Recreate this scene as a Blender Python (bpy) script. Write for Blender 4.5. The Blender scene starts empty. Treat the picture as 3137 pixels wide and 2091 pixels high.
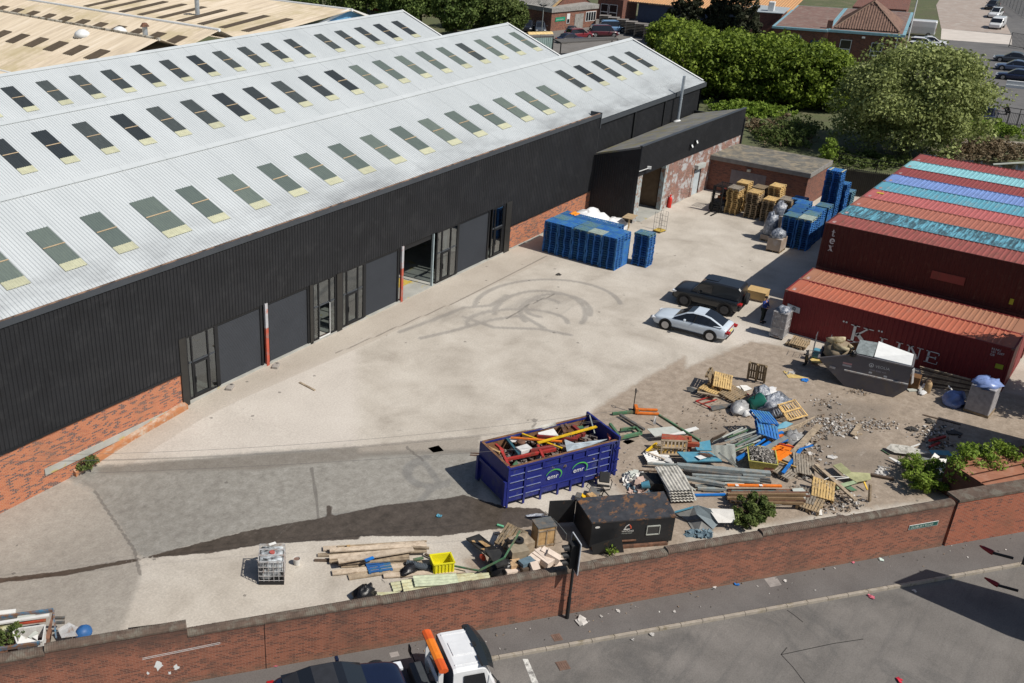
import bpy, bmesh, math, random
import numpy as np
from mathutils import Vector, Matrix
random.seed(7); RNG = np.random.default_rng(7)
R_ = math.radians
sc = bpy.context.scene
COL = sc.collection

# ---------------------------------------------------------------- camera, sky, sun, exposure
FPX, PPX, PPY = 3039.856, 1087.546, 1045.5
YAW, PIT, ROL = R_(41.12717), R_(25.95809), R_(0.31134)
CAMH = 26.0
def _basis():
    cy, sy, cp, sp = math.cos(YAW), math.sin(YAW), math.cos(PIT), math.sin(PIT)
    f = np.array([cy*cp, sy*cp,-sp]); r = np.array([sy,-cy,0.]); u = np.cross(r, f)
    cr, sr = math.cos(ROL), math.sin(ROL)
    return np.array([r*cr+u*sr,-r*sr+u*cr, f])
BAS = _basis()
cam = bpy.data.cameras.new('camera'); camo = bpy.data.objects.new('camera', cam); COL.objects.link(camo)
cam.sensor_width = 36; cam.lens = 36*FPX/3137; cam.shift_x = (1568.5-PPX)/3137; cam.clip_end = 3000; cam.clip_start = .5
m = Matrix([[BAS[0][i], BAS[1][i],-BAS[2][i],0] for i in range(3)]+[[0,0,0,1]])
camo.matrix_world = Matrix.Translation((0,0, CAMH)) @ m
sc.camera = camo
SUN = Vector((.10,-.82,1.0)).normalized()
wd = bpy.data.worlds.new('World'); sc.world = wd; wd.use_nodes = True
nt = wd.node_tree; bg = nt.nodes['Background']
sky = nt.nodes.new('ShaderNodeTexSky'); sky.sky_type = 'NISHITA'; sky.sun_disc = False
sky.sun_elevation = math.asin(SUN.z); sky.sun_rotation = math.atan2(SUN.x, SUN.y)
nt.links.new(sky.outputs[0], bg.inputs[0]); bg.inputs[1].default_value = .072
sl = bpy.data.lights.new('sun', 'SUN'); sl.energy = 4.6; sl.angle = R_(.53); sl.color = (1,.95,.87)
so = bpy.data.objects.new('sun', sl); COL.objects.link(so)
so.rotation_euler = SUN.to_track_quat('Z', 'Y').to_euler()
sc.view_settings.view_transform = 'Standard'; sc.view_settings.look = 'None'; sc.view_settings.exposure = 0.0; sc.view_settings.gamma = 1
sc.cycles.max_bounces = 6; sc.cycles.transparent_max_bounces = 8

# ---------------------------------------------------------------- measuring: survey points on the ground plane
def ray(x, y): return np.array([(x-PPX)/FPX,-(y-PPY)/FPX,1]) @ BAS
def onz(x, y, z=0.):
    d = ray(x, y); t = (z-CAMH)/d[2]; p = np.array([0,0, CAMH])+t*d; return p
def ony(x, y, Y):
    d = ray(x, y); return np.array([0,0, CAMH])+Y/d[1]*d
def onx(x, y, X):
    d = ray(x, y); return np.array([0,0, CAMH])+X/d[0]*d
DIPX = [0,17.5,21.4,24.9,28.5,31]; DIPZ = [-1.25,-1.1,-1.02,-.46,-.12,0]
def gz(x, y):
    w = np.clip((np.asarray(y)-25.)/10.,0,1); w = w*w*(3-2*w)
    return np.interp(x, DIPX, DIPZ)*w
def G(o, x, y, z=None):
    """survey sheet o=(ox,oy,scale), sheet point x,y -> world point at height z above datum, or on the ground"""
    X, Y = o[0]+x/o[2], o[1]+y/o[2]
    if z is not None: return onz(X, Y, z)
    h = 0.
    for _ in range(6):
        p = onz(X, Y, h); h = float(gz(p[0], p[1]))
    return onz(X, Y, h)
sV = (0,0,.74976)                      # whole view
s1 = (0,0,2.139); s2 = (1000,0,2.139); s3 = (2037,0,2.139)
s4 = (0,680,2.139); s5 = (1000,680,2.139); s6 = (2037,680,2.139)
s7 = (0,1361,2.139); s8 = (1000,1361,2.139); s9 = (2037,1361,2.139)
dA = (1900,1120,5.0587); dB = (1900,1340,5.0587); dC = (2300,1200,3.9196); dD = (2340,950,4.902)
dE = (2680,1080,3.267); dF = (940,1620,3.9217); dG = (1400,1560,5.115); dH = (1640,1380,4.525)
dSk = (1440,1240,4.61); dPal = (2140,540,6.533); dOut = (2100,420,4.125); dBl = (1650,660,7.59)
dCar = (1950,850,4.706); dF2 = (2600,0,3.92); dE2 = (1500,0,2.922); dT = (780,1860,1.723); dJ = (1900,0,2.941)
dK = (2380,460,4.9); dL = (0,1850,6.505); dCon = (2500,500,2.0911); dPers = (2780,250,2.891)

# ---------------------------------------------------------------- materials
MATS = {}
def _new(name):
    m = bpy.data.materials.new(name); m.use_nodes = True; n = m.node_tree
    b = n.nodes['Principled BSDF']; MATS[name] = m; return m, n, b
def _co(n, kind='Object'):
    return n.nodes.new('ShaderNodeTexCoord').outputs[kind]
def _noise(n, vec, scale, detail=4, rough=.6, dist=0):
    t = n.nodes.new('ShaderNodeTexNoise'); t.inputs['Scale'].default_value = scale
    t.inputs['Detail'].default_value = detail; t.inputs['Roughness'].default_value = rough; t.inputs['Distortion'].default_value = dist
    n.links.new(vec, t.inputs['Vector']); return t.outputs['Fac']
def _ramp(n, fac, stops):
    r = n.nodes.new('ShaderNodeValToRGB'); e = r.color_ramp.elements
    while len(e) < len(stops): e.new(.5)
    for i, (p, c) in enumerate(stops):
        e[i].position = p; e[i].color = (c[0], c[1], c[2],1) if hasattr(c, '__len__') else (c, c, c,1)
    n.links.new(fac, r.inputs[0]); return r.outputs[0]
def _mix(n, fac, a, b, mode='MIX'):
    x = n.nodes.new('ShaderNodeMix'); x.data_type = 'RGBA'; x.blend_type = mode
    for v, s in ((fac, x.inputs[0]),(a, x.inputs[6]),(b, x.inputs[7])):
        if isinstance(v,(int, float)): s.default_value = v
        elif isinstance(v,(tuple, list)): s.default_value = (v[0], v[1], v[2],1)
        else: n.links.new(v, s)
    return x.outputs[2]
def _math(n, op, a, b=None, clamp=False):
    x = n.nodes.new('ShaderNodeMath'); x.operation = op; x.use_clamp = clamp
    for v, s in ((a, x.inputs[0]),(b, x.inputs[1])):
        if v is None: continue
        if isinstance(v,(int, float)): s.default_value = v
        else: n.links.new(v, s)
    return x.outputs[0]
def _map(n, vec, sc_=(1,1,1), rot=(0,0,0)):
    x = n.nodes.new('ShaderNodeMapping'); x.inputs['Scale'].default_value = sc_; x.inputs['Rotation'].default_value = rot
    n.links.new(vec, x.inputs[0]); return x.outputs[0]
def _bump(n, b, h, st=.3, dist=.02):
    x = n.nodes.new('ShaderNodeBump'); x.inputs['Strength'].default_value = st; x.inputs['Distance'].default_value = dist
    n.links.new(h, x.inputs['Height']); n.links.new(x.outputs[0], b.inputs['Normal'])
def mc(name, col, rough=.7, metal=0, var=.18, scale=2.5, dirt=None, damt=.35, bump=.15, rnd=.12, spec=.4):
    """painted / plain surface with two scales of colour drift, optional blotches of dirt or rust, slight tone change per object"""
    if name in MATS: return MATS[name]
    m, n, b = _new(name); v = _co(n)
    lo = tuple(c*(1-var) for c in col); hi = tuple(min(1, c*(1+var)) for c in col)
    c = _ramp(n, _noise(n, v, scale,6,.65), [(.3, lo),(.7, hi)])
    if dirt:
        f = _ramp(n, _noise(n, v, scale*.6+.6,8,.7,.4), [(.62-damt*.35,0),(.72-damt*.25,1)])
        c = _mix(n, f, c, dirt)
    if rnd:
        oi = n.nodes.new('ShaderNodeObjectInfo')
        k = _math(n, 'MULTIPLY_ADD', oi.outputs['Random'],2*rnd); n.nodes[-1].inputs[2].default_value = 1-rnd
        vm = n.nodes.new('ShaderNodeVectorMath'); vm.operation = 'SCALE'; n.links.new(c, vm.inputs[0]); n.links.new(k, vm.inputs['Scale']); c = vm.outputs[0]
    n.links.new(c, b.inputs['Base Color'])
    b.inputs['Roughness'].default_value = rough; b.inputs['Metallic'].default_value = metal; b.inputs['Specular IOR Level'].default_value = spec
    if bump: _bump(n, b, _noise(n, v, scale*9,3), bump,.01)
    return m
def mbrick(name, c1, c2, c3, mortar, dark=.3, stain=(.1,.075,.06), blotch=.5, bw=.225, white=0, soot=0):
    if name in MATS: return MATS[name]
    m, n, b = _new(name); uv = _co(n, 'UV')
    t = n.nodes.new('ShaderNodeTexBrick'); t.inputs['Scale'].default_value = 1
    t.inputs['Brick Width'].default_value = bw; t.inputs['Row Height'].default_value = .075; t.inputs['Mortar Size'].default_value = .006
    t.inputs['Color1'].default_value = (0,0,0,1); t.inputs['Color2'].default_value = (1,1,1,1); t.inputs['Mortar'].default_value = (0,0,0,1)
    n.links.new(uv, t.inputs['Vector'])
    # one cell value per brick
    sx = n.nodes.new('ShaderNodeSeparateXYZ'); n.links.new(uv, sx.inputs[0])
    row = _math(n, 'FLOOR', _math(n, 'DIVIDE', sx.outputs[1],.075))
    off = _math(n, 'MULTIPLY', _math(n, 'MODULO', row,2.),.5)
    colm = _math(n, 'FLOOR', _math(n, 'ADD', _math(n, 'DIVIDE', sx.outputs[0], bw), off))
    cx = n.nodes.new('ShaderNodeCombineXYZ'); n.links.new(row, cx.inputs[0]); n.links.new(colm, cx.inputs[1])
    wn = n.nodes.new('ShaderNodeTexWhiteNoise'); wn.noise_dimensions = '2D'; n.links.new(cx.outputs[0], wn.inputs['Vector'])
    g1 = _noise(n, uv,.9,3)
    val = _math(n, 'ADD', wn.outputs['Value'], _math(n, 'MULTIPLY', _math(n, 'SUBTRACT', g1,.5), blotch))
    c = _ramp(n, val, [(0, c1),(max(.01,.5-dark*.2), c1),(.55, c2),(max(.6,.99-dark), c2),(min(.999,1.02-dark), c3),(1, c3)])
    c = _mix(n, t.outputs['Fac'], c, mortar)
    st = _ramp(n, _noise(n, _map(n, uv,(1,.55,1)),.55,7,.7), [(.5,0),(.68,1)])
    c = _mix(n, _math(n, 'MULTIPLY', st,.55), c, stain)
    if soot:
        sz = _math(n, 'ADD', _math(n, 'MULTIPLY', _math(n, 'SUBTRACT', sx.outputs[1], soot),1.3), _math(n, 'MULTIPLY', _math(n, 'SUBTRACT', _noise(n, _map(n, uv,(1,.3,1)),1.5,6,.7),.5),2.2), True); c = _mix(n, _math(n, 'MULTIPLY', sz,.72), c,(.062,.042,.034))
        lo_ = _math(n, 'SUBTRACT',.35, sx.outputs[1], True); c = _mix(n, _math(n, 'MULTIPLY', _math(n, 'MULTIPLY', lo_,2.2), _noise(n, uv,2,5)), c,(.15,.12,.08))
    if white:
        c = _mix(n, _ramp(n, _noise(n, uv,1.1,8,.75), [(.6-.12*white,0),(.64-.1*white,1)]), c,(.42,.42,.42))
    n.links.new(c, b.inputs['Base Color']); b.inputs['Roughness'].default_value = .9
    _bump(n, b, t.outputs['Fac'],-.4,.01)
    return m
def mglass(name, col=(.02,.025,.03), rough=.06, spec=.7):
    if name in MATS: return MATS[name]
    m, n, b = _new(name); b.inputs['Base Color'].default_value = (*col,1); b.inputs['Roughness'].default_value = rough
    b.inputs['Specular IOR Level'].default_value = spec; return m
def mleaf(name, cols):
    if name in MATS: return MATS[name]
    m, n, b = _new(name)
    a = n.nodes.new('ShaderNodeAttribute'); a.attribute_name = 'shade'
    k = len(cols)-1
    c = _ramp(n, a.outputs['Fac'], [(i/k, cols[i]) for i in range(k+1)])
    n.links.new(c, b.inputs['Base Color']); b.inputs['Roughness'].default_value = .65; b.inputs['Specular IOR Level'].default_value = .2
    tr = n.nodes.new('ShaderNodeBsdfTranslucent'); n.links.new(c, tr.inputs[0])
    mx = n.nodes.new('ShaderNodeMixShader'); mx.inputs[0].default_value = .28
    out = n.nodes['Material Output']; n.links.new(b.outputs[0], mx.inputs[1]); n.links.new(tr.outputs[0], mx.inputs[2]); n.links.new(mx.outputs[0], out.inputs[0])
    return m

# ---------------------------------------------------------------- mesh building
class MB:
    def __init__(s): s.v = []; s.f = []; s.sm = False
    def add(s, vs, fs):
        o = len(s.v); s.v += [tuple(map(float, q)) for q in vs]; s.f += [tuple(i+o for i in f) for f in fs]; return s
    def box(s, c, d, rz=0, ry=0, rx=0, M=None):
        m_ = Matrix.Translation(c) @ Matrix.Rotation(rz,4, 'Z') @ Matrix.Rotation(ry,4, 'Y') @ Matrix.Rotation(rx,4, 'X') if M is None else M @ Matrix.Translation(c)
        vs = [m_ @ Vector((x*d[0]/2, y*d[1]/2, z*d[2]/2)) for x in (-1,1) for y in (-1,1) for z in (-1,1)]
        return s.add(vs, [(0,1,3,2),(4,6,7,5),(0,4,5,1),(2,3,7,6),(0,2,6,4),(1,5,7,3)])
    def bx(s, x0, x1, y0, y1, z0, z1): return s.box(((x0+x1)/2,(y0+y1)/2,(z0+z1)/2),(abs(x1-x0), abs(y1-y0), abs(z1-z0)))
    def beam(s, a, b, w, h=None, roll=0):
        a, b = Vector(a), Vector(b); d = b-a; L = d.length
        if L < 1e-6: return s
        h = h or w
        q = d.to_track_quat('X', 'Z').to_matrix().to_4x4()
        m_ = Matrix.Translation((a+b)/2) @ q @ Matrix.Rotation(roll,4, 'X')
        return s.box((0,0,0),(L, w, h), M=m_)
    def tube(s, pts, r, n=8, cap=True, close=False):
        pts = [Vector(p) for p in pts]; k = len(pts); rr = r if hasattr(r, '__len__') else [r]*k; o = len(s.v); up = None
        for i, p in enumerate(pts):
            d = (pts[min(i+1, k-1)]-pts[max(i-1,0)]).normalized()
            if up is None: up = Vector((0,0,1)) if abs(d.z) < .9 else Vector((1,0,0))
            x = d.cross(up)
            if x.length < 1e-4: x = d.orthogonal()
            x.normalize(); up = x.cross(d).normalized()
            for j in range(n):
                a = 2*math.pi*j/n; s.v.append(tuple(p+(x*math.cos(a)+up*math.sin(a))*rr[i]))
        for i in range(k-1):
            for j in range(n): s.f.append((o+i*n+j, o+i*n+(j+1) % n, o+(i+1)*n+(j+1) % n, o+(i+1)*n+j))
        if cap: s.f.append(tuple(o+j for j in range(n))[::-1]); s.f.append(tuple(o+(k-1)*n+j for j in range(n)))
        return s
    def lathe(s, prof, n=16, c=(0,0,0), axis=None):
        q = Matrix.Identity(3) if axis is None else Vector(axis).to_track_quat('Z', 'Y').to_matrix()
        o = len(s.v); c = Vector(c)
        for r, z in prof:
            for j in range(n):
                a = 2*math.pi*j/n; s.v.append(tuple(c+q @ Vector((r*math.cos(a), r*math.sin(a), z))))
        for i in range(len(prof)-1):
            for j in range(n): s.f.append((o+i*n+j, o+i*n+(j+1) % n, o+(i+1)*n+(j+1) % n, o+(i+1)*n+j))
        s.f.append(tuple(o+j for j in range(n))[::-1]); s.f.append(tuple(o+(len(prof)-1)*n+j for j in range(n)))
        return s
    def prism(s, poly, z0, z1):
        k = len(poly); z0 = z0 if hasattr(z0, '__len__') else [z0]*k; z1 = z1 if hasattr(z1, '__len__') else [z1]*k
        vs = [(p[0], p[1], z0[i]) for i, p in enumerate(poly)]+[(p[0], p[1], z1[i]) for i, p in enumerate(poly)]
        return s.add(vs, [tuple(range(k))[::-1], tuple(range(k,2*k))]+[(i,(i+1) % k, k+(i+1) % k, k+i) for i in range(k)])
    def extr(s, prof, a, b, cap=True):
        """profile of 3-D offsets swept from point a to point b"""
        a, b = Vector(a), Vector(b); k = len(prof); o = len(s.v)
        for e in (a, b): s.v += [tuple(e+Vector(p)) for p in prof]
        for i in range(k): s.f.append((o+i, o+(i+1) % k, o+k+(i+1) % k, o+k+i))
        if cap: s.f.append(tuple(range(o, o+k))[::-1]); s.f.append(tuple(range(o+k, o+2*k)))
        return s
    def corr(s, o, u, v, n_, pitch, depth, th=.0, kind='trap', jag=0):
        """ribbed sheet: origin o, rib runs along vector v, ribs repeat along u (vectors with length), n_ normal"""
        o, u, v, n_ = Vector(o), Vector(u), Vector(v), Vector(n_).normalized(); L = u.length; ud = u.normalized(); k = max(1, round(L/pitch)); p = L/k; st = []
        for i in range(k):
            x = i*p
            if kind == 'trap': st += [(x,0),(x+p*.55,0),(x+p*.68, depth),(x+p*.87, depth)]
            elif kind == 'rev': st += [(x,0),(x+p*.12, depth),(x+p*.30, depth),(x+p*.42,0)]
            else: st += [(x+p*j/6, depth*(.5-.5*math.cos(2*math.pi*j/6))) for j in range(6)]
        st.append((L,0)); b = len(s.v); m_ = len(st)
        for t in (0,1):
            for x, h in st: s.v.append(tuple(o+ud*x+n_*h+v*t))
        for i in range(m_-1): s.f.append((b+i, b+i+1, b+m_+i+1, b+m_+i))
        if th:
            b2 = len(s.v)
            for t in (0,1):
                for x, h in st: s.v.append(tuple(o+ud*x+n_*(h-th)+v*t))
            for i in range(m_-1): s.f.append((b2+i+1, b2+i, b2+m_+i, b2+m_+i+1))
            for i in range(m_-1):
                s.f.append((b+i+1, b+i, b2+i, b2+i+1)); s.f.append((b+m_+i, b+m_+i+1, b2+m_+i+1, b2+m_+i))
            s.f.append((b, b+m_, b2+m_, b2)); s.f.append((b+m_-1, b2+m_-1, b2+2*m_-1, b+2*m_-1))
        return s
    def obj(s, name, mat, parent=None, label=None, cat=None, group=None, kind=None, smooth=False, bevel=0, org=None, sub=0, world=True):
        me = bpy.data.meshes.new(name); v = s.v
        if parent is not None and world:
            L = Vector(parent.location)+(Vector(parent.parent.location) if parent.parent else Vector()); v = [(a-L.x, b-L.y, c-L.z) for a, b, c in v]
        if org is not None: v = [(a-org[0], b-org[1], c-org[2]) for a, b, c in v]
        me.from_pydata(v, [], s.f); me.update()
        autouv(me)
        if smooth:
            for p in me.polygons: p.use_smooth = True
        o = bpy.data.objects.new(name, me); COL.objects.link(o); me.materials.append(mat)
        if org is not None: o.location = org
        if parent is not None:
            o.parent = parent
        if bevel:
            b = o.modifiers.new('bevel', 'BEVEL'); b.width = bevel; b.segments = 2; b.limit_method = 'ANGLE'; b.angle_limit = R_(40)
        if sub:
            b = o.modifiers.new('sub', 'SUBSURF'); b.levels = sub; b.render_levels = sub
        return tag(o, label, cat, group, kind)
def autouv(me):
    n = len(me.loops)
    if n == 0: return
    uvl = me.uv_layers.new(name='UVMap'); co = np.zeros(len(me.vertices)*3); me.vertices.foreach_get('co', co); co = co.reshape(-1,3)
    li = np.zeros(n, int); me.loops.foreach_get('vertex_index', li); nf = len(me.polygons)
    nr = np.zeros(nf*3); me.polygons.foreach_get('normal', nr); nr = nr.reshape(-1,3); tot = np.zeros(nf, int); me.polygons.foreach_get('loop_total', tot)
    N = np.repeat(nr, tot,0); P = co[li]; flat = abs(N[:,2]) > .7
    h = np.hypot(N[:,0], N[:,1])+1e-9; tx, ty = -N[:,1]/h, N[:,0]/h
    u = np.where(flat, P[:,0], P[:,0]*tx+P[:,1]*ty); w = np.where(flat, P[:,1], P[:,2])
    uvl.data.foreach_set('uv', np.stack([u, w],1).ravel())
def tag(o, label=None, cat=None, group=None, kind=None):
    for k, v in (('label', label),('category', cat),('group', group),('kind', kind)):
        if v: o[k] = v
    return o
def empty(name, loc, rz=0, label=None, cat=None, group=None):
    o = bpy.data.objects.new(name, None); COL.objects.link(o); o.location = tuple(map(float, loc)); o.rotation_euler = (0,0, rz); o.empty_display_size = .3
    return tag(o, label, cat, group)
def dup(root, loc, rz=0, label=None, group=None, cat=None, scale=None, rot=None):
    def cp(o, par):
        c = o.copy(); COL.objects.link(c)
        if par is not None: c.parent = par
        for ch in list(o.children): cp(ch, c)
        return c
    r = cp(root, None); r.location = tuple(map(float, loc)); r.rotation_euler = rot if rot is not None else (0,0, rz)
    if scale: r.scale = scale
    return tag(r, label, cat, group)
def V3(p, z=None): return Vector((p[0], p[1], p[2] if z is None else z))
# ---------------------------------------------------------------- ground: road, pavement, yard
WK, WC = -0.68280284, 32.25691019                       # foot of the boundary wall: y = WK x + WC
wdir = Vector((1, WK,0)).normalized(); wnor = Vector((-wdir.y, wdir.x,0))      # wnor points into the yard
def wy(x): return WK*x+WC
W0 = Vector((0, WC,0))
def wpt(t, n=0, z=0): return W0+wdir*t+wnor*n+Vector((0,0, z))              # t metres along the wall, n metres into the yard
def wt(x): return x/wdir.x
kdir = Vector((.8189,-.5739,0)); knor = Vector((.5739,.8189,0)); K0 = Vector((23.91,14.10,0))
def kpt(t, n=0, z=0): return K0+kdir*t+knor*n+Vector((0,0, z))

def masks(X, Y, polys, soft=.5):
    """signed-distance style soft mask of polygons"""
    out = np.zeros_like(X)
    for P in polys:
        P = np.array([(p[0], p[1]) for p in P]); n = len(P); ins = np.zeros(X.shape, bool); dmin = np.full(X.shape,1e9)
        for i in range(n):
            x1, y1 = P[i]; x2, y2 = P[(i+1) % n]
            c = ((y1 > Y) != (y2 > Y)) & (X < (x2-x1)*(Y-y1)/((y2-y1) if y2 != y1 else 1e-9)+x1); ins ^= c
            dx, dy = x2-x1, y2-y1; t = np.clip(((X-x1)*dx+(Y-y1)*dy)/(dx*dx+dy*dy+1e-9),0,1)
            dmin = np.minimum(dmin, np.hypot(X-x1-t*dx, Y-y1-t*dy))
        sd = np.where(ins, dmin,-dmin); out = np.maximum(out, np.clip(.5+sd/(2*soft),0,1))
    return out
def lines(X, Y, L, w):
    out = np.zeros_like(X)
    for P in L:
        for (x1, y1), (x2, y2) in zip([p[:2] for p in P[:-1]], [p[:2] for p in P[1:]]):
            dx, dy = x2-x1, y2-y1; t = np.clip(((X-x1)*dx+(Y-y1)*dy)/(dx*dx+dy*dy+1e-9),0,1)
            out = np.maximum(out, np.clip(1.5-np.hypot(X-x1-t*dx, Y-y1-t*dy)/w,0,1))
    return out
def PL(o, pts): return [G(o, *p) for p in pts]

# shapes of worn, stained and re-laid areas, surveyed on the ground
P_dark = [PL(s7, [(300,150),(480,250),(620,310),(750,500),(900,720),(960,745),(1650,570),(2353,470),(2353,20),(1600,60),(900,130)]),
          PL(s8, [(0,60),(560,40),(1010,30),(1000,400),(600,480),(0,500)])]
P_band = [PL(s7, [(640,140),(1400,90),(2000,45),(2353,25),(2353,100),(1700,170),(900,190),(640,200)]),
          PL(s8, [(0,30),(700,-40),(1010,-60),(1010,60),(500,70),(0,100)])]
P_wet = [PL(s8, [(-620,620),(-100,500),(350,400),(800,350),(900,330),(1180,410),(1400,420),(1500,500),(1300,545),(1100,555),(900,580),(740,600),(300,600),(0,630),(-500,650)]),
         PL(s7, [(930,745),(1650,560),(2100,480),(2353,440),(2353,620),(1750,650),(1400,710),(960,748)]),
         PL(s7, [(-50,880),(400,830),(900,745),(930,760),(420,860),(-50,912)]),
         PL(s7, [(2140,400),(2170,400),(2175,500),(2140,500)])]
P_left = [PL(s7, [(-300,500),(300,220),(620,300),(900,720),(920,860),(700,1500),(-300,1500)])]
P_dirt = [PL(s5, [(1440,1562),(1780,1215),(2040,1050),(2353,880),(2353,1562)]),
          [G(s6,0,1010), G(s6,300,890), G(s6,560,780), G(s6,700,800), G(s6,900,850), G(s6,1100,900), G(s6,2400,1150), G(s9,2400,0), G(s9,1900,330), G(s9,0,620), G(s8,1700,60), G(s8,2000,40)],
          PL(s8, [(1100,560),(1500,500),(1800,440),(2353,500),(2353,660),(1750,800),(1000,900),(900,760),(1100,700),(1150,600)])]
P_mud = [PL(s9, [(900,60),(1300,20),(1800,120),(1500,200),(1100,180)]), PL(s6, [(1000,1150),(1500,1200),(1300,1450),(1000,1560),(700,1400)]), PL(s6, [(100,1300),(500,1330),(450,1450),(80,1500)])]
P_pale = [PL(s6, [(230,640),(480,640),(740,770),(700,870),(560,880),(430,800),(240,860),(100,760)]), PL(s4, [(700,1562),(1500,1150),(2353,800),(2353,1480),(1500,1540)])]
P_apron = [[(5,37),(5,34.6),(28,35.2),(40,34.4),(60,33.6),(71,33.6),(71,37)]]
P_tyre = [PL(s5, [(1050,560),(1200,480),(1400,430),(1550,450),(1690,500),(1700,560),(1600,600),(1400,640),(1200,600)]), PL(s5, [(820,540),(1100,560),(1200,640),(1080,700),(800,680),(620,660)])]
def arc(o, cx, cy, rx, ry, a0, a1, k=26): return [G(o, cx+rx*math.cos(R_(a0+(a1-a0)*i/k)), cy+ry*math.sin(R_(a0+(a1-a0)*i/k))) for i in range(k+1)]
L_tyre = [arc(s5,1450,560,480,185,185,352), arc(s5,1400,600,300,150,180,385), arc(s5,1500,590,230,120,150,370), arc(s5,1250,660,330,90,170,360), arc(s5,1420,560,120,60,100,330),
          PL(s5, [(620,760),(820,715),(1080,640),(1280,610),(1420,690)]), PL(s5, [(480,720),(700,640),(900,560),(1080,545),(1180,480)]), PL(s5, [(900,620),(1100,690),(1400,700),(1600,740)]),
          arc(s8,700,180,180,100,60,260), arc(s8,690,190,150,80,40,250), PL(s8, [(0,470),(300,440),(600,380),(740,250),(650,130)])]
L_crack = [PL(s5, [(520,1470),(590,1530),(640,1562)]), PL(s7, [(620,300),(750,500),(880,690),(920,860)]), PL(s7, [(2040,150),(2070,330),(2100,620)]),
           PL(s5, [(60,860),(900,500),(1440,220)]), PL(s5, [(1300,1300),(1380,1290),(1350,1350)]), PL(s5, [(1180,630),(1330,540),(1500,470)])]

dx = .17
xs = np.arange(4,98+dx, dx); ys = np.arange(-22,38+dx, dx); X, Y = np.meshgrid(xs, ys, indexing='ij')
Z = gz(X, Y)
keep = (Y-(WK*X+WC)) > .16
idx = np.arange(X.size).reshape(X.shape)
ok = keep[:-1, :-1] & keep[1:, :-1] & keep[:-1,1:] & keep[1:,1:]
f = np.stack([idx[:-1, :-1][ok], idx[1:, :-1][ok], idx[1:,1:][ok], idx[:-1,1:][ok]],1)
me = bpy.data.meshes.new('yard')
me.from_pydata(np.stack([X.ravel(), Y.ravel(), Z.ravel()],1).tolist(), [], f.tolist()); me.update()
def catt(me, name, chans):
    a = me.attributes.new(name, 'FLOAT_COLOR', 'POINT'); a.data.foreach_set('color', np.stack([c.ravel() for c in chans]+[np.ones(X.size)],1).astype(np.float32).ravel())
mk = lambda P, s: masks(X, Y, P, s)
catt(me, 'm1', [mk(P_dark,.5), mk(P_wet,.22), mk(P_dirt,.7)])
catt(me, 'm2', [mk(P_left,.5), mk(P_pale,.8), mk(P_apron,.25)])
catt(me, 'm3', [np.maximum(lines(X, Y, L_tyre,.2),.55*mk(P_tyre,1.0)), lines(X, Y, L_crack,.10), np.maximum(mk(P_mud,1.2), mk(P_band,.4))])
yard = bpy.data.objects.new('yard', me); COL.objects.link(yard); tag(yard, None, None, None, 'structure')
m, n, b = _new('yard_concrete'); v = _co(n)
def att(nm):
    a = n.nodes.new('ShaderNodeAttribute'); a.attribute_name = nm; s_ = n.nodes.new('ShaderNodeSeparateColor'); n.links.new(a.outputs['Color'], s_.inputs[0]); return s_.outputs
A1, A2, A3 = att('m1'), att('m2'), att('m3')
nA = _noise(n, v,.35,8,.62,.3); nB = _noise(n, v,2.2,8,.7); nC = _noise(n, v,11,5,.7); nS = _noise(n, _map(n, v,(.25,1.6,1),(0,0, R_(-20))),1.2,7,.7,.6)
def edge(mask, lo=.42, hi=.58, amt=.55, ns=None):      # mask broken up by noise
    x = _math(n, 'ADD', mask, _math(n, 'MULTIPLY', _math(n, 'SUBTRACT', ns or nB,.5), amt))
    r = n.nodes.new('ShaderNodeMapRange'); r.inputs[1].default_value = lo; r.inputs[2].default_value = hi; n.links.new(x, r.inputs[0]); return r.outputs[0]
c = _ramp(n, nA, [(.3,(.35,.31,.26)),(.5,(.46,.415,.355)),(.7,(.54,.495,.43))])
c = _mix(n, _math(n, 'MULTIPLY', edge(A2[1],.3,.8,.8),.6), c,(.58,.53,.475))
c = _mix(n, _math(n, 'MULTIPLY', edge(A2[2]),.55), c,(.40,.345,.285))
c = _mix(n, _math(n, 'MULTIPLY', edge(A2[0],.35,.6),.8), c, _ramp(n, nB, [(.3,(.24,.215,.185)),(.7,(.36,.33,.285))]))
c = _mix(n, _math(n, 'MULTIPLY', edge(A1[0],.35,.65,.7),.88), c, _ramp(n, nB, [(.28,(.15,.14,.125)),(.5,(.235,.225,.20)),(.6,(.27,.26,.235)),(.78,(.36,.34,.305))]))
c = _mix(n, _math(n, 'MULTIPLY', edge(A1[2],.35,.6,.7),.92), c, _ramp(n, nB, [(.25,(.17,.135,.10)),(.5,(.29,.23,.175)),(.75,(.42,.35,.28))]))
c = _mix(n, _math(n, 'MULTIPLY', edge(A3[2],.4,.7,.9),.5), c,(.15,.125,.1))
c = _mix(n, _math(n, 'MULTIPLY', edge(A3[0],.35,.9,.8, nS),.42), c,(.12,.12,.12))
c = _mix(n, _math(n, 'MULTIPLY', edge(A3[1],.55,.8,.5),.55), c,(.09,.08,.07))
c = _mix(n, edge(A1[1],.44,.56,.8), c, _ramp(n, nB, [(.3,(.05,.04,.03)),(.7,(.105,.085,.068))]))
sp = _ramp(n, _noise(n, v,1.1,10,.8), [(.60,0),(.66,1)])
c = _mix(n, _math(n, 'MULTIPLY', sp,.32), c,(.16,.145,.125))
sp2 = _ramp(n, nS, [(.62,0),(.72,1)]); c = _mix(n, _math(n, 'MULTIPLY', sp2,.22), c,(.2,.18,.16))
sp3 = _ramp(n, nS, [(.25,1),(.36,0)]); c = _mix(n, _math(n, 'MULTIPLY', sp3,.3), c,(.62,.58,.52))
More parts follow.
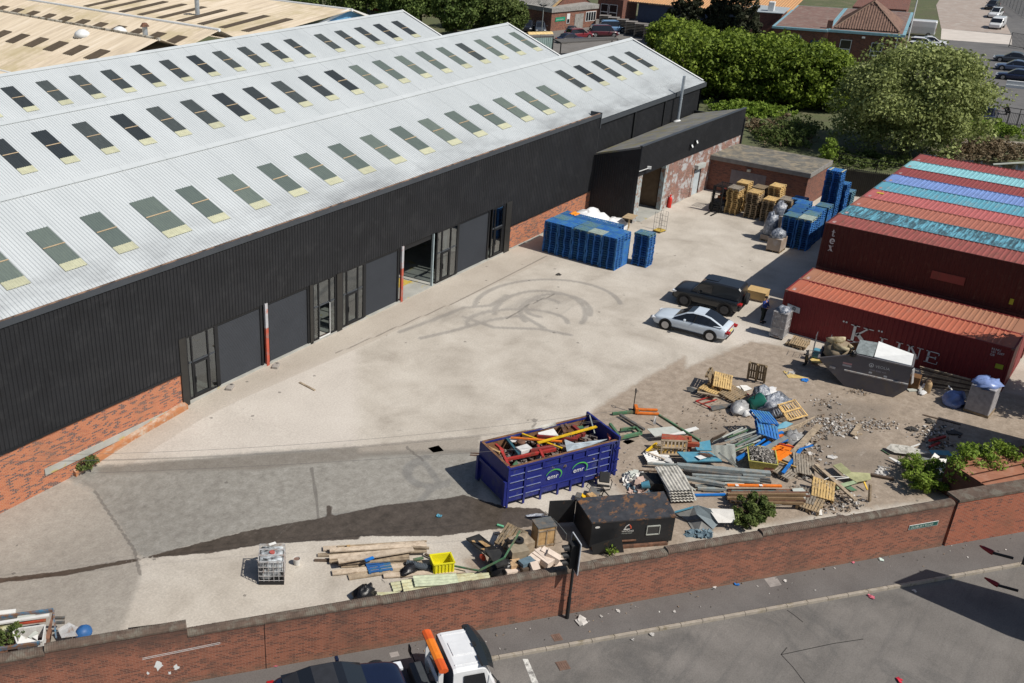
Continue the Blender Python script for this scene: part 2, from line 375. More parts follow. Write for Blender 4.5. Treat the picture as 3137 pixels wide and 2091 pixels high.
vo = n.nodes.new('ShaderNodeTexVoronoi'); vo.inputs['Scale'].default_value = .55; n.links.new(v, vo.inputs['Vector'])
c = _mix(n, _math(n, 'MULTIPLY', _math(n, 'LESS_THAN', _math(n, 'ADD', vo.outputs['Distance'], _math(n, 'MULTIPLY', nC,.05)),.075),.6), c,(.1,.09,.08))
c = _mix(n,.35, c, _ramp(n, nC, [(.3,.25),(.7,.75)]), 'OVERLAY')
n.links.new(c, b.inputs['Base Color'])
rg = n.nodes.new('ShaderNodeMapRange'); n.links.new(edge(A1[1],.44,.56,.8), rg.inputs[0]); rg.inputs[3].default_value = .92; rg.inputs[4].default_value = .38
n.links.new(rg.outputs[0], b.inputs['Roughness']); _bump(n, b, nC,.25,.02)
me.materials.append(m)

def masph(name, stops, sc_=6, rough=.9, patch=.25, pcol=(.07,.07,.07), streak=None):
    m, n, b = _new(name); v = _co(n)
    c = _ramp(n, _noise(n, v,.5,8,.65), [(.3, stops[0]),(.7, stops[1])])
    c = _mix(n, _math(n, 'MULTIPLY', _ramp(n, _noise(n, v,.25,9,.7,.8), [(.55,0),(.66,1)]), patch), c, pcol)
    if streak: c = _mix(n, _math(n, 'MULTIPLY', _ramp(n, _noise(n, _map(n, v,(.12,1.6,1),(0,0, streak)),1.3,7,.7), [(.5,0),(.7,1)]),.35), c, pcol)
    c = _mix(n,.5, c, _ramp(n, _noise(n, v,18,4,.8), [(.3,.28),(.7,.72)]), 'OVERLAY')
    n.links.new(c, b.inputs['Base Color']); b.inputs['Roughness'].default_value = rough; b.inputs['Specular IOR Level'].default_value = .25; _bump(n, b, _noise(n, v,40,2),.3,.01); return m
M_pave = masph('pavement_tarmac',((.115,.105,.10),(.155,.145,.138)))
M_road = masph('road_tarmac',((.135,.125,.115),(.20,.185,.17)), patch=.45, streak=R_(35))
M_kerb = mc('kerb_stone',(.34,.30,.25),.9, var=.25, scale=1.5, dirt=(.2,.17,.12), rnd=0)
M_line = mc('road_paint',(.62,.61,.57),.8, var=.15, scale=9, dirt=(.2,.19,.18), damt=.5, rnd=0)
# pavement between wall and kerb, kerb stones, carriageway
def quad(a, b_, c_, d_): return MB().add([a, b_, c_, d_], [(0,1,2,3)])
mb = MB(); N_ = 60
for i in range(N_):
    t0, t1 = -30+i*2., -28+i*2.
    def back(t):
        p = kpt(t,0); k = (WC+WK*p.x-p.y)/(knor.y-WK*knor.x)+.1; return k
    mb.add([kpt(t0,.13,.002), kpt(t1,.13,.002), kpt(t1, back(t1),.002), kpt(t0, back(t0),.002)], [(0,1,2,3)])
mb.obj('pavement', M_pave, kind='structure')
mb = MB()
for i in range(100):
    t0 = -30+i*.915; a = R_(-35.02)
    mb.box(kpt(t0+.4575,.062,-.10),(.903,.125,.214), rz=a)
tag(mb.obj('kerb', M_kerb, bevel=.012), kind='structure')
mb = MB(); a, b_, c_, d_ = kpt(-30,.1,-.12), kpt(62,.1,-.12), kpt(62,-60,-.12), kpt(-30,-60,-.12)
mb.add([a, b_, c_, d_], [(0,3,2,1)]); mb.obj('road', M_road, kind='structure')
mb = MB(); q = [G(s8, *p,-.116) for p in [(1285,1405),(1320,1405),(1410,1610),(1365,1610)]]; mb.add(q, [(0,1,2,3)])
mb.obj('road_marking', M_line, kind='structure')
# the wide ground round it all
m, n, b = _new('scrub_ground'); v = _co(n)
c = _ramp(n, _noise(n, v,.16,9,.7), [(.3,(.10,.085,.055)),(.5,(.085,.10,.04)),(.7,(.17,.14,.09))])
c = _mix(n,.5, c, _ramp(n, _noise(n, v,3,6,.8), [(.3,.2),(.7,.8)]), 'OVERLAY'); n.links.new(c, b.inputs['Base Color']); b.inputs['Roughness'].default_value = .95
_bump(n, b, _noise(n, v,4,5),.5,.1)
mb = MB(); x0, x1, y0, y1 = 4, 98, -22, 38; Bg = 2500; zb = -.02
mb.add([(-Bg,-Bg, zb),(Bg,-Bg, zb),(Bg, y0, zb),(-Bg, y0, zb),(-Bg, y1, zb),(Bg, y1, zb),(Bg, Bg, zb),(-Bg, Bg, zb),(x0, y0, zb),(x0, y1, zb),(x1, y0, zb),(x1, y1, zb)],
       [(4,5,6,7),(3,8,9,4),(10,2,5,11)])
mb.obj('ground', m, kind='structure')
# ---------------------------------------------------------------- warehouse
FY = 36.8
M_clad = mc('charcoal_cladding',(.018,.019,.022),.55, var=.22, scale=.5, dirt=(.027,.028,.031), damt=.3, bump=0, rnd=0, spec=.35)
M_dark = mc('black_steel',(.012,.013,.015),.5, var=.2, bump=0, rnd=0)
M_cap = mc('grey_coping',(.055,.062,.072),.5, var=.15, scale=.6, bump=0, rnd=0)
M_rustlip = mc('rusty_gutter_lip',(.30,.19,.13),.85, var=.3, scale=1.2, dirt=(.07,.05,.04), damt=.5, rnd=0)
M_gut = mc('old_gutter',(.07,.065,.06),.9, var=.4, scale=2, dirt=(.02,.02,.02), damt=.5, rnd=0)
M_shut = mc('shutter_steel',(.028,.031,.037),.45, var=.12, scale=.8, bump=0, rnd=0)
M_pane = None
m, n, b = _new('clear_glass'); n.nodes.remove(b); out = n.nodes['Material Output']
tr = n.nodes.new('ShaderNodeBsdfTransparent'); tr.inputs[0].default_value = (.62,.66,.66,1); gl = n.nodes.new('ShaderNodeBsdfGlossy'); gl.inputs['Roughness'].default_value = .03; gl.inputs[0].default_value = (.8,.85,.9,1)
fr = n.nodes.new('ShaderNodeLayerWeight'); fr.inputs[0].default_value = .25; mx = n.nodes.new('ShaderNodeMixShader')
n.links.new(fr.outputs[1], mx.inputs[0]); n.links.new(tr.outputs[0], mx.inputs[1]); n.links.new(gl.outputs[0], mx.inputs[2]); n.links.new(mx.outputs[0], out.inputs[0]); M_pane = m
B_fac = mbrick('facade_brick',(.46,.155,.07),(.38,.115,.055),(.12,.068,.065),(.42,.29,.21), dark=.27, blotch=.42, stain=(.30,.15,.09))
B_wall = mbrick('boundary_brick',(.27,.095,.055),(.20,.07,.042),(.13,.052,.036),(.33,.20,.145), dark=.2, stain=(.085,.058,.045), blotch=.8, soot=1.5)
B_old = mbrick('old_painted_brick',(.27,.13,.10),(.22,.10,.075),(.15,.09,.07),(.30,.27,.25), dark=.2, white=.75, stain=(.34,.16,.08))
B_dark = mbrick('brown_brick',(.20,.075,.048),(.155,.058,.04),(.09,.04,.032),(.17,.12,.10), dark=.15, stain=(.08,.05,.04))
m, n, b = _new('white_roof_sheet'); v = _co(n); sx = n.nodes.new('ShaderNodeSeparateXYZ'); n.links.new(v, sx.inputs[0])
c = _ramp(n, _noise(n, _map(n, v,(.3,.12,.1)),1,6,.6), [(.3,(.46,.49,.50)),(.7,(.53,.56,.57))])
for per, of, w in ((3.08,1.2,.045),):
    q = _math(n, 'MODULO', _math(n, 'ADD', sx.outputs[0], of), per); c = _mix(n, _math(n, 'MULTIPLY', _math(n, 'LESS_THAN', q, w),.45), c,(.25,.27,.28))
gr = n.nodes.new('ShaderNodeMapRange'); gr.inputs[1].default_value = 3.6; gr.inputs[2].default_value = .6; n.links.new(sx.outputs[1], gr.inputs[0])
lt = _math(n, 'LESS_THAN', sx.outputs[1],7.2)
sm = _math(n, 'MULTIPLY', _math(n, 'MULTIPLY', gr.outputs[0], lt), _ramp(n, _noise(n, _map(n, v,(.22,.5,.5)),1.1,6,.6), [(.42,0),(.68,1)]))
c = _mix(n, _math(n, 'MULTIPLY', sm,.62), c,(.13,.135,.14))
st = _ramp(n, _noise(n, _map(n, v,(2.2,.12,.1)),1.5,6,.7), [(.55,0),(.75,1)]); c = _mix(n, _math(n, 'MULTIPLY', st,.16), c,(.36,.37,.36))
n.links.new(c, b.inputs['Base Color']); b.inputs['Roughness'].default_value = .55; M_roof = m
M_white = mc('white_paint',(.68,.69,.68),.5, var=.06, bump=0, rnd=0)
def msky(name, col, alt, fac):
    m, n, b = _new(name); v = _co(n); oi = n.nodes.new('ShaderNodeObjectInfo')
    c = _mix(n, oi.outputs['Random'], col, alt); c = _mix(n, _math(n, 'MULTIPLY', _ramp(n, _noise(n, _map(n, v,(4,.7,1)),2,6,.7), [(.3,0),(.7,1)]),.5), c, fac)
    n.links.new(c, b.inputs['Base Color']); b.inputs['Roughness'].default_value = .35; return m
M_sky1 = msky('green_rooflight',(.115,.145,.13),(.165,.20,.17),(.08,.10,.10))
M_sky2 = msky('dark_rooflight',(.035,.042,.045),(.09,.105,.10),(.02,.022,.025))
M_cream = mc('cream_rooflight_end',(.47,.47,.33),.6, var=.12, scale=3, rnd=.08)
M_batten = mc('tan_batten',(.42,.32,.20),.7, rnd=.1)
wh = empty('warehouse',(5, FY,0),0, 'long warehouse with three white ridged roofs and charcoal clad front over orange brick', 'warehouse')
XA, XB, XS = 5., 91.42, 71.4
def P_(mb, nm, mat, **k): return mb.obj(nm, mat, wh, **k)
# roofs
def rz(y, yr): return 10.6-.384*abs(y-yr)
for i, yr in enumerate((44.9,58.95,73.0)):
    y0 = 37.15 if i == 0 else yr-7.0; y1 = yr+7.02; mb = MB(); nn = Vector((0,-.384,1))
    if i == 0:
        mb.corr((XA, y0, rz(y0, yr)),(XS-XA,0,0),(0, yr-y0, rz(yr, yr)-rz(y0, yr)), nn,.205,.032,.02, 'rev')
        y2 = 36.95; mb.corr((XS, y2, rz(y2, yr)),(XB-XS,0,0),(0, yr-y2, rz(yr, yr)-rz(y2, yr)), nn,.205,.032,.02, 'rev')
    else: mb.corr((XA, y0, rz(y0, yr)),(XB-XA,0,0),(0, yr-y0, rz(yr, yr)-rz(y0, yr)), nn,.205,.032,0, 'rev')
    mb.corr((XB, y1, rz(y1, yr)),(XA-XB,0,0),(0, yr-y1, rz(yr, yr)-rz(y1, yr)),(0,.384,1),.205,.032,0, 'rev')
    P_(mb, 'roof', M_roof)
    mb = MB()
    for s_ in (-1,1): mb.add([(XA, yr,10.69),(XB, yr,10.69),(XB, yr+s_*.34,10.56),(XA, yr+s_*.34,10.56),(XA, yr+s_*.34,10.52),(XB, yr+s_*.34,10.52)], [(0,1,2,3),(3,2,5,4)])
    P_(mb, 'ridge_capping', M_roof)
    mb = MB()                                           # barge board and gable end
    for s_ in (-1,1):
        ye = y0 if s_ < 0 else y1; za = rz(ye, yr)
        mb.add([(XB+.03, yr,10.72),(XB+.03, ye, za+.1),(XB+.03, ye, za-.16),(XB+.03, yr,10.46),(XB-.22, yr,10.72),(XB-.22, ye, za+.1)], [(0,1,2,3),(0,4,5,1)])
    P_(mb, 'barge_board', M_white)
    mb = MB().add([(XB-.1, y0,0),(XB-.1, y1,0),(XB-.1, y1, rz(y1, yr)),(XB-.1, yr,10.55),(XB-.1, y0, rz(y0, yr))], [(0,1,2,3,4)])
    P_(mb, 'gable_wall', M_clad)
    mb = MB().add([(XA, y0,-1.4),(XA, y1,-1.4),(XA, y1, rz(y1, yr)),(XA, yr,10.55),(XA, y0, rz(y0, yr))], [(0,4,3,2,1)])
    P_(mb, 'gable_wall', M_clad)
# valley gutters
mb = MB()
for yv in (51.92,65.97): mb.bx(XA, XB-.1, yv-.25, yv+.25,7.72,7.86)
P_(mb, 'valley_gutter', M_gut)
P_(MB().bx(XA, XB,80.02,80.2,-.5,7.7), 'rear_wall', M_clad)
# rooflights
def rooflight(x, w, ya, yb, yr, mat, k):
    nn = Vector((0,-.384,1)).normalized(); u = Vector((0,1,.384)); yc = ya+(yb-ya)*.17
    def at_(y): return Vector((x, y, rz(y, yr)))+nn*.045
    mb = MB().corr(at_(yc),(w,0,0), u*(yb-yc), nn,.15,.03,.012, 'wave'); r = P_(mb, 'rooflight', mat)
    mb = MB().corr(at_(ya),(w,0,0), u*(yc-ya), nn,.15,.03,.012, 'wave'); e = mb.obj('lower_sheet', M_cream, wh); e.parent = r; 
    ym = yc+(yb-yc)*.47; mb = MB().box(at_(ym)+Vector((w/2,0,.035)),(w,.07,.015), rx=math.atan(.384)); e2 = mb.obj('batten', M_batten, wh); e2.parent = r
for k in range(17):
    w = 1.62 if k in (3,) else 1.22; rooflight(20.75+3.085*k, w,39.0,42.1,44.9, M_sky1, k)
for k in range(5): rooflight(74.75+3.06*k,1.05,40.1,43.25,44.9, M_sky2, k)
for k in range(21): rooflight(27.7+3.075*k,1.12,53.75,57.35,58.95, M_sky2 if k < 12 or k == 17 else M_sky1, k)
for k in list(range(12))+[12.7,13.7,14.7,15.7,16.7]: rooflight(36.95+3.07*k-(.9 if k > 12 else 0),1.1,67.9,71.3,73.0, M_sky2, k)
# front: cladding panels
def clad(x0, x1, z0, z1, y=FY):
    return MB().corr((x0, y, z0),(x1-x0,0,0),(0,0, z1-z0),(0,-1,0),.22,.035,0, 'rev')
for x0, x1, z0 in ((XA,28.42,1.92),(28.42,59.2,3.82),(59.2, XS,1.95)): P_(clad(x0, x1, z0,7.8), 'wall_cladding', M_clad)
P_(MB().bx(XA,28.45, FY+.03, FY+.3,1.9,7.8).bx(28.45,59.2, FY+.03, FY+.3,3.8,7.8).bx(59.2, XS, FY+.03, FY+.3,1.93,7.8), 'wall_lining', M_dark)
P_(clad(XS+.1,90.35,0,7.35, FY+.12), 'wall_cladding', M_clad)
P_(MB().bx(XS+.1,90.35, FY+.16, FY+.35,0,7.3), 'wall_lining', M_dark)
mb = MB()
for x in (77.5,83.1): mb.bx(x-.1, x+.1, FY-.02, FY+.1,4.9,7.35)
P_(mb, 'wall_post', M_dark)
P_(MB().bx(XA, XS, FY-.07, FY+.04,7.8,8.06).bx(XA, XS, FY-.05, FY+.02,1.86,1.95) if False else MB().bx(XA, XS, FY-.07, FY+.04,7.8,8.06), 'fascia', M_cap)
P_(MB().bx(XA,28.42, FY-.05, FY+.02,1.84,1.95).bx(59.25, XS, FY-.05, FY+.02,1.87,1.97), 'drip_trim', M_dark)
P_(MB().bx(XA, XS, FY+.042, FY+.13,7.9,8.10), 'gutter_lip', M_rustlip)
P_(MB().bx(XA, XS, FY+.132, FY+.52,7.5,7.60).bx(XA, XS, FY+.132, FY+.17,7.602,7.99), 'gutter', M_gut)
P_(MB().bx(XS+.02,91.3, FY-.05, FY+.02,7.2,7.56).bx(XS+.02,91.3, FY+.022, FY+.3,7.3,7.36), 'fascia', M_cap)
P_(MB().bx(XS-.03, XS+.08, FY-.07, FY+.9,6.9,8.14), 'end_trim', M_cap)
# brick plinths (follow the falling ground)
def plinth(x0, x1, z1, lab=None):
    mb = MB(); k = max(2, int((x1-x0)/1.5))
    for i in range(k):
        a, c = x0+(x1-x0)*i/k, x0+(x1-x0)*(i+1)/k
        mb.bx(a, c, FY+.045, FY+.3, min(gz(a, FY), gz(c, FY))-.3, z1)
    return P_(mb, 'brick_plinth', B_fac)
plinth(XA,28.4,1.9); plinth(59.3, XS,1.93)
mb = MB()
for i in range(8):
    a, c = 21.5+i*.87, 21.5+(i+1)*.87; mb.prism([(a, FY-.16-.02*i),(c, FY-.18-.02*i),(c, FY+.05),(a, FY+.05)], float(gz(a, FY))-.3, [float(gz(a, FY))+.26, float(gz(c, FY))+.26, float(gz(c, FY))+.33, float(gz(a, FY))+.33])
P_(mb, 'render_skirt', mc('stained_render',(.46,.38,.30),.9, var=.3, scale=2, dirt=(.42,.18,.08), damt=.7, rnd=0))
# interior
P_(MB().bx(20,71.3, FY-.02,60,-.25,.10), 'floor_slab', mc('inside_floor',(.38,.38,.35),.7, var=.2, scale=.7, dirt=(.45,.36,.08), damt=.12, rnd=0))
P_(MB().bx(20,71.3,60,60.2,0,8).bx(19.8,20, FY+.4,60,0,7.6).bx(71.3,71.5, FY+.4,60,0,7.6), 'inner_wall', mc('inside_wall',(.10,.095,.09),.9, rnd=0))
mb = MB()
for x, y in ((39.95,37.9),(52.35,37.6)): mb.tube([(x, y,.1),(x, y,7.4)],.13,10)
P_(mb, 'column', mc('grey_column',(.40,.42,.44),.5, rnd=0))
P_(MB().bx(47.2,49.7,38.2,38.5,.102,.108).bx(48.6,49.6,38.52,40.3,.102,.108), 'floor_paint', mc('yellow_floor_paint',(.52,.38,.06),.7, dirt=(.3,.27,.2), rnd=0))
# roller shutters
def shutter(x0, x1, z1=3.66):
    mb = MB(); k = 46; h = (z1-.08)/k
    prof = []
    o = []
    for i in range(k+1): o += [(FY+.12,.08+i*h),(FY+.095,.08+i*h+h*.5)]
    vs = [(x, y, z) for x in (x0, x1) for y, z in o]; L = len(o)
    mb.add(vs, [(i, L+i, L+i+1, i+1) for i in range(L-1)])
    s_ = P_(mb, 'roller_shutter', M_shut)
    fr_ = MB().bx(x0-.16, x0, FY+.04, FY+.2,.05,3.8).bx(x1, x1+.16, FY+.04, FY+.2,.05,3.8).bx(x0, x1, FY+.06, FY+.2, z1,3.8); f_ = fr_.obj('shutter_frame', M_dark, wh); f_.parent = s_
    return s_
shutter(31.1,34.2); shutter(34.85,37.98); shutter(43.2,46.3); shutter(52.95,56.5)
P_(MB().bx(46.95,49.85, FY+.1, FY+.4,3.45,3.8), 'shutter_box', M_dark)
M_postw, M_postr = mc('galvanised_post',(.42,.42,.44),.6, dirt=(.5,.18,.12), damt=.2, rnd=0), mc('red_oxide_post',(.44,.09,.055),.6, var=.15, dirt=(.25,.2,.18), damt=.3, rnd=0)
for x in (34.6,46.7):
    p = P_(MB().bx(x-.10, x+.10, FY-.06, FY+.08,2.35,3.84), 'door_post', M_postw)
    q = MB().bx(x-.10, x+.10, FY-.06, FY+.08,0,2.348).obj('post_foot', M_postr, wh); q.parent = p
P_(MB().bx(49.95,50.03, FY-.04, FY+.12,.1,3.8), 'door_jamb', mc('pale_jamb',(.38,.46,.48),.5, rnd=0))
# glazed screens
def screen(x0, x1, mull, door=None, openw=False):
    rt = MB(); d0, d1 = FY+.02, FY+.11
    rt.bx(x0, x0+.11, d0, d1,.1,3.8).bx(x1-.11, x1, d0, d1,.1,3.8).bx(x0+.11, x1-.11, d0, d1,3.7,3.8).bx(x0+.11, x1-.11, d0, d1,.1,.17)
    f_ = P_(rt, 'glazed_screen', M_dark)
    mb = MB()
    for x in mull: mb.bx(x-.045, x+.045, d0-.004, d1-.004,.17,3.7)
    q = mb.obj('mullion', M_dark, wh); q.parent = f_
    es = [x0+.11]+list(mull)+[x1-.11]
    mb = MB()
    for a, c in zip(es[:-1], es[1:]): mb.bx(a+.045, c-.045, d0+.01, d1-.01,2.20,2.28)
    q = mb.obj('transom', M_cap, wh); q.parent = f_
    for a, c in zip(es[:-1], es[1:]):
        for z0, z1 in ((.17,2.2),(2.28,3.7)):
            if openw and z0 < 1 and c == mull[-1]: continue
            q = MB().bx(a, c, FY+.06, FY+.068, z0, z1).obj('pane', M_pane, wh); q.parent = f_
    if door:
        a, c = door; q = MB().bx(a+.05, a+.14, d0-.02, d1,.17,2.16).bx(c-.14, c-.05, d0-.02, d1,.17,2.16).bx(a+.14, c-.14, d0-.02, d1,2.06,2.16).bx(a+.14, c-.14, d0-.02, d1,.17,.3).bx(a+.09, a+.14, d0-.07, d0-.022,1.0,1.35).obj('door', M_dark, wh); q.parent = f_
    return f_
screen(28.86,30.95, [29.25,30.35],(29.25,30.35)); screen(38.4,40.45, [38.92,39.88], None, True); screen(40.95,43.03, [41.4,42.42],(41.4,42.42))
screen(50.4,52.8, [51.0,51.98],(51.0,51.98)); screen(56.9,58.55, [57.3,58.35],(57.3,58.35))
q = P_(MB().bx(39.0,39.04, FY+.1, FY+1.0,.17,2.1), 'open_door_leaf', M_dark)
P_(MB().bx(39.82,39.86, FY-.02, FY+.01,.12,2.2).bx(38.9,39.82, FY-.02, FY+.01,.12,.2), 'threshold_trim', M_white)
P_(MB().bx(28.4,28.84, FY-.05, FY+.2,-.35,3.84).bx(40.47,40.93, FY-.03, FY+.2,.02,3.8).bx(58.6,59.3, FY-.05, FY+.25,0,3.84).bx(38.14,38.38, FY-.02, FY+.2,.02,3.8), 'pier', mc('dark_bronze_panel',(.028,.027,.025),.5, rnd=0))
P_(MB().bx(28.86,31, FY+.0, FY+.3,-.2,.1).bx(38.4,43, FY, FY+.3,-.2,.1).bx(50.4,52.8, FY, FY+.3,-.2,.1).bx(56.9,58.6, FY, FY+.3,-.2,.1), 'sill', mc('brick_sill',(.40,.24,.19),.9, var=.4, scale=5, dirt=(.5,.45,.4), rnd=0))
P_(MB().bx(34.28,34.95, FY-.02, FY+.22,-.1,.04).bx(46.45,47, FY-.02, FY+.22,-.1,.04), 'post_base', mc('broken_concrete',(.33,.3,.27),.95, rnd=0))
# broken stubs at the door edges
for lab, x, y in (('broken concrete stub at the foot of the first glazed door',31.3,36.35),('broken kerb stub at the foot of the first red post',34.75,36.3)):
    mb = MB().box((x, y,.06),(.55,.35,.16), rz=.5).box((x+.22, y+.12,.07),(.22,.2,.14), rz=1.1)
    tag(mb.obj('concrete_stub', mc('broken_concrete',(.33,.3,.27),.95), org=(x, y,0), bevel=.02), lab, 'rubble')

# ---------------------------------------------------------------- lean-to with flue, lights and side openings
lt = empty('lean_to_building',(71.25,32.6,0),0, 'lean-to building of scruffy brick under a black clad band and grey felt roof', 'building')
L_ = lambda mb, nm, mat, **k: mb.obj(nm, mat, lt, **k)
ya, yb2 = 32.78, 36.78
M_felt = mc('grey_roof_felt',(.17,.17,.165),.9, var=.3, scale=.8, dirt=(.21,.19,.10), damt=.35, rnd=0)
fy = lambda x: 32.82-(x-71)*.040
def skewbox(mb, x0, x1, d0, d1, z0, z1): return mb.prism([(x0, fy(x0)+d0),(x1, fy(x1)+d0),(x1, fy(x1)+d1),(x0, fy(x0)+d1)], z0, z1)
mb = MB().corr((71.0, fy(71),3.85),(18.5,-.74,0),(0,0,2.35),(0,-1,0),.2,.03,0, 'rev'); L_(mb, 'band_cladding', M_clad)
L_(skewbox(skewbox(MB(),71.05,89.5,.02,.16,3.85,6.2),71.0,89.52,-.05,.2,6.2,6.26), 'band_lining', M_cap)
mb = MB().add([(71.03,32.85,3.2),(71.03,36.78,3.2),(71.03,36.78,4.98),(71.03,32.85,6.2)], [(0,1,2,3)]).add([(71.02,34.0,0),(71.02,36.78,0),(71.02,36.78,3.2),(71.02,34.0,3.2)], [(0,1,2,3)])
mb = MB().corr((71.03,36.78,0),(0,-3.9,0),(0,0,4.98),(-1,0,0),.2,.03,0, 'rev').add([(71.03,36.78,4.98),(71.03,32.88,4.98),(71.03,32.88,6.2)], [(0,1,2)]); L_(mb, 'side_cladding', M_clad)
mb = MB().add([(70.98,32.9,6.16),(89.5,32.15,6.2),(89.5,36.78,5.0),(70.98,36.78,4.96),(70.98,32.9,6.05),(70.98,36.78,4.85)], [(0,1,2,3),(0,3,5,4)]); L_(mb, 'roof', M_felt)
L_(MB().bx(89.45,89.6,32.0,36.8,0,5.3), 'end_wall', M_clad)
L_(skewbox(MB(),76.0,80.6,.05,.35,-.05,3.85), 'brick_wall_panel', B_old); L_(skewbox(MB(),82.3,89.4,.05,.35,-.05,3.85), 'brick_wall_panel', B_old); L_(skewbox(MB(),80.6,82.3,.05,.35,2.6,3.85), 'brick_wall_panel', B_old)
M_peel = mc('peeling_pale_paint',(.36,.42,.43),.85, var=.2, scale=3, dirt=(.26,.15,.10), damt=.5, rnd=0)
L_(skewbox(MB(),71.05,71.75,.03,.45,0,3.85), 'pier', M_peel); L_(skewbox(MB(),75.55,76.0,.03,.4,0,3.85), 'pier', M_peel)
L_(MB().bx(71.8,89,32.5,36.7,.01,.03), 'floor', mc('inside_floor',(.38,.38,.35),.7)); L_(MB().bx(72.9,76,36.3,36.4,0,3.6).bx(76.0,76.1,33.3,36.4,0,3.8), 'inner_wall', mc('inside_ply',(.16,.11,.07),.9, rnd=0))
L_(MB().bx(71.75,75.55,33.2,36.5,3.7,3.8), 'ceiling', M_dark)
d_ = L_(MB().corr((81.0, fy(81)+.1,0),(0,0,2.2),(1.15,-.05,0),(0,-1,0),.09,.015,0, 'wave'), 'roller_door', mc('pale_blue_shutter',(.42,.47,.50),.5, rnd=0))
L_(MB().box((81.55, fy(81.5)-.12,2.6),(1.45,.42,.36), rz=-.04), 'shutter_housing', mc('pale_grey_box',(.38,.40,.38),.6, rnd=0), bevel=.02)
L_(skewbox(MB(),80.62,80.95,.0,.3,0,2.6), 'pier', B_old)
fl = L_(MB().tube([(85.0,36.3,5.0),(85.0,36.3,9.1)],.13,12).tube([(85.0,36.3,7.1),(85.0,36.3,7.16)],.155,12), 'flue', mc('galvanised_flue',(.42,.47,.52),.35, metal=.5, rnd=0), smooth=False)
q = MB().lathe([(.36,5.08),(.36,5.14),(.2,5.26),(.14,5.3)],16,(85.0,36.3,0)).obj('flue_collar', M_white, lt); q.parent = fl
def floodlight(x, z, lab):
    e = L_(MB().box((x, fy(x)-.12, z),(.3,.12,.32), rx=-.5), 'floodlight', M_dark, bevel=.015); q = MB().box((x, fy(x)-.2, z-.02),(.22,.02,.24), rx=-.5).obj('lens', M_white, lt); q.parent = e
floodlight(79.3,4.75, ''); floodlight(80.1,4.95, '')
e = L_(MB().beam((70.9, fy(71)-.05,4.3),(71.9, fy(72)-.25,4.38),.045).box((72.0, fy(72)-.3,4.42),(.15,.3,.2), rz=.4), 'camera_bracket', M_white)

# ---------------------------------------------------------------- brick store (outbuilding)
ob = empty('brick_store',(83.75,23.9,0),0, 'low flat roofed brick store behind the pallet stacks', 'outbuilding')
O_ = lambda mb, nm, mat, **k: mb.obj(nm, mat, ob, **k)
O_(MB().bx(83.9,88.9,24.05,32.55,-.1,2.7), 'wall', B_dark)
O_(MB().bx(83.7,89.1,23.85,32.7,2.7,3.08), 'roof_edge', mc('grey_roof_edge',(.22,.21,.195),.9, var=.2, scale=2, rnd=0), bevel=.02)
O_(MB().bx(83.78,89.02,23.93,32.62,3.08,3.10), 'roof', mc('mossy_felt',(.13,.125,.11),.95, var=.3, scale=1, dirt=(.26,.22,.16), damt=.5, rnd=0))
O_(MB().corr((83.88,30.4,0),(0,-3.0,0),(0,0,2.15),(-1,0,0),.12,.015,0, 'wave'), 'door', mc('mauve_grey_shutter',(.16,.14,.15),.6, rnd=0))
O_(MB().box((83.8,28.9,2.35),(.2,.3,.22)), 'wall_lamp', mc('cream_lamp',(.5,.47,.38),.6, rnd=0), bevel=.02)

# ---------------------------------------------------------------- boundary wall of the road
bw = empty('boundary_wall', tuple(wpt(wt(8))),0, 'long red brick boundary wall with dark brick coping stepping up along the pavement', 'wall')
segs = [(8,12.05,2.30),(12.05,15.9,2.42),(15.9,21.62,2.06),(21.62,24.5,2.03),(24.5,28.48,2.0),(28.48,31.0,2.02),(31.0,34.4,2.10),(34.4,37.6,2.18),(37.6,41.9,2.10)]
segs = [(a, b2, z+.0) for a, b2, z in segs]
M_cop = mc('dark_coping_brick',(.12,.085,.065),.9, var=.3, scale=3, dirt=(.17,.15,.12), damt=.4, rnd=0)
for a, b2, z in segs:
    A, Bp = wpt(wt(a)), wpt(wt(b2)); L = (Bp-A).length; ang = math.atan2(wdir.y, wdir.x); c = (A+Bp)/2+wnor*.165
    MB().add([A+Vector((0,0,-.2)), Bp+Vector((0,0,-.2)), Bp+Vector((0,0, z)), A+Vector((0,0, z)), A+wnor*.33+Vector((0,0,-.2)), Bp+wnor*.33+Vector((0,0,-.2)), Bp+wnor*.33+Vector((0,0, z)), A+wnor*.33+Vector((0,0, z))],
             [(0,1,2,3),(5,4,7,6),(3,2,6,7),(4,0,3,7),(1,5,6,2)]).obj('wall_panel', B_wall, bw)
    mb = MB(); k = int(L/.0775)
    for i in range(k):
        p = A+wdir*(i+.5)*L/k+wnor*.165; jz = RNG.normal(0,.003)
        prof = [(-.19,0),(-.19,.07),(-.15,.135),(-.07,.165),(.07,.165),(.15,.135),(.19,.07),(.19,0)]
        mb.extr([wnor*q0+Vector((0,0, z+q1+.002+jz)) for q0, q1 in prof], p-wdir*.0345, p+wdir*.0345)
    mb.obj('coping', M_cop, bw)
    MB().extr([wnor*q0+Vector((0,0, z+q1+.002)) for q0, q1 in [(-.17,0),(-.17,.06),(-.13,.12),(-.06,.15),(.06,.15),(.13,.12),(.17,.06),(.17,0)]], A+wnor*.165+wdir*.01, Bp+wnor*.165-wdir*.01).obj('coping_mortar', mc('coping_mortar',(.26,.2,.15),.95, rnd=0), bw)
MB().beam(wpt(wt(18.08),-.004,-.1), wpt(wt(18.08),-.004,2.1),.03,.012).beam(wpt(wt(42.0),-.004,.9), wpt(wt(42.0),-.004,2.3),.03,.012).obj('movement_joint', M_dark, bw)
sp = MB()
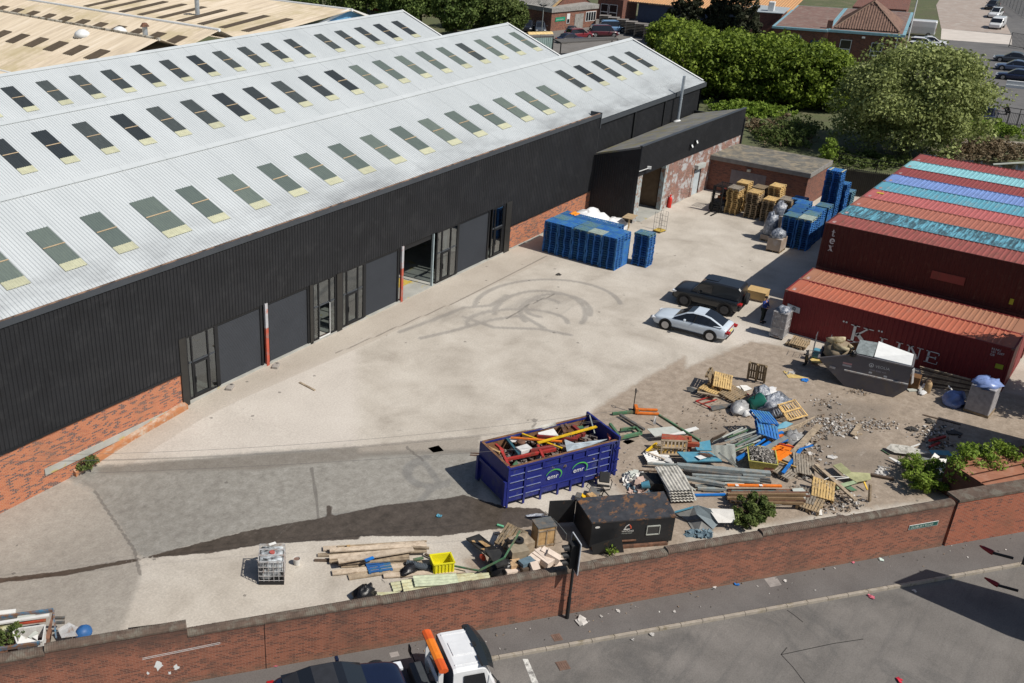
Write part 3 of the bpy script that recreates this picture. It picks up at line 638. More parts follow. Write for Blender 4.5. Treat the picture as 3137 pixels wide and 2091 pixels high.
for x, z, s_ in ((15.0,1.05,.16),(15.5,.8,.10),(15.3,.6,.06),(14.7,.75,.05)):
    c = wpt(wt(x),-.005, z); sp.add([c+wdir*s_*random.uniform(.5,1.4)*math.cos(a)+Vector((0,0, s_*random.uniform(.6,1.8)*math.sin(a))) for a in [i*.57 for i in range(11)]], [tuple(range(11))])
for z in (1.5,1.56): sp.add([wpt(wt(14.6),-.005, z-.1), wpt(wt(16.8),-.005, z), wpt(wt(16.8),-.005, z+.02), wpt(wt(14.6),-.005, z-.08)], [(0,1,2,3)])
sp.obj('paint_splash', M_white, bw)
# taller stretch right of the pier
tw = empty('tall_boundary_wall', tuple(wpt(wt(42.05))),0, 'taller red brick wall with thick coping right of the street name plate', 'wall')
A, Bp = wpt(wt(42.02),0), wpt(wt(62),0); z = 2.22
mb = MB()
def wallbox(mb, A, Bp, n0, n1, z0, z1): return mb.add([A+wnor*n0+Vector((0,0, z0)), Bp+wnor*n0+Vector((0,0, z0)), Bp+wnor*n0+Vector((0,0, z1)), A+wnor*n0+Vector((0,0, z1)), A+wnor*n1+Vector((0,0, z0)), Bp+wnor*n1+Vector((0,0, z0)), Bp+wnor*n1+Vector((0,0, z1)), A+wnor*n1+Vector((0,0, z1))], [(0,1,2,3),(5,4,7,6),(3,2,6,7),(4,0,3,7),(1,5,6,2),(4,5,1,0)])
wallbox(MB(), A, Bp,-.02,.48,-.2, z).obj('wall_panel', mbrick('orange_brick',(.33,.09,.045),(.27,.075,.04),(.15,.05,.035),(.33,.22,.16), dark=.1, stain=(.12,.08,.05)), tw)
mb = MB(); L = (Bp-A).length; k = int(L/.0775)
for i in range(k): wallbox(mb, A+wdir*(i*L/k), A+wdir*((i+.88)*L/k),-.06,.62, z+.002, z+.12)
mb.obj('coping', M_cop, tw); wallbox(MB(), A+wdir*.01, Bp,-.03,.6, z+.004, z+.105).obj('coping_mortar', mc('coping_mortar',(.26,.2,.15),.95), tw)
# street name plate
def text(body, size, loc, rot, mat, name='lettering', parent=None, ext=.003, sx=1, font=None, align='LEFT', world=True):
    c = bpy.data.curves.new(name, 'FONT'); c.body = body; c.size = size; c.extrude = ext; c.align_x = align; c.offset = 0
    o = bpy.data.objects.new(name, c); COL.objects.link(o); dg = bpy.context.evaluated_depsgraph_get(); me = bpy.data.meshes.new_from_object(o.evaluated_get(dg)); bpy.data.objects.remove(o)
    Mx = Matrix.Translation(loc) @ (rot if isinstance(rot, Matrix) else Matrix(rot)).to_4x4() @ Matrix.Diagonal((sx,1,1,1))
    me.transform(Mx)
    if parent is not None and world: me.transform(Matrix.Translation(-Vector(parent.location)))
    me.materials.clear(); me.materials.append(mat); o = bpy.data.objects.new(name, me); COL.objects.link(o); o.parent = parent; return o
def frame(xd, zd=(0,0,1)):
    xd = Vector(xd).normalized(); zd = Vector(zd); yn = xd.cross(zd).normalized(); zd = yn.cross(xd) * -1 if False else zd.normalized()
    return Matrix((xd, zd, xd.cross(zd))).transposed()
sgn = empty('street_name_plate', tuple(wpt(wt(40.25),-.03,1.3)),0, 'small green street name plate with white worn letters on the brick wall', 'sign')
A, Bp = wpt(wt(40.22),-.012,0), wpt(wt(41.4),-.012,0)
wallbox(MB(), A, Bp,-.018,0,1.22,1.44).obj('plate_rim', M_white, sgn); wallbox(MB(), A+wdir*.015, Bp-wdir*.015,-.022,-.0182,1.235,1.425).obj('plate', mc('green_enamel',(.012,.085,.07),.4, rnd=0), sgn)
text('OLD URY ROAD'.replace('D U', 'DBU'),.165, A+wdir*.07-wnor*.0245+Vector((0,0,1.27)), frame(wdir), mc('worn_white_lettering',(.45,.5,.45),.6, rnd=0), 'lettering', sgn,.002,.88)
# ---------------------------------------------------------------- shipping containers
def mcont(name, col, col2, amt=.45, streak=None, samt=.5):
    m, n, b = _new(name); v = _co(n)
    c = _ramp(n, _noise(n, v,.7,6,.6), [(.3, tuple(x*.86 for x in col)),(.7, col)])
    c = _mix(n, _math(n, 'MULTIPLY', _ramp(n, _noise(n, _map(n, v,(.5,2.6,1)),1.4,8,.75), [(.62-amt*.3,0),(.74-amt*.2,1)]),.75), c, col2)
    if streak: c = _mix(n, _math(n, 'MULTIPLY', _ramp(n, _noise(n, _map(n, v,(.55,3.2,1)),1.0,5,.8), [(.47,0),(.53,1)]), samt), c, streak)
    n.links.new(c, b.inputs['Base Color']); b.inputs['Roughness'].default_value = .6; b.inputs['Specular IOR Level'].default_value = .3; return m
RUST = (.12,.06,.04)
def container(x0, y1, z0, h, mtop, mside, label, group, ln=12.19):
    t = empty('shipping_container',(x0, y1-ln, z0),0, label, 'container', group); y0 = y1-ln; x1 = x0+2.42; z1 = z0+h
    C_ = lambda mb, nm, mt, **k: mb.obj(nm, mt, t, **k)
    C_(MB().corr((x1-.06, y0+.1, z1-.045),(0, ln-.2,0),(-(2.42-.12),0,0),(0,0,1),.285,.034,0, 'trap').bx(x0+.05, x1-.05, y1-.62, y1-.02, z1-.04, z1-.008).bx(x0+.05, x1-.05, y0+.02, y0+.6, z1-.04, z1-.008), 'roof_panel', mtop)
    C_(MB().corr((x0+.045, y1-.12, z0+.15),(0,-(ln-.24),0),(0,0, h-.22),(-1,0,0),.278,.036,0, 'trap'), 'side_panel', mside)
    C_(MB().corr((x1-.045, y0+.12, z0+.15),(0, ln-.24,0),(0,0, h-.22),(1,0,0),.278,.036,0, 'trap'), 'side_panel', mside)
    C_(MB().bx(x0+.02, x1-.02, y1-.05, y1-.015, z0+.1, z1-.05).bx(x0+.02, x1-.02, y0+.015, y0+.05, z0+.1, z1-.05), 'end_panel', mside)
    fr_ = MB()
    for x in (x0, x1-.08):
        fr_.bx(x, x+.08, y0+.12, y1-.12, z1-.075, z1-.003).bx(x, x+.08, y0+.12, y1-.12, z0, z0+.15)
        for y in (y0, y1-.12): fr_.bx(x, x+.08, y, y+.12, z0, z1-.003)
    for y in (y0, y1-.1): fr_.bx(x0+.08, x1-.08, y, y+.1, z1-.07, z1-.004).bx(x0+.08, x1-.08, y, y+.1, z0, z0+.14)
    C_(fr_, 'frame', mside)
    c_ = MB()
    for x in (x0-.004, x1-.158):
        for y in (y0-.004, y1-.174): c_.bx(x, x+.162, y, y+.178, z1-.10, z1+.012)
    C_(c_, 'corner_casting', mc('casting_rust',(.16,.07,.055),.8, var=.3, scale=5))
    C_(MB().bx(x0+.35, x0+.75, y1-.45, y1-.28, z1-.006, z1-.002), 'roof_code', mc('faded_white_code',(.5,.45,.44),.7, dirt=(.3,.12,.1), damt=.6))
    return t
CY = 16.9
rows = [('tex',(.30,.085,.072), RUST, None, 'rusty red container carrying white letters, front of the tall stack'),
 ('streaky',(.13,.36,.46),(.05,.07,.08),(.035,.055,.065), 'patchy blue container with dark streaked roof, second in the tall row'),
 ('salmon',(.40,.145,.10),(.25,.09,.06), None, 'salmon orange container between the streaky blue and pink ones'),
 ('pink',(.45,.13,.125),(.34,.085,.075), None, 'faded pink red container with a yellow roof mark'),
 ('cyan',(.11,.34,.44),(.20,.25,.26), None, 'cyan blue container with grey scuffs on its roof'),
 ('periwinkle',(.19,.29,.58),(.12,.18,.33), None, 'periwinkle blue container behind the cyan one'),
 ('maroon',(.27,.062,.06),(.20,.06,.05), None, 'maroon container between the periwinkle and pale turquoise ones'),
 ('turquoise',(.25,.53,.58),(.15,.32,.36), None, 'pale turquoise container, second from the back'),
 ('lastred',(.30,.075,.068),(.16,.07,.06), None, 'dull red container at the very back of the row')]
gC = 'shipping containers standing in rows'
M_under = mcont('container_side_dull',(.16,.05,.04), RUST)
for i, (nm, c, c2, st, lab) in enumerate(rows):
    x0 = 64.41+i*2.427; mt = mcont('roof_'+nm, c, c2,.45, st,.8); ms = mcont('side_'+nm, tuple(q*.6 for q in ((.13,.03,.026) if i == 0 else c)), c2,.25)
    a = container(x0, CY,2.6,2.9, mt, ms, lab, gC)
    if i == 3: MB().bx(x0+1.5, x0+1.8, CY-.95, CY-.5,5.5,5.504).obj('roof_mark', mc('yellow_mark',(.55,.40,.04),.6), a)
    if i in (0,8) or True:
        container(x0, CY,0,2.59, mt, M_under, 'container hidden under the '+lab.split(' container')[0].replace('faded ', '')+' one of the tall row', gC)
kr = mcont('roof_orange',(.44,.135,.08),(.30,.13,.09),.4); kr2 = mcont('roof_tan',(.40,.19,.115),(.30,.15,.10),.7); ks = mcont('side_oxblood',(.20,.026,.027),(.16,.05,.04),.2)
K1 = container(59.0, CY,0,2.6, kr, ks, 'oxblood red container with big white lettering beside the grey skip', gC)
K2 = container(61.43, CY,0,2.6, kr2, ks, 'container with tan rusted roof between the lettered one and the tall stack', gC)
M_let = mc('white_lettering',(.60,.62,.62),.6, var=.1, rnd=0)
def letters(parent, x, spec, nm='lettering'):
    """spec: list of polygons in (distance along -Y from a start, z)"""
    mb = MB()
    for y0, P in spec: mb.add([(x, y0-a, z) for a, z in P], [tuple(range(len(P)))])
    return mb.obj(nm, M_let, parent)
def slab_letter(ch, y0, z0, h, w):
    s_ = h*.15; t = h*.05; P = []
    R = lambda a, b_, c, d: P.append((y0, [(a, c),(b_, c),(b_, d),(a, d)]))
    sk = .18*h
    R(0,.42*w if ch in 'KLN' else w, z0, z0+t) if ch != 'E' else R(0, w, z0, z0+t)
    if ch in 'KIN': R(0,.42*w if ch != 'I' else w, z0+h-t, z0+h)
    if ch == 'L': R(0,.6*w, z0+h-t, z0+h); R(0, w, z0, z0+t*1.6); R(w-t, w, z0, z0+h*.3)
    st = .14*w if ch != 'I' else .5*w-s_*.5
    R(st, st+s_, z0, z0+h)
    if ch == 'E': R(0, w, z0+h-t*1.5, z0+h); R(st, w*.8, z0+h*.47, z0+h*.55); R(w-t, w, z0, z0+h*.25); R(w-t, w, z0+h*.78, z0+h); R(w*.75, w*.82, z0+h*.38, z0+h*.64)
    if ch == 'K':
        P.append((y0, [(st+s_, z0+h*.42),(st+s_+t*1.4, z0+h*.34),(w*.86, z0+h),(w*.76, z0+h)])); P.append((y0, [(w*.40, z0+h*.62),(w*.28, z0+h*.52),(w*.68, z0),(w*.98, z0)])); R(.55*w,1.06*w, z0, z0+t); R(.58*w,1.05*w, z0+h-t, z0+h)
    if ch == 'N':
        P.append((y0, [(st, z0+h),(st+s_*1.2, z0+h),(w*.86, z0),(w*.72, z0)])); R(w*.78, w*.84, z0, z0+h); R(w*.62, w, z0+h-t, z0+h)
    return P
xk = 59.0-.004; sp = []
sp += slab_letter('K',12.85,.52,1.04,1.2)
for y0, ch, w in ((11.2, 'L',.72),(10.3, 'I',.36),(9.75, 'N',.88),(8.72, 'E',.68)): sp += slab_letter(ch, y0,.52,.72, w)
for y in (13.28,13.12,11.33,11.17): sp.append((y, [(.055*math.cos(a),1.6+.06*math.sin(a)) for a in [k*.78 for k in range(8)]]))
letters(K1, xk, sp)
text('KLNU\n101 2387\nGB',.17,(xk,5.75,2.26), frame((0,-1,0)), M_let, 'container_code', K1,.002)
MB().bx(xk-.002, xk,4.98,5.35,1.28,1.55).obj('hazard_label', mc('lime_label',(.34,.38,.03),.6, rnd=0), K1)
fl = MB().add([(xk-.002,16.58,1.42),(xk-.002,15.8,1.34),(xk-.002,15.82,1.70),(xk-.002,16.58,1.80)], [(0,1,2,3)]).obj('logo_panel', M_let, K1)
q = MB(); 
for a in range(8): q.add([(xk-.006,16.16+.11*math.cos(a*.785+d)*r_,1.57+.13*math.sin(a*.785+d)*r_) for r_, d in ((.3,.1),(1,.1),(1,.62),(.3,.62))], [(0,1,2,3)])
q.obj('logo', mc('dark_logo',(.05,.05,.06),.6, rnd=0), K1)
tex = [o for o in bpy.data.objects if o.get('label') == rows[0][4]][0]
def glyph(ch, y0, z0, h):
    t = h*.1; P = []; R = lambda a, b_, c, d: P.append((y0, [(a*h, z0+c*h),(b_*h, z0+c*h),(b_*h, z0+d*h),(a*h, z0+d*h)]))
    if ch == 't': R(.22,.42,.06,1.25); R(.05,.66,.80,.92); R(.3,.62,0,.12); R(.56,.66,.04,.22)
    if ch == 'x':
        P.append((y0, [(.02*h, z0+h),(.28*h, z0+h),(.78*h, z0),(.50*h, z0)])); P.append((y0, [(.58*h, z0+h),(.68*h, z0+h),(.20*h, z0),(.08*h, z0)])); R(-.04,.34,.94,1.0); R(.48,.80,.94,1.0); R(0,.3,0,.06); R(.44,.84,0,.06)
    if ch == 'e':
        ro, ri = .40, .21; cx, cz = .4, .46; k = 18
        for i in range(k):
            a0, a1 = R_(-38+ -0+ (i)*318/k+38-0), R_((i+1)*318/k)
            P.append((y0, [((cx+ro*math.cos(a0))*h, z0+(cz+1.15*ro*math.sin(a0))*h),((cx+ro*math.cos(a1))*h, z0+(cz+1.15*ro*math.sin(a1))*h),((cx+ri*math.cos(a1))*h, z0+(cz+1.3*ri*math.sin(a1))*h),((cx+ri*math.cos(a0))*h, z0+(cz+1.3*ri*math.sin(a0))*h)]))
        R(.2,.8,.42,.54)
    return P
sp = glyph('t',16.42,4.72,.34)+glyph('e',16.42,4.22,.40)+glyph('x',16.42,3.74,.38)
letters(tex,64.41-.004, sp)
MB().bx(64.4,64.408,8.6,10.4,3.5,4.0).obj('repair_patch', mcont('patch',(.24,.06,.05), RUST), tex)
MB().bx(64.4,64.406,5.95,6.15,3.05,3.4).obj('yellow_sticker', mc('lime_label',(.34,.38,.03),.6), tex)

# ---------------------------------------------------------------- blue scrap skip
M_blue = mc('skip_blue',(.014,.022,.17),.5, var=.15, scale=1.5, dirt=(.05,.06,.15), damt=.25, rnd=0)
M_blued = mc('skip_blue_chipped',(.22,.26,.42),.6, var=.3, scale=6, rnd=0)
M_inner = mc('rusty_steel_inside',(.21,.105,.05),.85, var=.35, scale=2, dirt=(.10,.05,.03), damt=.5, rnd=0)
A0, A1 = Vector((31.91,18.92,0)), Vector((37.31,16.44,0)); sd = (A1-A0).normalized(); sn = Vector((-sd.y, sd.x,0)); SL = 5.95; SW = 2.45; SH = 2.12
def S(a, b_, z): return A0+sd*a+sn*b_+Vector((0,0, z))
def sbox(mb, a0, a1, b0, b1, z0, z1): 
    return mb.add([S(a0, b0, z0), S(a1, b0, z0), S(a1, b1, z0), S(a0, b1, z0), S(a0, b0, z1), S(a1, b0, z1), S(a1, b1, z1), S(a0, b1, z1)], [(0,3,2,1),(4,5,6,7),(0,1,5,4),(1,2,6,5),(2,3,7,6),(3,0,4,7)])
sk = empty('blue_scrap_skip', tuple(A0),0, 'large dark blue scrap metal skip heaped with red and yellow steel', 'skip')
K_ = lambda mb, nm, mt, **k: mb.obj(nm, mt, sk, **k)
mb = MB(); sbox(mb,.05, SL-.1,.04,.09,.3, SH-.1); sbox(mb,.05, SL-.1, SW-.09, SW-.04,.3, SH-.1); sbox(mb,0,.06,.04, SW-.04,.3, SH-.02); sbox(mb,0, SL,.1, SW-.1,.22,.30)
K_(mb, 'shell', M_blue)
mb = MB(); sbox(mb,.06, SL-.12,.092,.10,.3, SH-.1); sbox(mb,.06, SL-.12, SW-.10, SW-.092,.3, SH-.1); sbox(mb,.062,.07,.1, SW-.1,.3, SH-.02); sbox(mb,.07, SL-.1,.1, SW-.1,.302,.31)
K_(mb, 'inner_lining', M_inner)
mb = MB(); sbox(mb,0, SL-.05,-.02,.12, SH-.12, SH); sbox(mb,0, SL-.05, SW-.12, SW+.02, SH-.12, SH); sbox(mb,-.03,.12,.12, SW-.12, SH-.02, SH+.05); K_(mb, 'top_rail', M_blue, bevel=.015)
mb = MB(); sbox(mb,.1, SL-.1,.0,.12, SH+.002, SH+.012); sbox(mb,.12, SL-.1, SW-.12, SW, SH+.002, SH+.012); sbox(mb,-.02,.1,.12, SW-.12, SH+.052, SH+.06); K_(mb, 'worn_rim', M_inner)
for i, a in enumerate((.05,.92,1.82,2.75,3.45,4.15,4.9,5.55)):
    mb = MB(); sbox(mb, a-.05, a+.05,-.02,.045,.05 if i in (0,1) else .0, SH-.12); sbox(mb, a-.05, a+.05, SW-.045, SW+.02,.0, SH-.12)
    if 1 < i < 6: mb = MB(); sbox(mb, a-.05, a+.05,-.02,.045,.0,.62); sbox(mb, a-.05, a+.05,-.02,.045, SH-.42, SH-.12); sbox(mb, a-.05, a+.05, SW-.045, SW+.02,0, SH-.12)
    K_(mb, 'side_rib', M_blue)
for a0, a1 in ((.1,.87),(.97,1.77),(4.2,4.85),(4.95,5.5)):
    for z in (.55,.92,1.3,1.68):
        mb = MB(); sbox(mb, a0, a1,-.015,.04, z, z+.035); r_ = K_(mb, 'pressing', M_blue); mb = MB(); sbox(mb, a0+.02, a1-.02,-.02,-.0155, z+.005, z+.045); q = mb.obj('chipped_edge', M_blued, sk); q.parent = r_
mb = MB(); sbox(mb,1.82,4.15,-.012,.04,.62,.66); sbox(mb,1.82,4.15,-.012,.04, SH-.46, SH-.42); K_(mb, 'side_pressing', M_blue)
mb = MB(); sbox(mb, SL-.1, SL,-.02, SW+.02,.2,.35); sbox(mb, SL-.1, SL,-.03,.1,.2, SH+.12); sbox(mb, SL-.1, SL, SW-.1, SW+.03,.2, SH+.12); sbox(mb, SL-.1, SL,-.03, SW+.03, SH+.1, SH+.2); sbox(mb, SL-.08, SL-.02,.1, SW-.1,.35, SH+.1)
K_(mb, 'rear_door', M_blue, bevel=.01)
mb = MB()
for z in (.5,1.1,1.7): mb.beam(S(SL-.28,-.05, z), S(SL+.03,-.05, z),.06)
mb.tube([S(SL-.2,-.07,.35), S(SL-.2,-.07, SH)],.035,8).tube([S(SL-.34,-.05,.3), S(SL-.34,-.05, SH-.1)],.03,8); K_(mb, 'door_hinge', M_blue)
K_(MB().beam(S(4.75,-.1,.42), S(5.35,-.1,.52),.04), 'orange_lever', mc('orange_rust_paint',(.5,.18,.04),.7))
mb = MB(); sbox(mb,.3, SL,.35,.5,0,.22); sbox(mb,.3, SL, SW-.5, SW-.35,0,.22); K_(mb, 'runner', M_blue)
mb = MB(); sbox(mb,-.14,.0,.0,.16,.15,1.4); sbox(mb,-.14,0, SW-.16, SW,.15,1.4); sbox(mb,-.1,0,.16, SW-.16,1.25,1.4); K_(mb, 'front_frame', M_blue)
M_grn = mc('bright_green',(.08,.42,.07),.5, rnd=0)
for a in (2.02,3.42):
    o_ = text('emr',.34, S(a+.06,-.026,.98), frame(sd), M_white, 'logo_lettering', sk,.002,1.05)
    mb = MB()
    for i in range(22):
        t0, t1 = R_(165-i*9.2), R_(165-(i+1)*9.2); w0, w1 = .02+.055*math.sin(math.pi*i/22), .02+.055*math.sin(math.pi*(i+1)/22)
        mb.add([S(a+.40+(.40+w)*math.cos(t),-.027,1.12+(.30+w*.8)*math.sin(t)) for t, w in ((t0,0),(t1,0),(t1, w1),(t0, w0))], [(0,1,2,3)])
    q = mb.obj('logo_swoosh', M_grn, sk)

# ---------------------------------------------------------------- grey chain skip
M_skg = mc('skip_grey',(.125,.118,.128),.6, var=.12, scale=1.3, dirt=(.16,.14,.12), damt=.25, rnd=0)
M_galv = mc('worn_steel_rail',(.42,.42,.42),.5, var=.2, scale=5, dirt=(.3,.22,.18), rnd=0)
B0 = Vector((53.975,11.337,0)); bd = Vector((.1724,-.985,0)).normalized(); bn = Vector((-bd.y, bd.x,0))     # along, and away from viewer
def Bq(s_, d, z): return B0+bd*s_+bn*d+Vector((0,0, z))
gs = empty('grey_skip', tuple(B0),0, 'grey steel chain skip full of stone basins and white boards', 'skip')
prof = [(0,0),(2.42,0),(2.95,.65),(2.92,1.95),(.1,1.97),(-1.41,1.27),(-.25,.4)]
prof = [(0,0),(2.42,0),(2.96,.65),(2.92,1.95),(.1,1.98),(-1.6,1.30)]
W2 = 1.75
mb = MB(); k = len(prof)
vs = [Bq(a,0, z) for a, z in prof]+[Bq(a, W2, z) for a, z in prof]
mb.add(vs, [tuple(range(k)), tuple(range(k,2*k))[::-1],(0, k, k+1,1),(1, k+1, k+2,2),(2, k+2, k+3,3),(5, k+5, k,0)])
mb.obj('shell', M_skg, gs)
mb = MB(); vs = [Bq(a,.05, z+.03) for a, z in prof]+[Bq(a, W2-.05, z+.03) for a, z in prof]; mb.add(vs, [tuple(range(k))[::-1], tuple(range(k,2*k)),(1, k+1, k,0)]); mb.obj('inner_lining', M_inner, gs)
mb = MB()
for d in (0, W2): 
    for (a, z), (a2, z2) in zip(prof[3:5], prof[4:6]): mb.beam(Bq(a, d, z), Bq(a2, d, z2),.09,.08)
mb.beam(Bq(2.92,0,1.95), Bq(2.92, W2,1.95),.09).beam(Bq(-1.6,0,1.3), Bq(-1.6, W2,1.3),.09); mb.obj('rim', M_skg, gs)
MB().beam(Bq(-.2,-.04,.97), Bq(2.93,-.04,.965),.07,.07).obj('side_rail', M_galv, gs)
MB().beam(Bq(-.95,-.02,.97), Bq(-.65,-.02,.95),.05,.12).beam(Bq(2.98,-.05,1.9), Bq(3.1,.25,.95),.05,.2).obj('lifting_lug', M_galv, gs)
fr2 = frame(bd)
MX = M_let
text('VEOLIA',.21, Bq(1.22,-.006,1.50), fr2, MX, 'lettering', gs,.002)
text('0345 6060 460',.135, Bq(.98,-.006,1.27), fr2, mc('grey_lettering',(.36,.34,.36),.6), 'phone_number', gs,.002)
mb = MB()
for i in range(20):
    t0, t1 = R_(i*18), R_((i+1)*18); mb.add([Bq(1.02+r_*math.cos(t),-.005,1.58+r_*math.sin(t)) for t, r_ in ((t0,.085),(t1,.085),(t1,.12),(t0,.12))], [(0,1,2,3)])
mb.add([Bq(1.02,-.005,1.63), Bq(1.06,-.005,1.57), Bq(1.02,-.005,1.48), Bq(.98,-.005,1.57)], [(0,1,2,3)]); mb.obj('logo', MX, gs)
mb = MB()
for a, z in ((.98,1.1),(1.72,1.06)): mb.add([Bq(a,-.005, z), Bq(a+.16,-.005, z), Bq(a+.16,-.005, z+.1), Bq(a,-.005, z+.1)], [(0,1,2,3)])
mb.obj('info_sticker', MX, gs)
for z, cc, nm in ((1.32,(.45,.25,.25), 'red_notice'),(1.19,(.42,.42,.44), 'grey_notice')):
    MB().add([Bq(-.35,-.006, z), Bq(.1,-.006, z), Bq(.1,-.006, z+.1), Bq(-.35,-.006, z+.1)], [(0,1,2,3)]).obj(nm, mc('notice_'+nm, cc,.7), gs)
# contents
M_stone = mc('sandstone_plastic',(.44,.38,.25),.8, var=.2, scale=4, dirt=(.2,.15,.08), damt=.4, rnd=0)
def basin(p, r, tilt, yaw, lab):
    e = MB().lathe([(r*.45,0),(r*.95, r*.3),(r*1.0, r*.62),(r*.9, r*.62),(r*.75, r*.3),(r*.2, r*.2)],18); o = e.obj('stone_basin', M_stone, label=lab, cat='basin', smooth=True)
    o.location = p; o.rotation_euler = (tilt,0, yaw); o.scale = (1.25,.85,1.3); return o
p = G(dD,1115,600,1.75); basin(p,.42,.35,1.2, 'lower beige stone basin lying open in the grey skip')
p = G(dD,1090,500,2.05); basin(p,.42,.6,2.3, 'upper beige stone basin tipped over on the heap in the grey skip')
p = G(dD,1290,570,1.75); basin(p,.2,.5,.5, 'small beige stone pot right of the basins in the grey skip')
def lump(name, p, sx, sy, sz, mat, lab, cat, seed=0, amp=.25, rz_=0, n1=14, n2=9, group=None, smooth=True, par=None, flat=0):
    rn = np.random.default_rng(seed+3); ph = rn.uniform(0,6.28,(6,3)); fr_ = rn.uniform(1.5,5,(6,3)); mb = MB()
    for i in range(n2+1):
        th = math.pi*i/n2
        for j in range(n1):
            a = 2*math.pi*j/n1; d = np.array([math.sin(th)*math.cos(a), math.sin(th)*math.sin(a), math.cos(th)])
            q_ = 1+amp*sum(math.sin(fr_[k_] @ (d*2)+ph[k_,0]) for k_ in range(6))/3+rn.normal(0, amp*.18); z = d[2]*q_
            mb.v.append((d[0]*q_*sx, d[1]*q_*sy, max(z,-.35)*sz+.35*sz))
    for i in range(n2):
        for j in range(n1): mb.f.append((i*n1+j,(i+1)*n1+j,(i+1)*n1+(j+1) % n1, i*n1+(j+1) % n1))
    o = mb.obj(name, mat, par, lab, cat, group, smooth=smooth, world=False); o.location = tuple(map(float, p)); o.rotation_euler = (0,0, rz_); return o
lump('rubble_sack', G(dD,1090,660,1.3),.85,.7,.55, mc('brown_sack',(.24,.19,.13),.9), 'brown sack of rubble under the stone basins in the grey skip', 'sack',5)
def sheet(name, pts, th, mat, lab=None, cat=None, group=None, par=None):
    """flat board through surveyed corner points, th thick"""
    P = [Vector(p) for p in pts]; n_ = (P[1]-P[0]).cross(P[2]-P[0]).normalized()
    if n_.z < 0: n_ = -n_
    k = len(P); mb = MB().add([p-n_*th for p in P]+P, [tuple(range(k)), tuple(range(k,2*k))]+[(i,(i+1) % k, k+(i+1) % k, k+i) for i in range(k)])
    bmf = mb.obj(name, mat, par, lab, cat, group)
    me = bmf.data; bb = bmesh.new(); bb.from_mesh(me); bmesh.ops.recalc_face_normals(bb, faces=bb.faces); bb.to_mesh(me); bb.free(); return bmf
sheet('white_board', [Bq(1.05,.12,2.06), Bq(2.85,.1,2.02), Bq(2.85,1.7,2.0), Bq(1.05,1.7,2.32)],.06, M_white, 'big white board lying over the right half of the grey skip', 'board')
sheet('crumpled_cladding_sheet', [Bq(.1,.2,2.0), Bq(1.0,.2,2.0), Bq(1.03,1.3,2.4), Bq(.15,1.3,2.35)],.2, mc('grey_foil_sheet',(.22,.25,.25),.6, var=.4, scale=5), 'grey crumpled sheet leaning up in the middle of the grey skip', 'sheet')
lump('black_sack', Bq(.05,-.02,1.9),.22,.16,.22, mc('black_plastic',(.012,.012,.013),.3, bump=.6), 'small black plastic sack hanging on the front rim of the grey skip', 'sack',8)

# ---------------------------------------------------------------- pallets
def pallet_mesh(w, d, h, top=7):
    mb = MB(); t = h*.13
    for i in range(top): mb.box((0,(-.5+(i+.5)/top)*w, h-t/2),(d, w/top*.74, t))
    for x in (-.5+.05,0,.5-.05): mb.box((x*d,0, h-1.5*t-.001),(.1, w, t))
    for x in (-.5+.05,0,.5-.05):
        for y in (-.5+.055,0,.5-.055): mb.box((x*d, y*w, h*.44),(.1,.11, h*.60))
    for y in (-.5+.055,0,.5-.055): mb.box((0, y*w, t/2),(d,.11, t))
    return mb
def mpal(name, c, v=.3, dirt=None, rnd=.3): return mc(name, c,.8, var=v, scale=4, dirt=dirt, damt=.4, rnd=rnd, bump=.1)
M_pb = mpal('pallet_blue',(.020,.115,.36),.25,(.05,.16,.25),.25); M_py = mpal('pallet_yellow',(.62,.42,.17),.25,(.36,.25,.12),.15); M_po = mpal('pallet_old',(.33,.24,.14),.3,(.2,.16,.11)); M_pg = mpal('pallet_grey',(.24,.21,.17),.3,(.15,.12,.09))
M_pt = mpal('pallet_teal',(.10,.20,.22),.3,(.05,.14,.3),.15); M_pgr = mpal('pallet_grey_green',(.30,.36,.32),.2, None,.1)
def pmesh(name, w, d, h, mat, top=7):
    o = pallet_mesh(w, d, h, top).obj(name, mat); me = o.data; bpy.data.objects.remove(o); return me
PB, PT, PGR = pmesh('pallet',1.17,1.0,.17, M_pb), pmesh('pallet',1.17,1.0,.17, M_pt), pmesh('pallet',1.17,1.0,.17, M_pgr)
PBd = pmesh('pallet',1.02,1.18,.17, M_pb,9); PTd = pmesh('pallet',1.02,1.18,.17, M_pt,9); PGd = pmesh('pallet',1.02,1.18,.17, M_pgr,9)
PY, PO, PG_ = pmesh('pallet',.98,1.18,.165, M_py,8), pmesh('pallet',.98,1.18,.165, M_po,8), pmesh('pallet',.98,1.18,.165, M_pg,8)
def pallet(me, loc, rz_, lab, group=None, rot=None):
    o = bpy.data.objects.new('pallet', me); COL.objects.link(o); o.location = tuple(map(float, loc)); o.rotation_euler = rot if rot is not None else (0,0, rz_); return tag(o, lab, 'pallet', group)
def pstack(x, y, n_, me, h, lab, group, z0=0, topme=None, toplab=None, jit=.015, rz_=0, from_=0):
    for i in range(from_, n_):
        last = i == n_-1
        pallet(topme if last and topme else me,(x+random.gauss(0, jit), y+random.gauss(0, jit), z0+i*h), rz_+random.gauss(0,.012), toplab if last and toplab else lab, group if not (last and toplab) else None)
gA = 'blue pallets stacked beside the warehouse brick plinth'
ords = ['first', 'second', 'third', 'fourth', 'fifth']
tops = [PB, PB, PT, PGR, PB]
for i in range(5):
    y = 34.30-i*1.172
    pstack(61.35, y,14, PB,.171, 'blue pallet in the %s front stack from the brick plinth, below its top one' % ords[i], 'blue pallets, %s front stack' % ords[i], topme=tops[i], toplab='%s pallet on top of the %s front stack from the brick plinth' % (['teal blue', 'blue', 'teal', 'grey green', 'bright blue'][i], ords[i]))
stuff = MB()
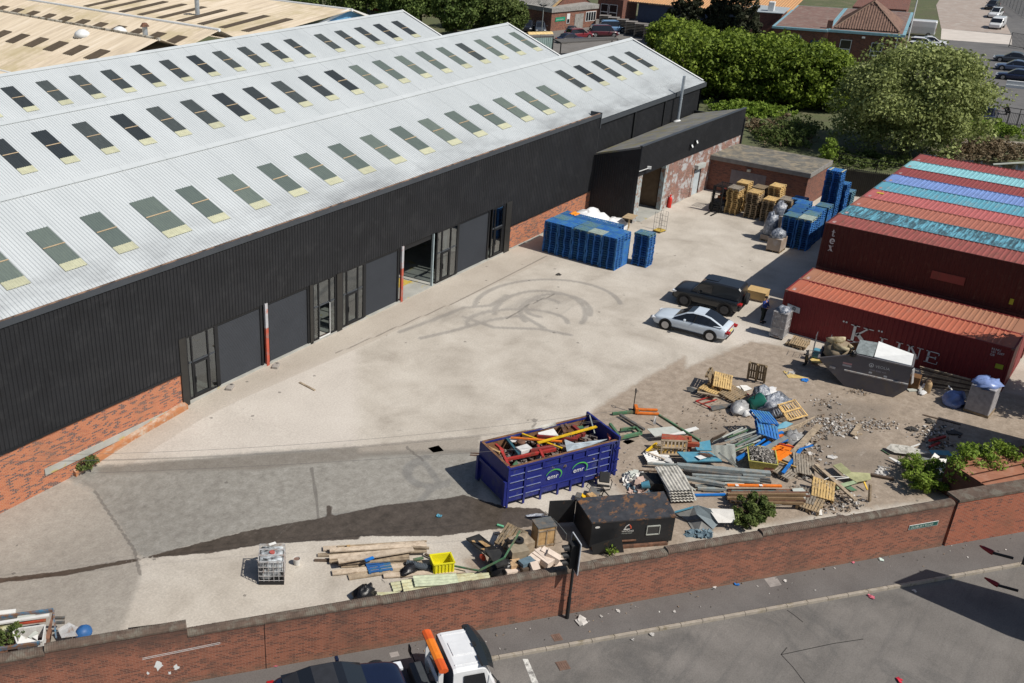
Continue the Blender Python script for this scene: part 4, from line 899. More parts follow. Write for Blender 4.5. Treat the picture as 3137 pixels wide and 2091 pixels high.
def under(x, y, z1, w=1.17, d=1.0):
    n_ = int(z1/.171)
    for i in range(n_):
        stuff.bx(x-d/2, x+d/2, y-w/2, y+w/2, i*.171+.13, i*.171+.168)
        for yy in (y-w/2+.06, y, y+w/2-.06): stuff.bx(x-d/2+.01, x+d/2-.01, yy-.05, yy+.05, i*.171, i*.171+.129)
back = [(1,0,34.3, PT),(1,1,33.13, PB),(1,2,31.95, PT),(1,3,30.75, PB),(1,4,29.6, PB),(2,0,34.3, PB),(2,1,33.1, PB),(2,2,31.9, PB),(2,3,30.7, PB)]
names = ['teal', 'blue', 'faded teal', 'slatted blue', 'last blue', 'plain blue', 'scuffed blue', 'bright blue', 'dull blue']
for j, (rw, i, y, t_) in enumerate(back):
    x = 61.35+1.03*rw; under(x, y,.171*11); pstack(x, y,14, PB,.171, '%s stack pallet, %s row back, %s from the brick plinth' % (names[j], ords[rw], ords[i]), 'blue pallets, %s row back, %s stack' % (ords[rw], ords[i]), from_=11, topme=t_)
pstack(63.4,28.2,14, PB,.171, 'blue pallet in the separate stack right of the block beside the plinth', 'blue pallets of the separate right stack', topme=PT, toplab='weathered teal pallet topping the separate right stack', rz_=.0)
ll = stuff.obj('pallet_stack_core', M_pb, None, 'lower pallets inside the blue block beside the plinth', 'pallets', None, 'stuff')
# second blue block by the containers
cols = [(74.5,21.9,14, PTd, 'front left'),(74.5,20.83,14, PGd, 'front right'),(75.72,22.05,14, PBd, 'second row left'),(75.72,20.9,14, PTd, 'second row right')]
for x, y, k, t_, nm in cols:
    pstack(x, y, k, PBd,.171, 'blue pallet in the %s stack by the containers, below its top one' % nm, 'blue pallets by the containers, %s' % nm, topme=t_, toplab='top pallet of the %s blue stack by the containers' % nm)
stuff = MB()
for x, y, k, nm, t_ in ((76.95,22.15,14, 'third row left', PBd),(76.95,20.95,14, 'third row right', PBd),(78.6,22.5,13, 'fourth row left', PBd),(78.4,20.9,14, 'fourth row right', PTd),(80.0,23.2,12, 'far left', PBd)):
    under(x, y,.171*(k-4),1.02,1.18); pstack(x, y, k, PBd,.171, 'blue pallet of the %s stack by the containers' % nm, 'blue pallets by the containers, %s' % nm, from_=k-4, topme=t_)
stuff.obj('pallet_stack_core', M_pb, None, 'lower pallets inside the blue block by the containers', 'pallets', None, 'stuff')
pstack(80.6,21.17,27, PB,.171, 'blue pallet of the tallest tower by the brick store, below its top', 'blue pallets of the tallest tower', topme=PB, toplab='blue pallet with two pale boards crowning the tallest tower')
bo = bpy.data.objects.new('pale_board', MB().box((0,-.52,0),(1.0,.11,.02)).box((0,.38,0),(1.0,.11,.02)).obj('tmp', M_cream).data); bpy.data.objects.remove(bpy.data.objects['tmp']); COL.objects.link(bo); bo.location = (80.6,21.17,27*.171+.012); tag(bo, 'pale boards lying on top of the tallest blue pallet tower', 'board')
pstack(81.75,20.9,20, PB,.171, 'blue pallet of the second tower, just behind the tallest one', 'blue pallets of the second tower')
pstack(82.95,20.75,15, PT,.171, 'teal pallet of the third tower, next to the palisade fence', 'teal pallets of the third tower')
# natural timber pallets
ys_ = [(79.1,28.02,13, PY, PG_, 'first stack from the forklift', 'worn grey topped'),(79.1,26.4,13, PO, PY, 'second stack from the forklift', 'yellow topped'),(79.1,25.12,11, PO, PY, 'third stack from the forklift', 'fresh cream topped'),(79.4,24.0,12, PO, PG_, 'fourth stack from the forklift', 'grey topped'),
       (80.5,27.9,14, PY, PY, 'back stack behind the first', 'bright yellow'),(80.55,26.6,13, PO, PO, 'back stack behind the second', 'old brown'),(80.75,25.35,15, PY, PY, 'back stack behind the third', 'pale yellow')]
for x, y, k, me_, t_, nm, ad in ys_:
    pstack(x, y, k, me_,.167, 'wooden pallet below the top of the %s' % nm, 'wooden pallets, %s' % nm, topme=t_, toplab='%s pallet on top of the %s' % (ad, nm), jit=.03, rz_=random.gauss(0,.03))
# stretch wrapped loads
M_film = mc('shiny_stretch_film',(.36,.38,.42),.28, var=.45, scale=7, dirt=(.10,.12,.16), damt=.6, bump=1.0, rnd=0, spec=.6)
M_card = mc('film_wrapped_cartons',(.36,.28,.22),.45, var=.15, scale=2, dirt=(.42,.40,.40), damt=.3, rnd=0)
def wrapped(x, y, w, d, h, hm, lab, seed, mat=M_card, rz_=0):
    t = empty('wrapped_load',(x, y,0), rz_, lab, 'wrapped pallet'); pallet_mesh(w, d,.14).obj('pallet_base', M_po, t, world=False)
    MB().box((0,0,.14+h/2),(d, w, h)).obj('cartons', mat, t, bevel=.02, world=False)
    if hm: lump('film_mound',(0,0,.14+h-.03), d*.52, w*.52, hm*.6, M_film, None, None, seed,.2, par=t)
    return t
wrapped(72.7,22.1,1.0,1.2,.92,.8, 'carton load with crumpled shiny film on top, in front of the blue pallets',2)
p = G(dPal,1310,1300); wrapped(p[0]+.6, p[1]-.1,.95,1.1,.35,2.1, 'tall white film wrapped mound left of the carton load',4)
p = G(dPal,1480,1060); wrapped(p[0]+.9, p[1],.9,1.0,.9,1.3, 'white wrapped mound close to the blue stacks, furthest back of three',6)
# ---------------------------------------------------------------- vehicles
def mpaint(name, col, rough=.25, metal=0., coat=.6, flake=.05):
    if name in MATS: return MATS[name]
    m, n, b = _new(name); v = _co(n); c = _ramp(n, _noise(n, v,3,3), [(.3, tuple(x*(1-flake) for x in col)),(.7, tuple(min(1, x*(1+flake)) for x in col))])
    n.links.new(c, b.inputs['Base Color']); b.inputs['Roughness'].default_value = rough; b.inputs['Metallic'].default_value = metal; b.inputs['Coat Weight'].default_value = coat; b.inputs['Coat Roughness'].default_value = .06; return m
M_cg = mglass('car_glass',(.012,.014,.018),.08); M_tyre = mc('tyre_rubber',(.018,.018,.019),.85, rnd=0, bump=0); M_rim = mc('alloy_rim',(.42,.42,.43),.3, metal=.7, rnd=0, bump=0); M_trim = mc('black_trim',(.015,.015,.016),.6, rnd=0, bump=0)
M_lampw = mc('lamp_clear',(.7,.72,.75),.15, rnd=0, bump=0); M_lampr = mc('lamp_red',(.35,.015,.015),.25, rnd=0, bump=0); M_plate = mc('number_plate',(.6,.5,.1),.5, rnd=0, bump=0)
def loft(secs, cap=True):
    mb = MB(); k = len(secs[0])
    for s_ in secs: mb.v += [tuple(map(float, p)) for p in s_]
    for i in range(len(secs)-1):
        for j in range(k): mb.f.append((i*k+j, i*k+(j+1) % k,(i+1)*k+(j+1) % k,(i+1)*k+j))
    if cap: mb.f.append(tuple(range(k))[::-1]); mb.f.append(tuple((len(secs)-1)*k+j for j in range(k)))
    return mb
def wheel(par, x, y, r, w=.22, spokes=7, rimmat=None):
    o = MB().lathe([(r*.62,-w/2),(r*.93,-w/2),(r,-w/2+.04),(r, w/2-.04),(r*.93, w/2),(r*.62, w/2)],24,(x, y, r),(0,1,0)).obj('wheel', M_tyre, par, world=False)
    s_ = 1 if y > 0 else -1; mb = MB().lathe([(r*.60, w/2-.06),(r*.66, w/2-.0),(r*.66, w/2+.004),(r*.62, w/2+.006)],24,(x, y, r),(0, s_,0)); c = Vector((x, y+s_*(w/2+.002), r))
    for i in range(spokes):
        a = i*2*math.pi/spokes; d = Vector((math.cos(a),0, math.sin(a))); mb.beam(c+d*r*.08, c+d*r*.62,.02,.09)
    q = mb.obj('rim', rimmat or M_rim, par, world=False); q.parent = o
    return o
def car(name, loc, rz_, paint, body, cabin, wheels, wr, label, cat='car', group=None, glass=None, roofmat=None, side_glass=None, detail=True, tailglass=True, spokes=7, rim=None, plate=None, mats=None):
    """body: [(x, halfwidth, z bottom, z top)] nose to tail; cabin: [(x, z top, half width at top)] with glass between belt and roof; the front is +x"""
    t = empty(name, loc, rz_, label, cat, group)
    def belt(x): return float(np.interp(-x, [-q[0] for q in body], [q[3] for q in body])), float(np.interp(-x, [-q[0] for q in body], [q[1] for q in body]))
    secs = []
    for x, w, z0, z1 in body:
        h = z1-z0
        half = [(w*.80, z0),(w*.97, z0+h*.10),(w, z0+h*.45),(w*.985, z0+h*.72),(w*.93, z0+h*.93),(w*.80, z0+h*1.0),(w*.4, z0+h*1.03)]
        secs.append([(x, y, z) for y, z in half]+[(x,-y, z) for y, z in half[::-1]])
    loft(secs).obj('body', paint, t, smooth=True, world=False, sub=1)
    # cabin
    n_ = len(cabin); low, mid, top = [], [], []
    for x, z, w in cabin:
        bz, bw_ = belt(x); low.append((x, bw_*.93, bz-.03)); mid.append((x, w, max(z-.07, bz-.02))); top.append((x, w*.86, z))
    mb = MB()
    for s_ in (1,-1):
        o = len(mb.v); mb.v += [(x, s_*y, z) for x, y, z in low]+[(x, s_*y, z) for x, y, z in mid]
        for i in range(n_-1): mb.f.append((o+i, o+i+1, o+n_+i+1, o+n_+i) if s_ > 0 else (o+i, o+n_+i, o+n_+i+1, o+i+1))
    sg = mb.obj('side_window', side_glass or M_cg, t, world=False)
    gl = MB(); rf = MB()
    for i in range(n_-1):
        (x0, y0, z0), (x1, y1, z1) = top[i], top[i+1]; (a0, b0, c0), (a1, b1, c1) = mid[i], mid[i+1]; sl_ = abs(z1-z0)/max(abs(x1-x0),1e-6)
        tgt = gl if sl_ > (.20 if tailglass or i < n_/2 else 9) else rf
        if tailglass == 'flat' and i > n_/2: tgt = rf
        tgt.add([(x0, y0, z0),(x1, y1, z1),(x1,-y1, z1),(x0,-y0, z0)], [(0,3,2,1)])
        for s_ in (1,-1):
            rf.add([(x0, s_*y0, z0),(x1, s_*y1, z1),(a1, s_*b1, c1),(a0, s_*b0, c0)], [(0,1,2,3) if s_ > 0 else (0,3,2,1)])
    rf.obj('roof', roofmat or paint, t, world=False, smooth=False); 
    if gl.f: gl.obj('windscreen', M_cg, t, world=False)
    W = max(q[1] for q in body)
    for x in wheels:
        for s_ in (1,-1):
            MB().lathe([(wr*1.17,-.05),(wr*1.17,.055)],22,(x, s_*(W-.045), wr*1.04),(0, s_,0)).obj('wheel_arch', M_trim, t, world=False)
            wheel(t, x, s_*(W-.10), wr,.22, spokes, rim)
    xf, wf, zf0, zf1 = body[0]; xr, wr_, zr0, zr1 = body[-1]
    if detail:
        for s_ in (1,-1):
            MB().box((body[1][0]-.02, s_*body[1][1]*.80, body[1][2]+(body[1][3]-body[1][2])*.72),(.34,.34,.13)).obj('headlight', M_lampw, t, bevel=.03, world=False)
            MB().box((body[-2][0]-.06, s_*body[-2][1]*.84, body[-2][2]+(body[-2][3]-body[-2][2])*.72),(.26,.30,.14)).obj('tail_light', M_lampr, t, bevel=.03, world=False)
            xm = cabin[1][0]-.05; bz, bw_ = belt(xm); MB().box((xm, s_*(bw_+.12), bz+.06),(.13,.2,.13)).obj('mirror', paint, t, bevel=.03, world=False)
        MB().box((xr-.01,0, zr0+.3),(.03,.52,.12)).obj('number_plate', plate or M_plate, t, world=False)
    return t, belt
def b_saloon(L, W, H, hood, tail):
    h = L/2; w = W/2
    return [(h, w*.62,.30, hood*.62),(h-.12, w*.86,.22, hood*.86),(h-.5, w*.95,.2, hood*.96),(h-1.15, w,.2, hood),(h-1.6, w,.2, hood+.06),(0, w,.2, hood+.10),(-h+1.1, w,.2, tail+.02),(-h+.45, w*.97,.22, tail),(-h+.10, w*.88,.26, tail*.90),(-h, w*.72,.34, tail*.66)]
# pale blue-white fastback
p1, p2 = G(dCar,400,742), G(dCar,1062,915); d = Vector((p1[0]-p2[0], p1[1]-p2[1],0)).normalized(); nrm = Vector((d.y,-d.x,0))
mid = Vector(((p1[0]+p2[0])/2,(p1[1]+p2[1])/2,0))+nrm*.83; rzc = math.atan2(d.y, d.x)
M_ice = mpaint('ice_white_paint',(.56,.63,.70),.3)
bd_ = [(2.30,.60,.32,.62),(2.18,.82,.22,.72),(1.85,.91,.2,.80),(1.2,.93,.2,.88),(.75,.93,.2,.92),(0,.93,.2,.95),(-1.0,.93,.2,.98),(-1.6,.93,.2,1.0),(-2.05,.90,.24,.98),(-2.25,.82,.3,.90),(-2.30,.70,.36,.72)]
cb_ = [(1.02,.92,.68),(.28,1.36,.62),(-.1,1.46,.60),(-.75,1.46,.60),(-1.15,1.38,.60),(-1.92,1.02,.66)]
t, bl = car('parked_car', mid, rzc, M_ice, bd_, cb_,(1.38,-1.36),.345, 'ice white fastback car parked beside the black off-roader', spokes=5, tailglass=True)
for s_ in (1,-1):
    MB().box((0, s_*.925,.27),(2.1,.03,.12)).obj('sill', M_trim, t, world=False)
    for x in (.25,-.75): MB().box((x, s_*.94,.80),(.22,.03,.035)).obj('door_handle', M_ice, t, bevel=.01, world=False)
    MB().beam((-.28, s_*.90,.93),(-.34, s_*.615,1.38),.05,.05).obj('door_pillar', M_trim, t, world=False)
MB().box((-2.27,0,.84),(.04,1.5,.05)).obj('light_bar', M_lampr, t, world=False); MB().box((-2.2,0,.38),(.2,1.45,.2)).obj('rear_diffuser', M_trim, t, bevel=.04, world=False); MB().box((2.22,0,.42),(.1,1.3,.16)).obj('grille', M_trim, t, bevel=.03, world=False)
# black off-roader
M_blk = mpaint('satin_black_paint',(.014,.016,.020),.3, coat=.35)
q1, q2 = G(dCar,660,405), G(dCar,1405,635)
c4 = G(dCar,1180,520,.4); mid2 = Vector((58.05,22.25,0)); rz2 = rzc
pr_ = onz(1950+655/4.706,850+400/4.706,0.0); 
mid2 = Vector((pr_[0]+.92, pr_[1],0))-Vector((math.cos(rz2), math.sin(rz2),0))*1.35
bd2 = [(2.16,.86,.42,.98),(2.06,.95,.34,1.08),(1.7,.98,.34,1.14),(1.0,.99,.34,1.18),(.8,.99,.34,1.2),(-1.0,.99,.34,1.2),(-1.9,.98,.34,1.2),(-2.02,.95,.38,1.16),(-2.06,.90,.46,1.08)]
cb2 = [(.98,1.2,.86),(.52,1.84,.80),(.3,1.95,.78),(-.6,1.97,.78),(-1.85,1.95,.78),(-1.98,1.84,.80),(-2.03,1.2,.86)]
t, bl = car('off_road_car', mid2, rz2, M_blk, bd2, cb2,(1.35,-1.25),.41, 'boxy black off-road car with spare wheel on its tail, behind the white fastback', side_glass=M_blk, tailglass='flat', spokes=5, rim=mc('dark_rim',(.05,.05,.055),.4, rnd=0))
for s_ in (1,-1): MB().add([(.82, s_*.895,1.27),(.5, s_*.845,1.74),(-.28, s_*.845,1.78),(-.28, s_*.93,1.27)], [(0,1,2,3) if s_ < 0 else (0,3,2,1)]).obj('door_window', M_cg, t, world=False); MB().box((.2, s_*.99,1.05),(.2,.03,.04)).obj('door_handle', M_trim, t, world=False)
sw = MB().lathe([(.2,-.11),(.36,-.11),(.39,-.07),(.39,.07),(.36,.11),(.2,.11)],24,(-2.22,-.08,1.08),(1,0,0)).obj('spare_wheel', M_tyre, t, world=False)
q = MB()
for i in range(6):
    a = i*math.pi/3; q.beam((-2.34,-.08,1.08),(-2.34,-.08+.23*math.cos(a),1.08+.23*math.sin(a)),.02,.08)
q = q.obj('rim', MATS['dark_rim'], t, world=False); q.parent = sw
MB().box((-2.06,0,.55),(.12,1.7,.2)).obj('rear_bumper', M_trim, t, bevel=.03, world=False); MB().box((2.14,0,.6),(.12,1.7,.22)).obj('front_bumper', M_trim, t, bevel=.03, world=False)
MB().box((.0,0,1.985),(.9,.9,.01)).obj('roof_glass', M_cg, t, world=False)
# background cars, all as seen over the roofs and in the far car park
def simple_car(loc, rz_, paint, label, style='saloon', group='cars parked behind the warehouse'):
    if style == 'suv': L, W, H, hd, tl = 4.6, 1.9, 1.7, 1.0, 1.05
    elif style == 'mpv': L, W, H, hd, tl = 4.85, 1.85, 1.9, .95, 1.05
    else: L, W, H, hd, tl = 4.6, 1.82, 1.46, .82, .9
    h = L/2; b_ = b_saloon(L, W, H, hd, tl)
    if style in ('suv', 'mpv'):
        b_[-3:] = [(-h+.3, W/2*.98,.24, tl),(-h+.06, W/2*.92,.28, tl*.97),(-h, W/2*.8,.36, tl*.8)]
        fr0 = h-1.25 if style == 'suv' else h-.75
        cb = [(fr0, hd+.04, W*.38),(fr0-.75, H-.08, W*.36),(fr0-1.1, H, W*.35),(-h+.75, H, W*.35),(-h+.4, H-.08, W*.35),(-h+.12, tl, W*.38)]
    else: cb = [(h-1.3, hd+.05, W*.38),(h-2.05, H-.08, W*.34),(h-2.4, H, W*.33),(-h+1.5, H-.02, W*.33),(-h+1.1, H-.14, W*.34),(-h+.45, tl+.03, W*.36)]
    return car('parked_car', loc, rz_, paint, b_, cb,(h-.9,-h+.95),.33 if style == 'saloon' else .36, label, group=group)[0]
def P2(name, c, **k): return mpaint(name, c, **k)
def at2(o, x, y, z=.0): p = G(o, x, y, z); return (p[0], p[1],0)
navy, blk, dgr, red_, blu, slv, wht = P2('navy',(.015,.022,.06)), P2('black',(.012,.013,.016)), P2('graphite',(.06,.07,.085)), P2('claret',(.17,.018,.026)), P2('sky_blue',(.18,.34,.56), metal=.3), P2('silver',(.38,.42,.46), metal=.3), P2('white_car',(.66,.67,.68))
gB = 'cars parked behind the warehouse'
simple_car(at2(dE2,345,235,.7), R_(205), blk, 'black estate half hidden by the shrub, by the grey roofed brick unit', 'suv', gB)
simple_car(at2(dE2,452,250,.7), R_(215), dgr, 'graphite estate parked beside the lamp post', 'suv', gB)
simple_car(at2(dE2,735,268,.7), R_(20), dgr, 'dark green-grey saloon behind the claret hatchback', 'saloon', gB)
simple_car(at2(dE2,800,305,.7), R_(-25), red_, 'claret red hatchback between the grey saloon and the blue one', 'suv', gB)
simple_car(at2(dE2,725,335,.7), R_(-25), navy, 'shiny navy saloon nearest the flat shelter roof', 'saloon', gB)
simple_car(at2(dE2,1020,280,.8), R_(-48), P2('maroon',(.085,.014,.022)), 'maroon people carrier facing the hedge', 'mpv', gB)
simple_car(at2(dE2,1100,240,.8), R_(-48), blu, 'sky blue people carrier next to the stacked timber', 'mpv', gB)
gP = 'cars in the far car park'
simple_car(at2(dF2,1960,690,.6), R_(97), dgr, 'dark grey saloon, furthest of three at the right edge', 'saloon', gP)
simple_car(at2(dF2,1990,790,.6), R_(97), P2('steel_blue',(.10,.14,.24), metal=.3), 'steel blue saloon, middle of three at the right edge', 'saloon', gP)
simple_car(at2(dF2,2010,900,.6), R_(97), navy, 'navy saloon by the white concrete barrier', 'saloon', gP)
simple_car(at2(dF2,1665,1380,.6), R_(183), P2('ink_blue',(.012,.014,.045)), 'ink blue car facing the railing beside the crouching person', 'saloon', gP)
simple_car(at2(dF2,1000,500,.6), R_(-75), wht, 'white car with its nose out, furthest of the white group', 'saloon', gP)
simple_car(at2(dF2,900,535,.6), R_(-82), wht, 'white hatchback, middle of the white group', 'suv', gP)
simple_car(at2(dF2,860,590,.6), R_(-82), wht, 'white hatchback nearest the willow', 'suv', gP)
simple_car(at2(dF2,960,665,.6), R_(-82), slv, 'silver car mostly hidden by the willow', 'saloon', gP)
simple_car(at2(dF2,1770,150,.8), R_(180), wht, 'white pickup parked behind the small white van', 'suv', gP)
simple_car(at2(dF2,1730,55,.8), R_(180), blk, 'black hatchback at the far end of the line by the fence', 'suv', gP)
def van(loc, rz_, L, W, H, label, group=None, rear=True):
    t = empty('van', loc, rz_, label, 'van', group); h = L/2; w = W/2
    secs = []
    for x, k, zt in ((h,.85, H*.42),(h-.15,.95, H*.5),(h-.75,1, H*.56),(h-1.4,.98, H*.93),(h-1.8,.98, H),(-h+.15,.98, H),(-h,.94, H*.96)):
        secs.append([(x, y*w*k, z) for y, z in ((.9,.3),(1,.45),(1, zt*.6),(.95, zt*.94),(.82, zt))]+[(x,-y*w*k, z) for y, z in ((.82, zt),(.95, zt*.94),(1, zt*.6),(1,.45),(.9,.3))])
    loft(secs).obj('body', wht, t, smooth=False, world=False, bevel=.04)
    MB().add([(h-.78, w*.86, H*.58),(h-1.36, w*.86, H*.90),(h-1.36,-w*.86, H*.90),(h-.78,-w*.86, H*.58)], [(0,1,2,3)]).obj('windscreen', M_cg, t, world=False).location = (.02,0,.02)
    MB().bx(-h-.012,-h-.002,-w*.7, w*.7, H*.55, H*.8).obj('rear_window', M_cg, t, world=False)
    for s_ in (1,-1):
        MB().bx(h-1.9, h-1.0, s_*w*1.002, s_*w*1.01, H*.55, H*.78).obj('side_window', M_cg, t, world=False); MB().bx(-h-.02,-h, s_*w*.88-.07, s_*w*.88+.07, H*.35, H*.55).obj('tail_light', M_lampr, t, world=False)
        for x in (h-.9,-h+.9): wheel(t, x, s_*(w-.1),.34)
    return t
van(at2(dF2,1790,270,.9), R_(180),4.4,1.9,1.85, 'small white van parked by the fence line, rear doors towards us', gP)
van(at2(dF2,820,330,1.2), R_(100),5.6,2.05,2.5, 'large white panel van behind the tiled roof building')
van(at2((1000,0,2.139),815,75,1.0), R_(120),4.6,1.9,1.9, 'white van glimpsed between the trees behind the warehouse')

# ---------------------------------------------------------------- forklift
p = G(dPal,230,710); fkd = Vector((-.95,.30,0)); FK = empty('forklift',(79.15,29.1,0), R_(178), 'orange and black forklift truck with red gas bottle, mast lowered', 'forklift')
M_or = mc('forklift_orange',(.45,.13,.03),.5, rnd=0); M_cwt = mc('forklift_grey',(.05,.055,.06),.5, rnd=0)
F_ = lambda mb, nm, mt, **k: mb.obj(nm, mt, FK, world=False, **k)
F_(MB().box((-.15,0,.62),(1.5,1.0,.5)), 'chassis', M_cwt, bevel=.04); F_(MB().box((-.95,0,.72),(.5,1.02,.85)), 'counterweight', M_or, bevel=.09); F_(MB().box((-.5,0,.98),(.75,.8,.22)), 'bonnet', M_or, bevel=.04)
mb = MB()
for y in (-.46,.46): mb.beam((.45, y,.85),(.3, y,2.1),.06).beam((-.85, y,1.1),(-.75, y,2.1),.06)
mb.beam((.3,-.46,2.1),(.3,.46,2.1),.06).beam((-.75,-.46,2.1),(-.75,.46,2.1),.06)
for i in range(6): mb.beam((-.75,-.46+i*.184,2.1),(.3,-.46+i*.184,2.1),.035)
F_(mb, 'overhead_guard', M_trim)
mb = MB()
for y in (-.38,.38): mb.box((.92, y,1.12),(.12,.09,2.2)).box((.80, y*.82,1.12),(.08,.07,2.0))
for z in (.4,1.1,1.8,2.18): mb.box((.92,0, z),(.08,.76,.08))
F_(mb, 'mast', M_trim)
mb = MB().box((1.02,0,.35),(.05,.95,.1)).box((1.02,0,.75),(.05,.95,.1))
for i in range(6): mb.box((1.03,-.45+i*.18,.95),(.02,.02,1.1))
mb.box((1.03,0,1.5),(.03,.92,.03)); cr = F_(mb, 'carriage', M_trim)
for y in (-.25,.25): F_(MB().box((1.6, y,.06),(1.1,.12,.045)).box((1.06, y,.35),(.05,.12,.6)), 'fork', M_trim)
for x, y, r in ((.55,.5,.34),(.55,-.5,.34),(-.85,.45,.27),(-.85,-.45,.27)): wheel(FK, x, y, r,.2,0, M_cwt)
F_(MB().tube([(-.78,-.33,1.42),(-.78,-.28,1.42),(-.78,.28,1.42),(-.78,.33,1.42)], [.1,.16,.16,.1],14), 'gas_bottle', mc('gas_red',(.62,.03,.02),.4, rnd=0), smooth=True)
F_(MB().box((-.3,0,1.15),(.45,.5,.14)).box((-.52,0,1.4),(.1,.5,.5)), 'seat', M_trim, bevel=.04); F_(MB().tube([(.15,0,.9),(.0,0,1.3)],.03).lathe([(.17,0),(.19,.015),(.17,.03)],14,(0,0,1.3),(-.3,0,1)), 'steering_wheel', M_trim)
c = G((1800,300,4.612),1150,1545); cy_ = MB().lathe([(.15,0),(.165,.03),(.165,.75),(.13,.88),(.05,.93),(.05,1.0),(.08,1.01),(.08,1.1)],18).obj('gas_cylinder', MATS['gas_red'], None, 'red gas cylinder standing by the painted brick pier', 'gas cylinder', smooth=True); cy_.location = tuple(c)

# ---------------------------------------------------------------- breakdown truck on the road, carrying a dark car
TR = empty('recovery_truck', tuple(kpt(-4.3,-1.0,-.12)), math.atan2(kdir.y, kdir.x), 'white cabbed recovery truck with long amber light bar at the kerb', 'truck')
TR.location = (20.95,14.26,-.12)
M_cab = mpaint('cab_white',(.70,.71,.72),.35); M_amber = mc('amber_lens',(.75,.20,.02),.25, rnd=0, bump=0); M_amber2 = mc('deep_amber_lens',(.62,.10,.02),.25, rnd=0, bump=0)
T_ = lambda mb, nm, mt, **k: mb.obj(nm, mt, TR, world=False, **k)
# local frame: x forward, y left (towards pavement), cab roof back edge x=0
w = .98
secs = []
for x, zt, kk in ((.0,2.42,1),(.12,2.46,1),(1.0,2.46,1),(1.12,2.40,.98),(1.45,1.75,.98),(1.62,1.25,.98),(1.68,.6,.94)):
    secs.append([(x, y*w*kk, z) for y, z in ((1,.55),(1.0, min(zt-.1,1.5)),(.96, zt-.12),(.86, zt))]+[(x,-y*w*kk, z) for y, z in ((.86, zt),(.96, zt-.12),(1.0, min(zt-.1,1.5)),(1,.55))])
T_(loft(secs), 'cab', M_cab, bevel=.04)
T_(MB().bx(-.012,-.002,-.9,.9,.6,2.36), 'cab_rear_panel', mc('cab_back',(.05,.06,.08),.3, rnd=0))
T_(MB().box((.55,.0,2.475),(.72,.62,.03)).box((.55,.72,2.47),(.9,.05,.025)).box((.55,-.72,2.47),(.9,.05,.025)), 'roof_pressing', M_cab, bevel=.03)
mb = MB(); pr = [(1.0,2.52),(1.25,2.50),(1.50,2.34),(1.56,2.18)]
for (x0, z0), (x1, z1) in zip(pr[:-1], pr[1:]):
    k = 12
    for i in range(k):
        y0, y1 = -1.0+2*i/k, -1.0+2*(i+1)/k; f0, f1 = 1-.26*y0*y0, 1-.26*y1*y1
        mb.add([(.9+(x0-.9)*f0, y0, z0),(.9+(x1-.9)*f0, y0, z1),(.9+(x1-.9)*f1, y1, z1),(.9+(x0-.9)*f1, y1, z0)], [(0,1,2,3)])
T_(mb, 'sun_visor', mglass('tinted_visor',(.02,.025,.028),.12))
T_(MB().box((1.02,.0,2.54),(.1,.16,.06)).box((.95,-.75,2.53),(.06,.5,.03)).box((1.0,.9,2.5),(.16,.1,.1)), 'roof_bracket', M_trim)
T_(MB().add([(1.14,.82,2.30),(1.46,.86,1.74),(1.46,-.86,1.74),(1.14,-.82,2.30)], [(0,1,2,3)]), 'windscreen', M_cg)
for s_ in (1,-1):
    T_(MB().add([(.35, s_*1.003,1.5),(1.2, s_*1.003,1.5),(1.05, s_*.985,2.2),(.35, s_*.985,2.2)], [(0,1,2,3) if s_ < 0 else (0,3,2,1)]), 'side_window', M_cg); T_(MB().beam((1.3, s_*1.0,2.1),(1.45, s_*1.25,1.95),.03).box((1.45, s_*1.28,1.75),(.08,.2,.42)), 'mirror', M_trim)
    T_(MB().box((.8, s_*.9,.5),(.95,.3,.5)), 'wing', M_trim, bevel=.05); wheel(TR,.8, s_*.88,.4,.26); wheel(TR,-4.4, s_*.88,.4,.26)
lb = empty('light_bar',(0,0,0)); bpy.data.objects.remove(lb)
lb = T_(MB().box((-.35,0,2.40),(.2,1.7,.05)), 'light_bar', M_trim)
def oct_(y0, y1): return MB().extr([(.17*math.cos(a),0,.10*math.sin(a)) for a in [R_(22.5+45*i) for i in range(8)]],(-.35, y0,2.53),(-.35, y1,2.53))
for y0, y1, mt in ((-.95,-.45, M_amber2),(-.449,.001, M_amber),(.002,.5, M_amber),(.501,.95, M_amber2)):
    q = oct_(y0, y1).obj('lens', mt, TR, world=False); q.parent = lb
mb = MB(); mb.beam((-.35,-.7,.9),(-.35,-.7,2.4),.06,.16).beam((-.35,.7,.9),(-.35,.7,2.4),.06,.16).beam((-.35,-.7,1.6),(-.35,.7,1.6),.1)
T_(mb, 'headboard_frame', M_cab)
T_(MB().box((-.75,.1,1.15),(.5,1.4,.5)).box((-.8,-.5,1.45),(.3,.4,.2)), 'winch_box', M_cwt, bevel=.03)
T_(MB().bx(-6.2,-1.0,-1.0,1.0,.82,.94).bx(-6.2,1.6,-.4,.4,.5,.8), 'deck', M_cwt)
T_(MB().bx(-1.2,-.2,.95,1.05,.75,.9).beam((-.6,1.0,.95),(-.8,1.25,1.5),.03).box((-.8,1.3,1.5),(.05,.2,.3)), 'side_marker', M_trim)
ddc = Vector((math.cos(TR.rotation_euler[2]), math.sin(TR.rotation_euler[2]),0))
cl_ = Vector(TR.location)+ddc*(-3.55)+Vector((0,0,.945))
M_soft = mc('soft_top_black',(.022,.024,.030),.7, var=.2, scale=4, rnd=0)
t, bl = car('carried_car', cl_, TR.rotation_euler[2], mpaint('midnight_blue',(.008,.013,.035),.2), b_saloon(4.5,1.84,1.36,.80,.92), [(.85,.86,.74),(.15,1.27,.66),(-.15,1.34,.62),(-.9,1.33,.62),(-1.35,1.2,.64),(-1.85,.96,.66)],(1.38,-1.3),.33, 'dark blue soft top car riding on the recovery truck deck', roofmat=M_soft, side_glass=None, tailglass='flat')
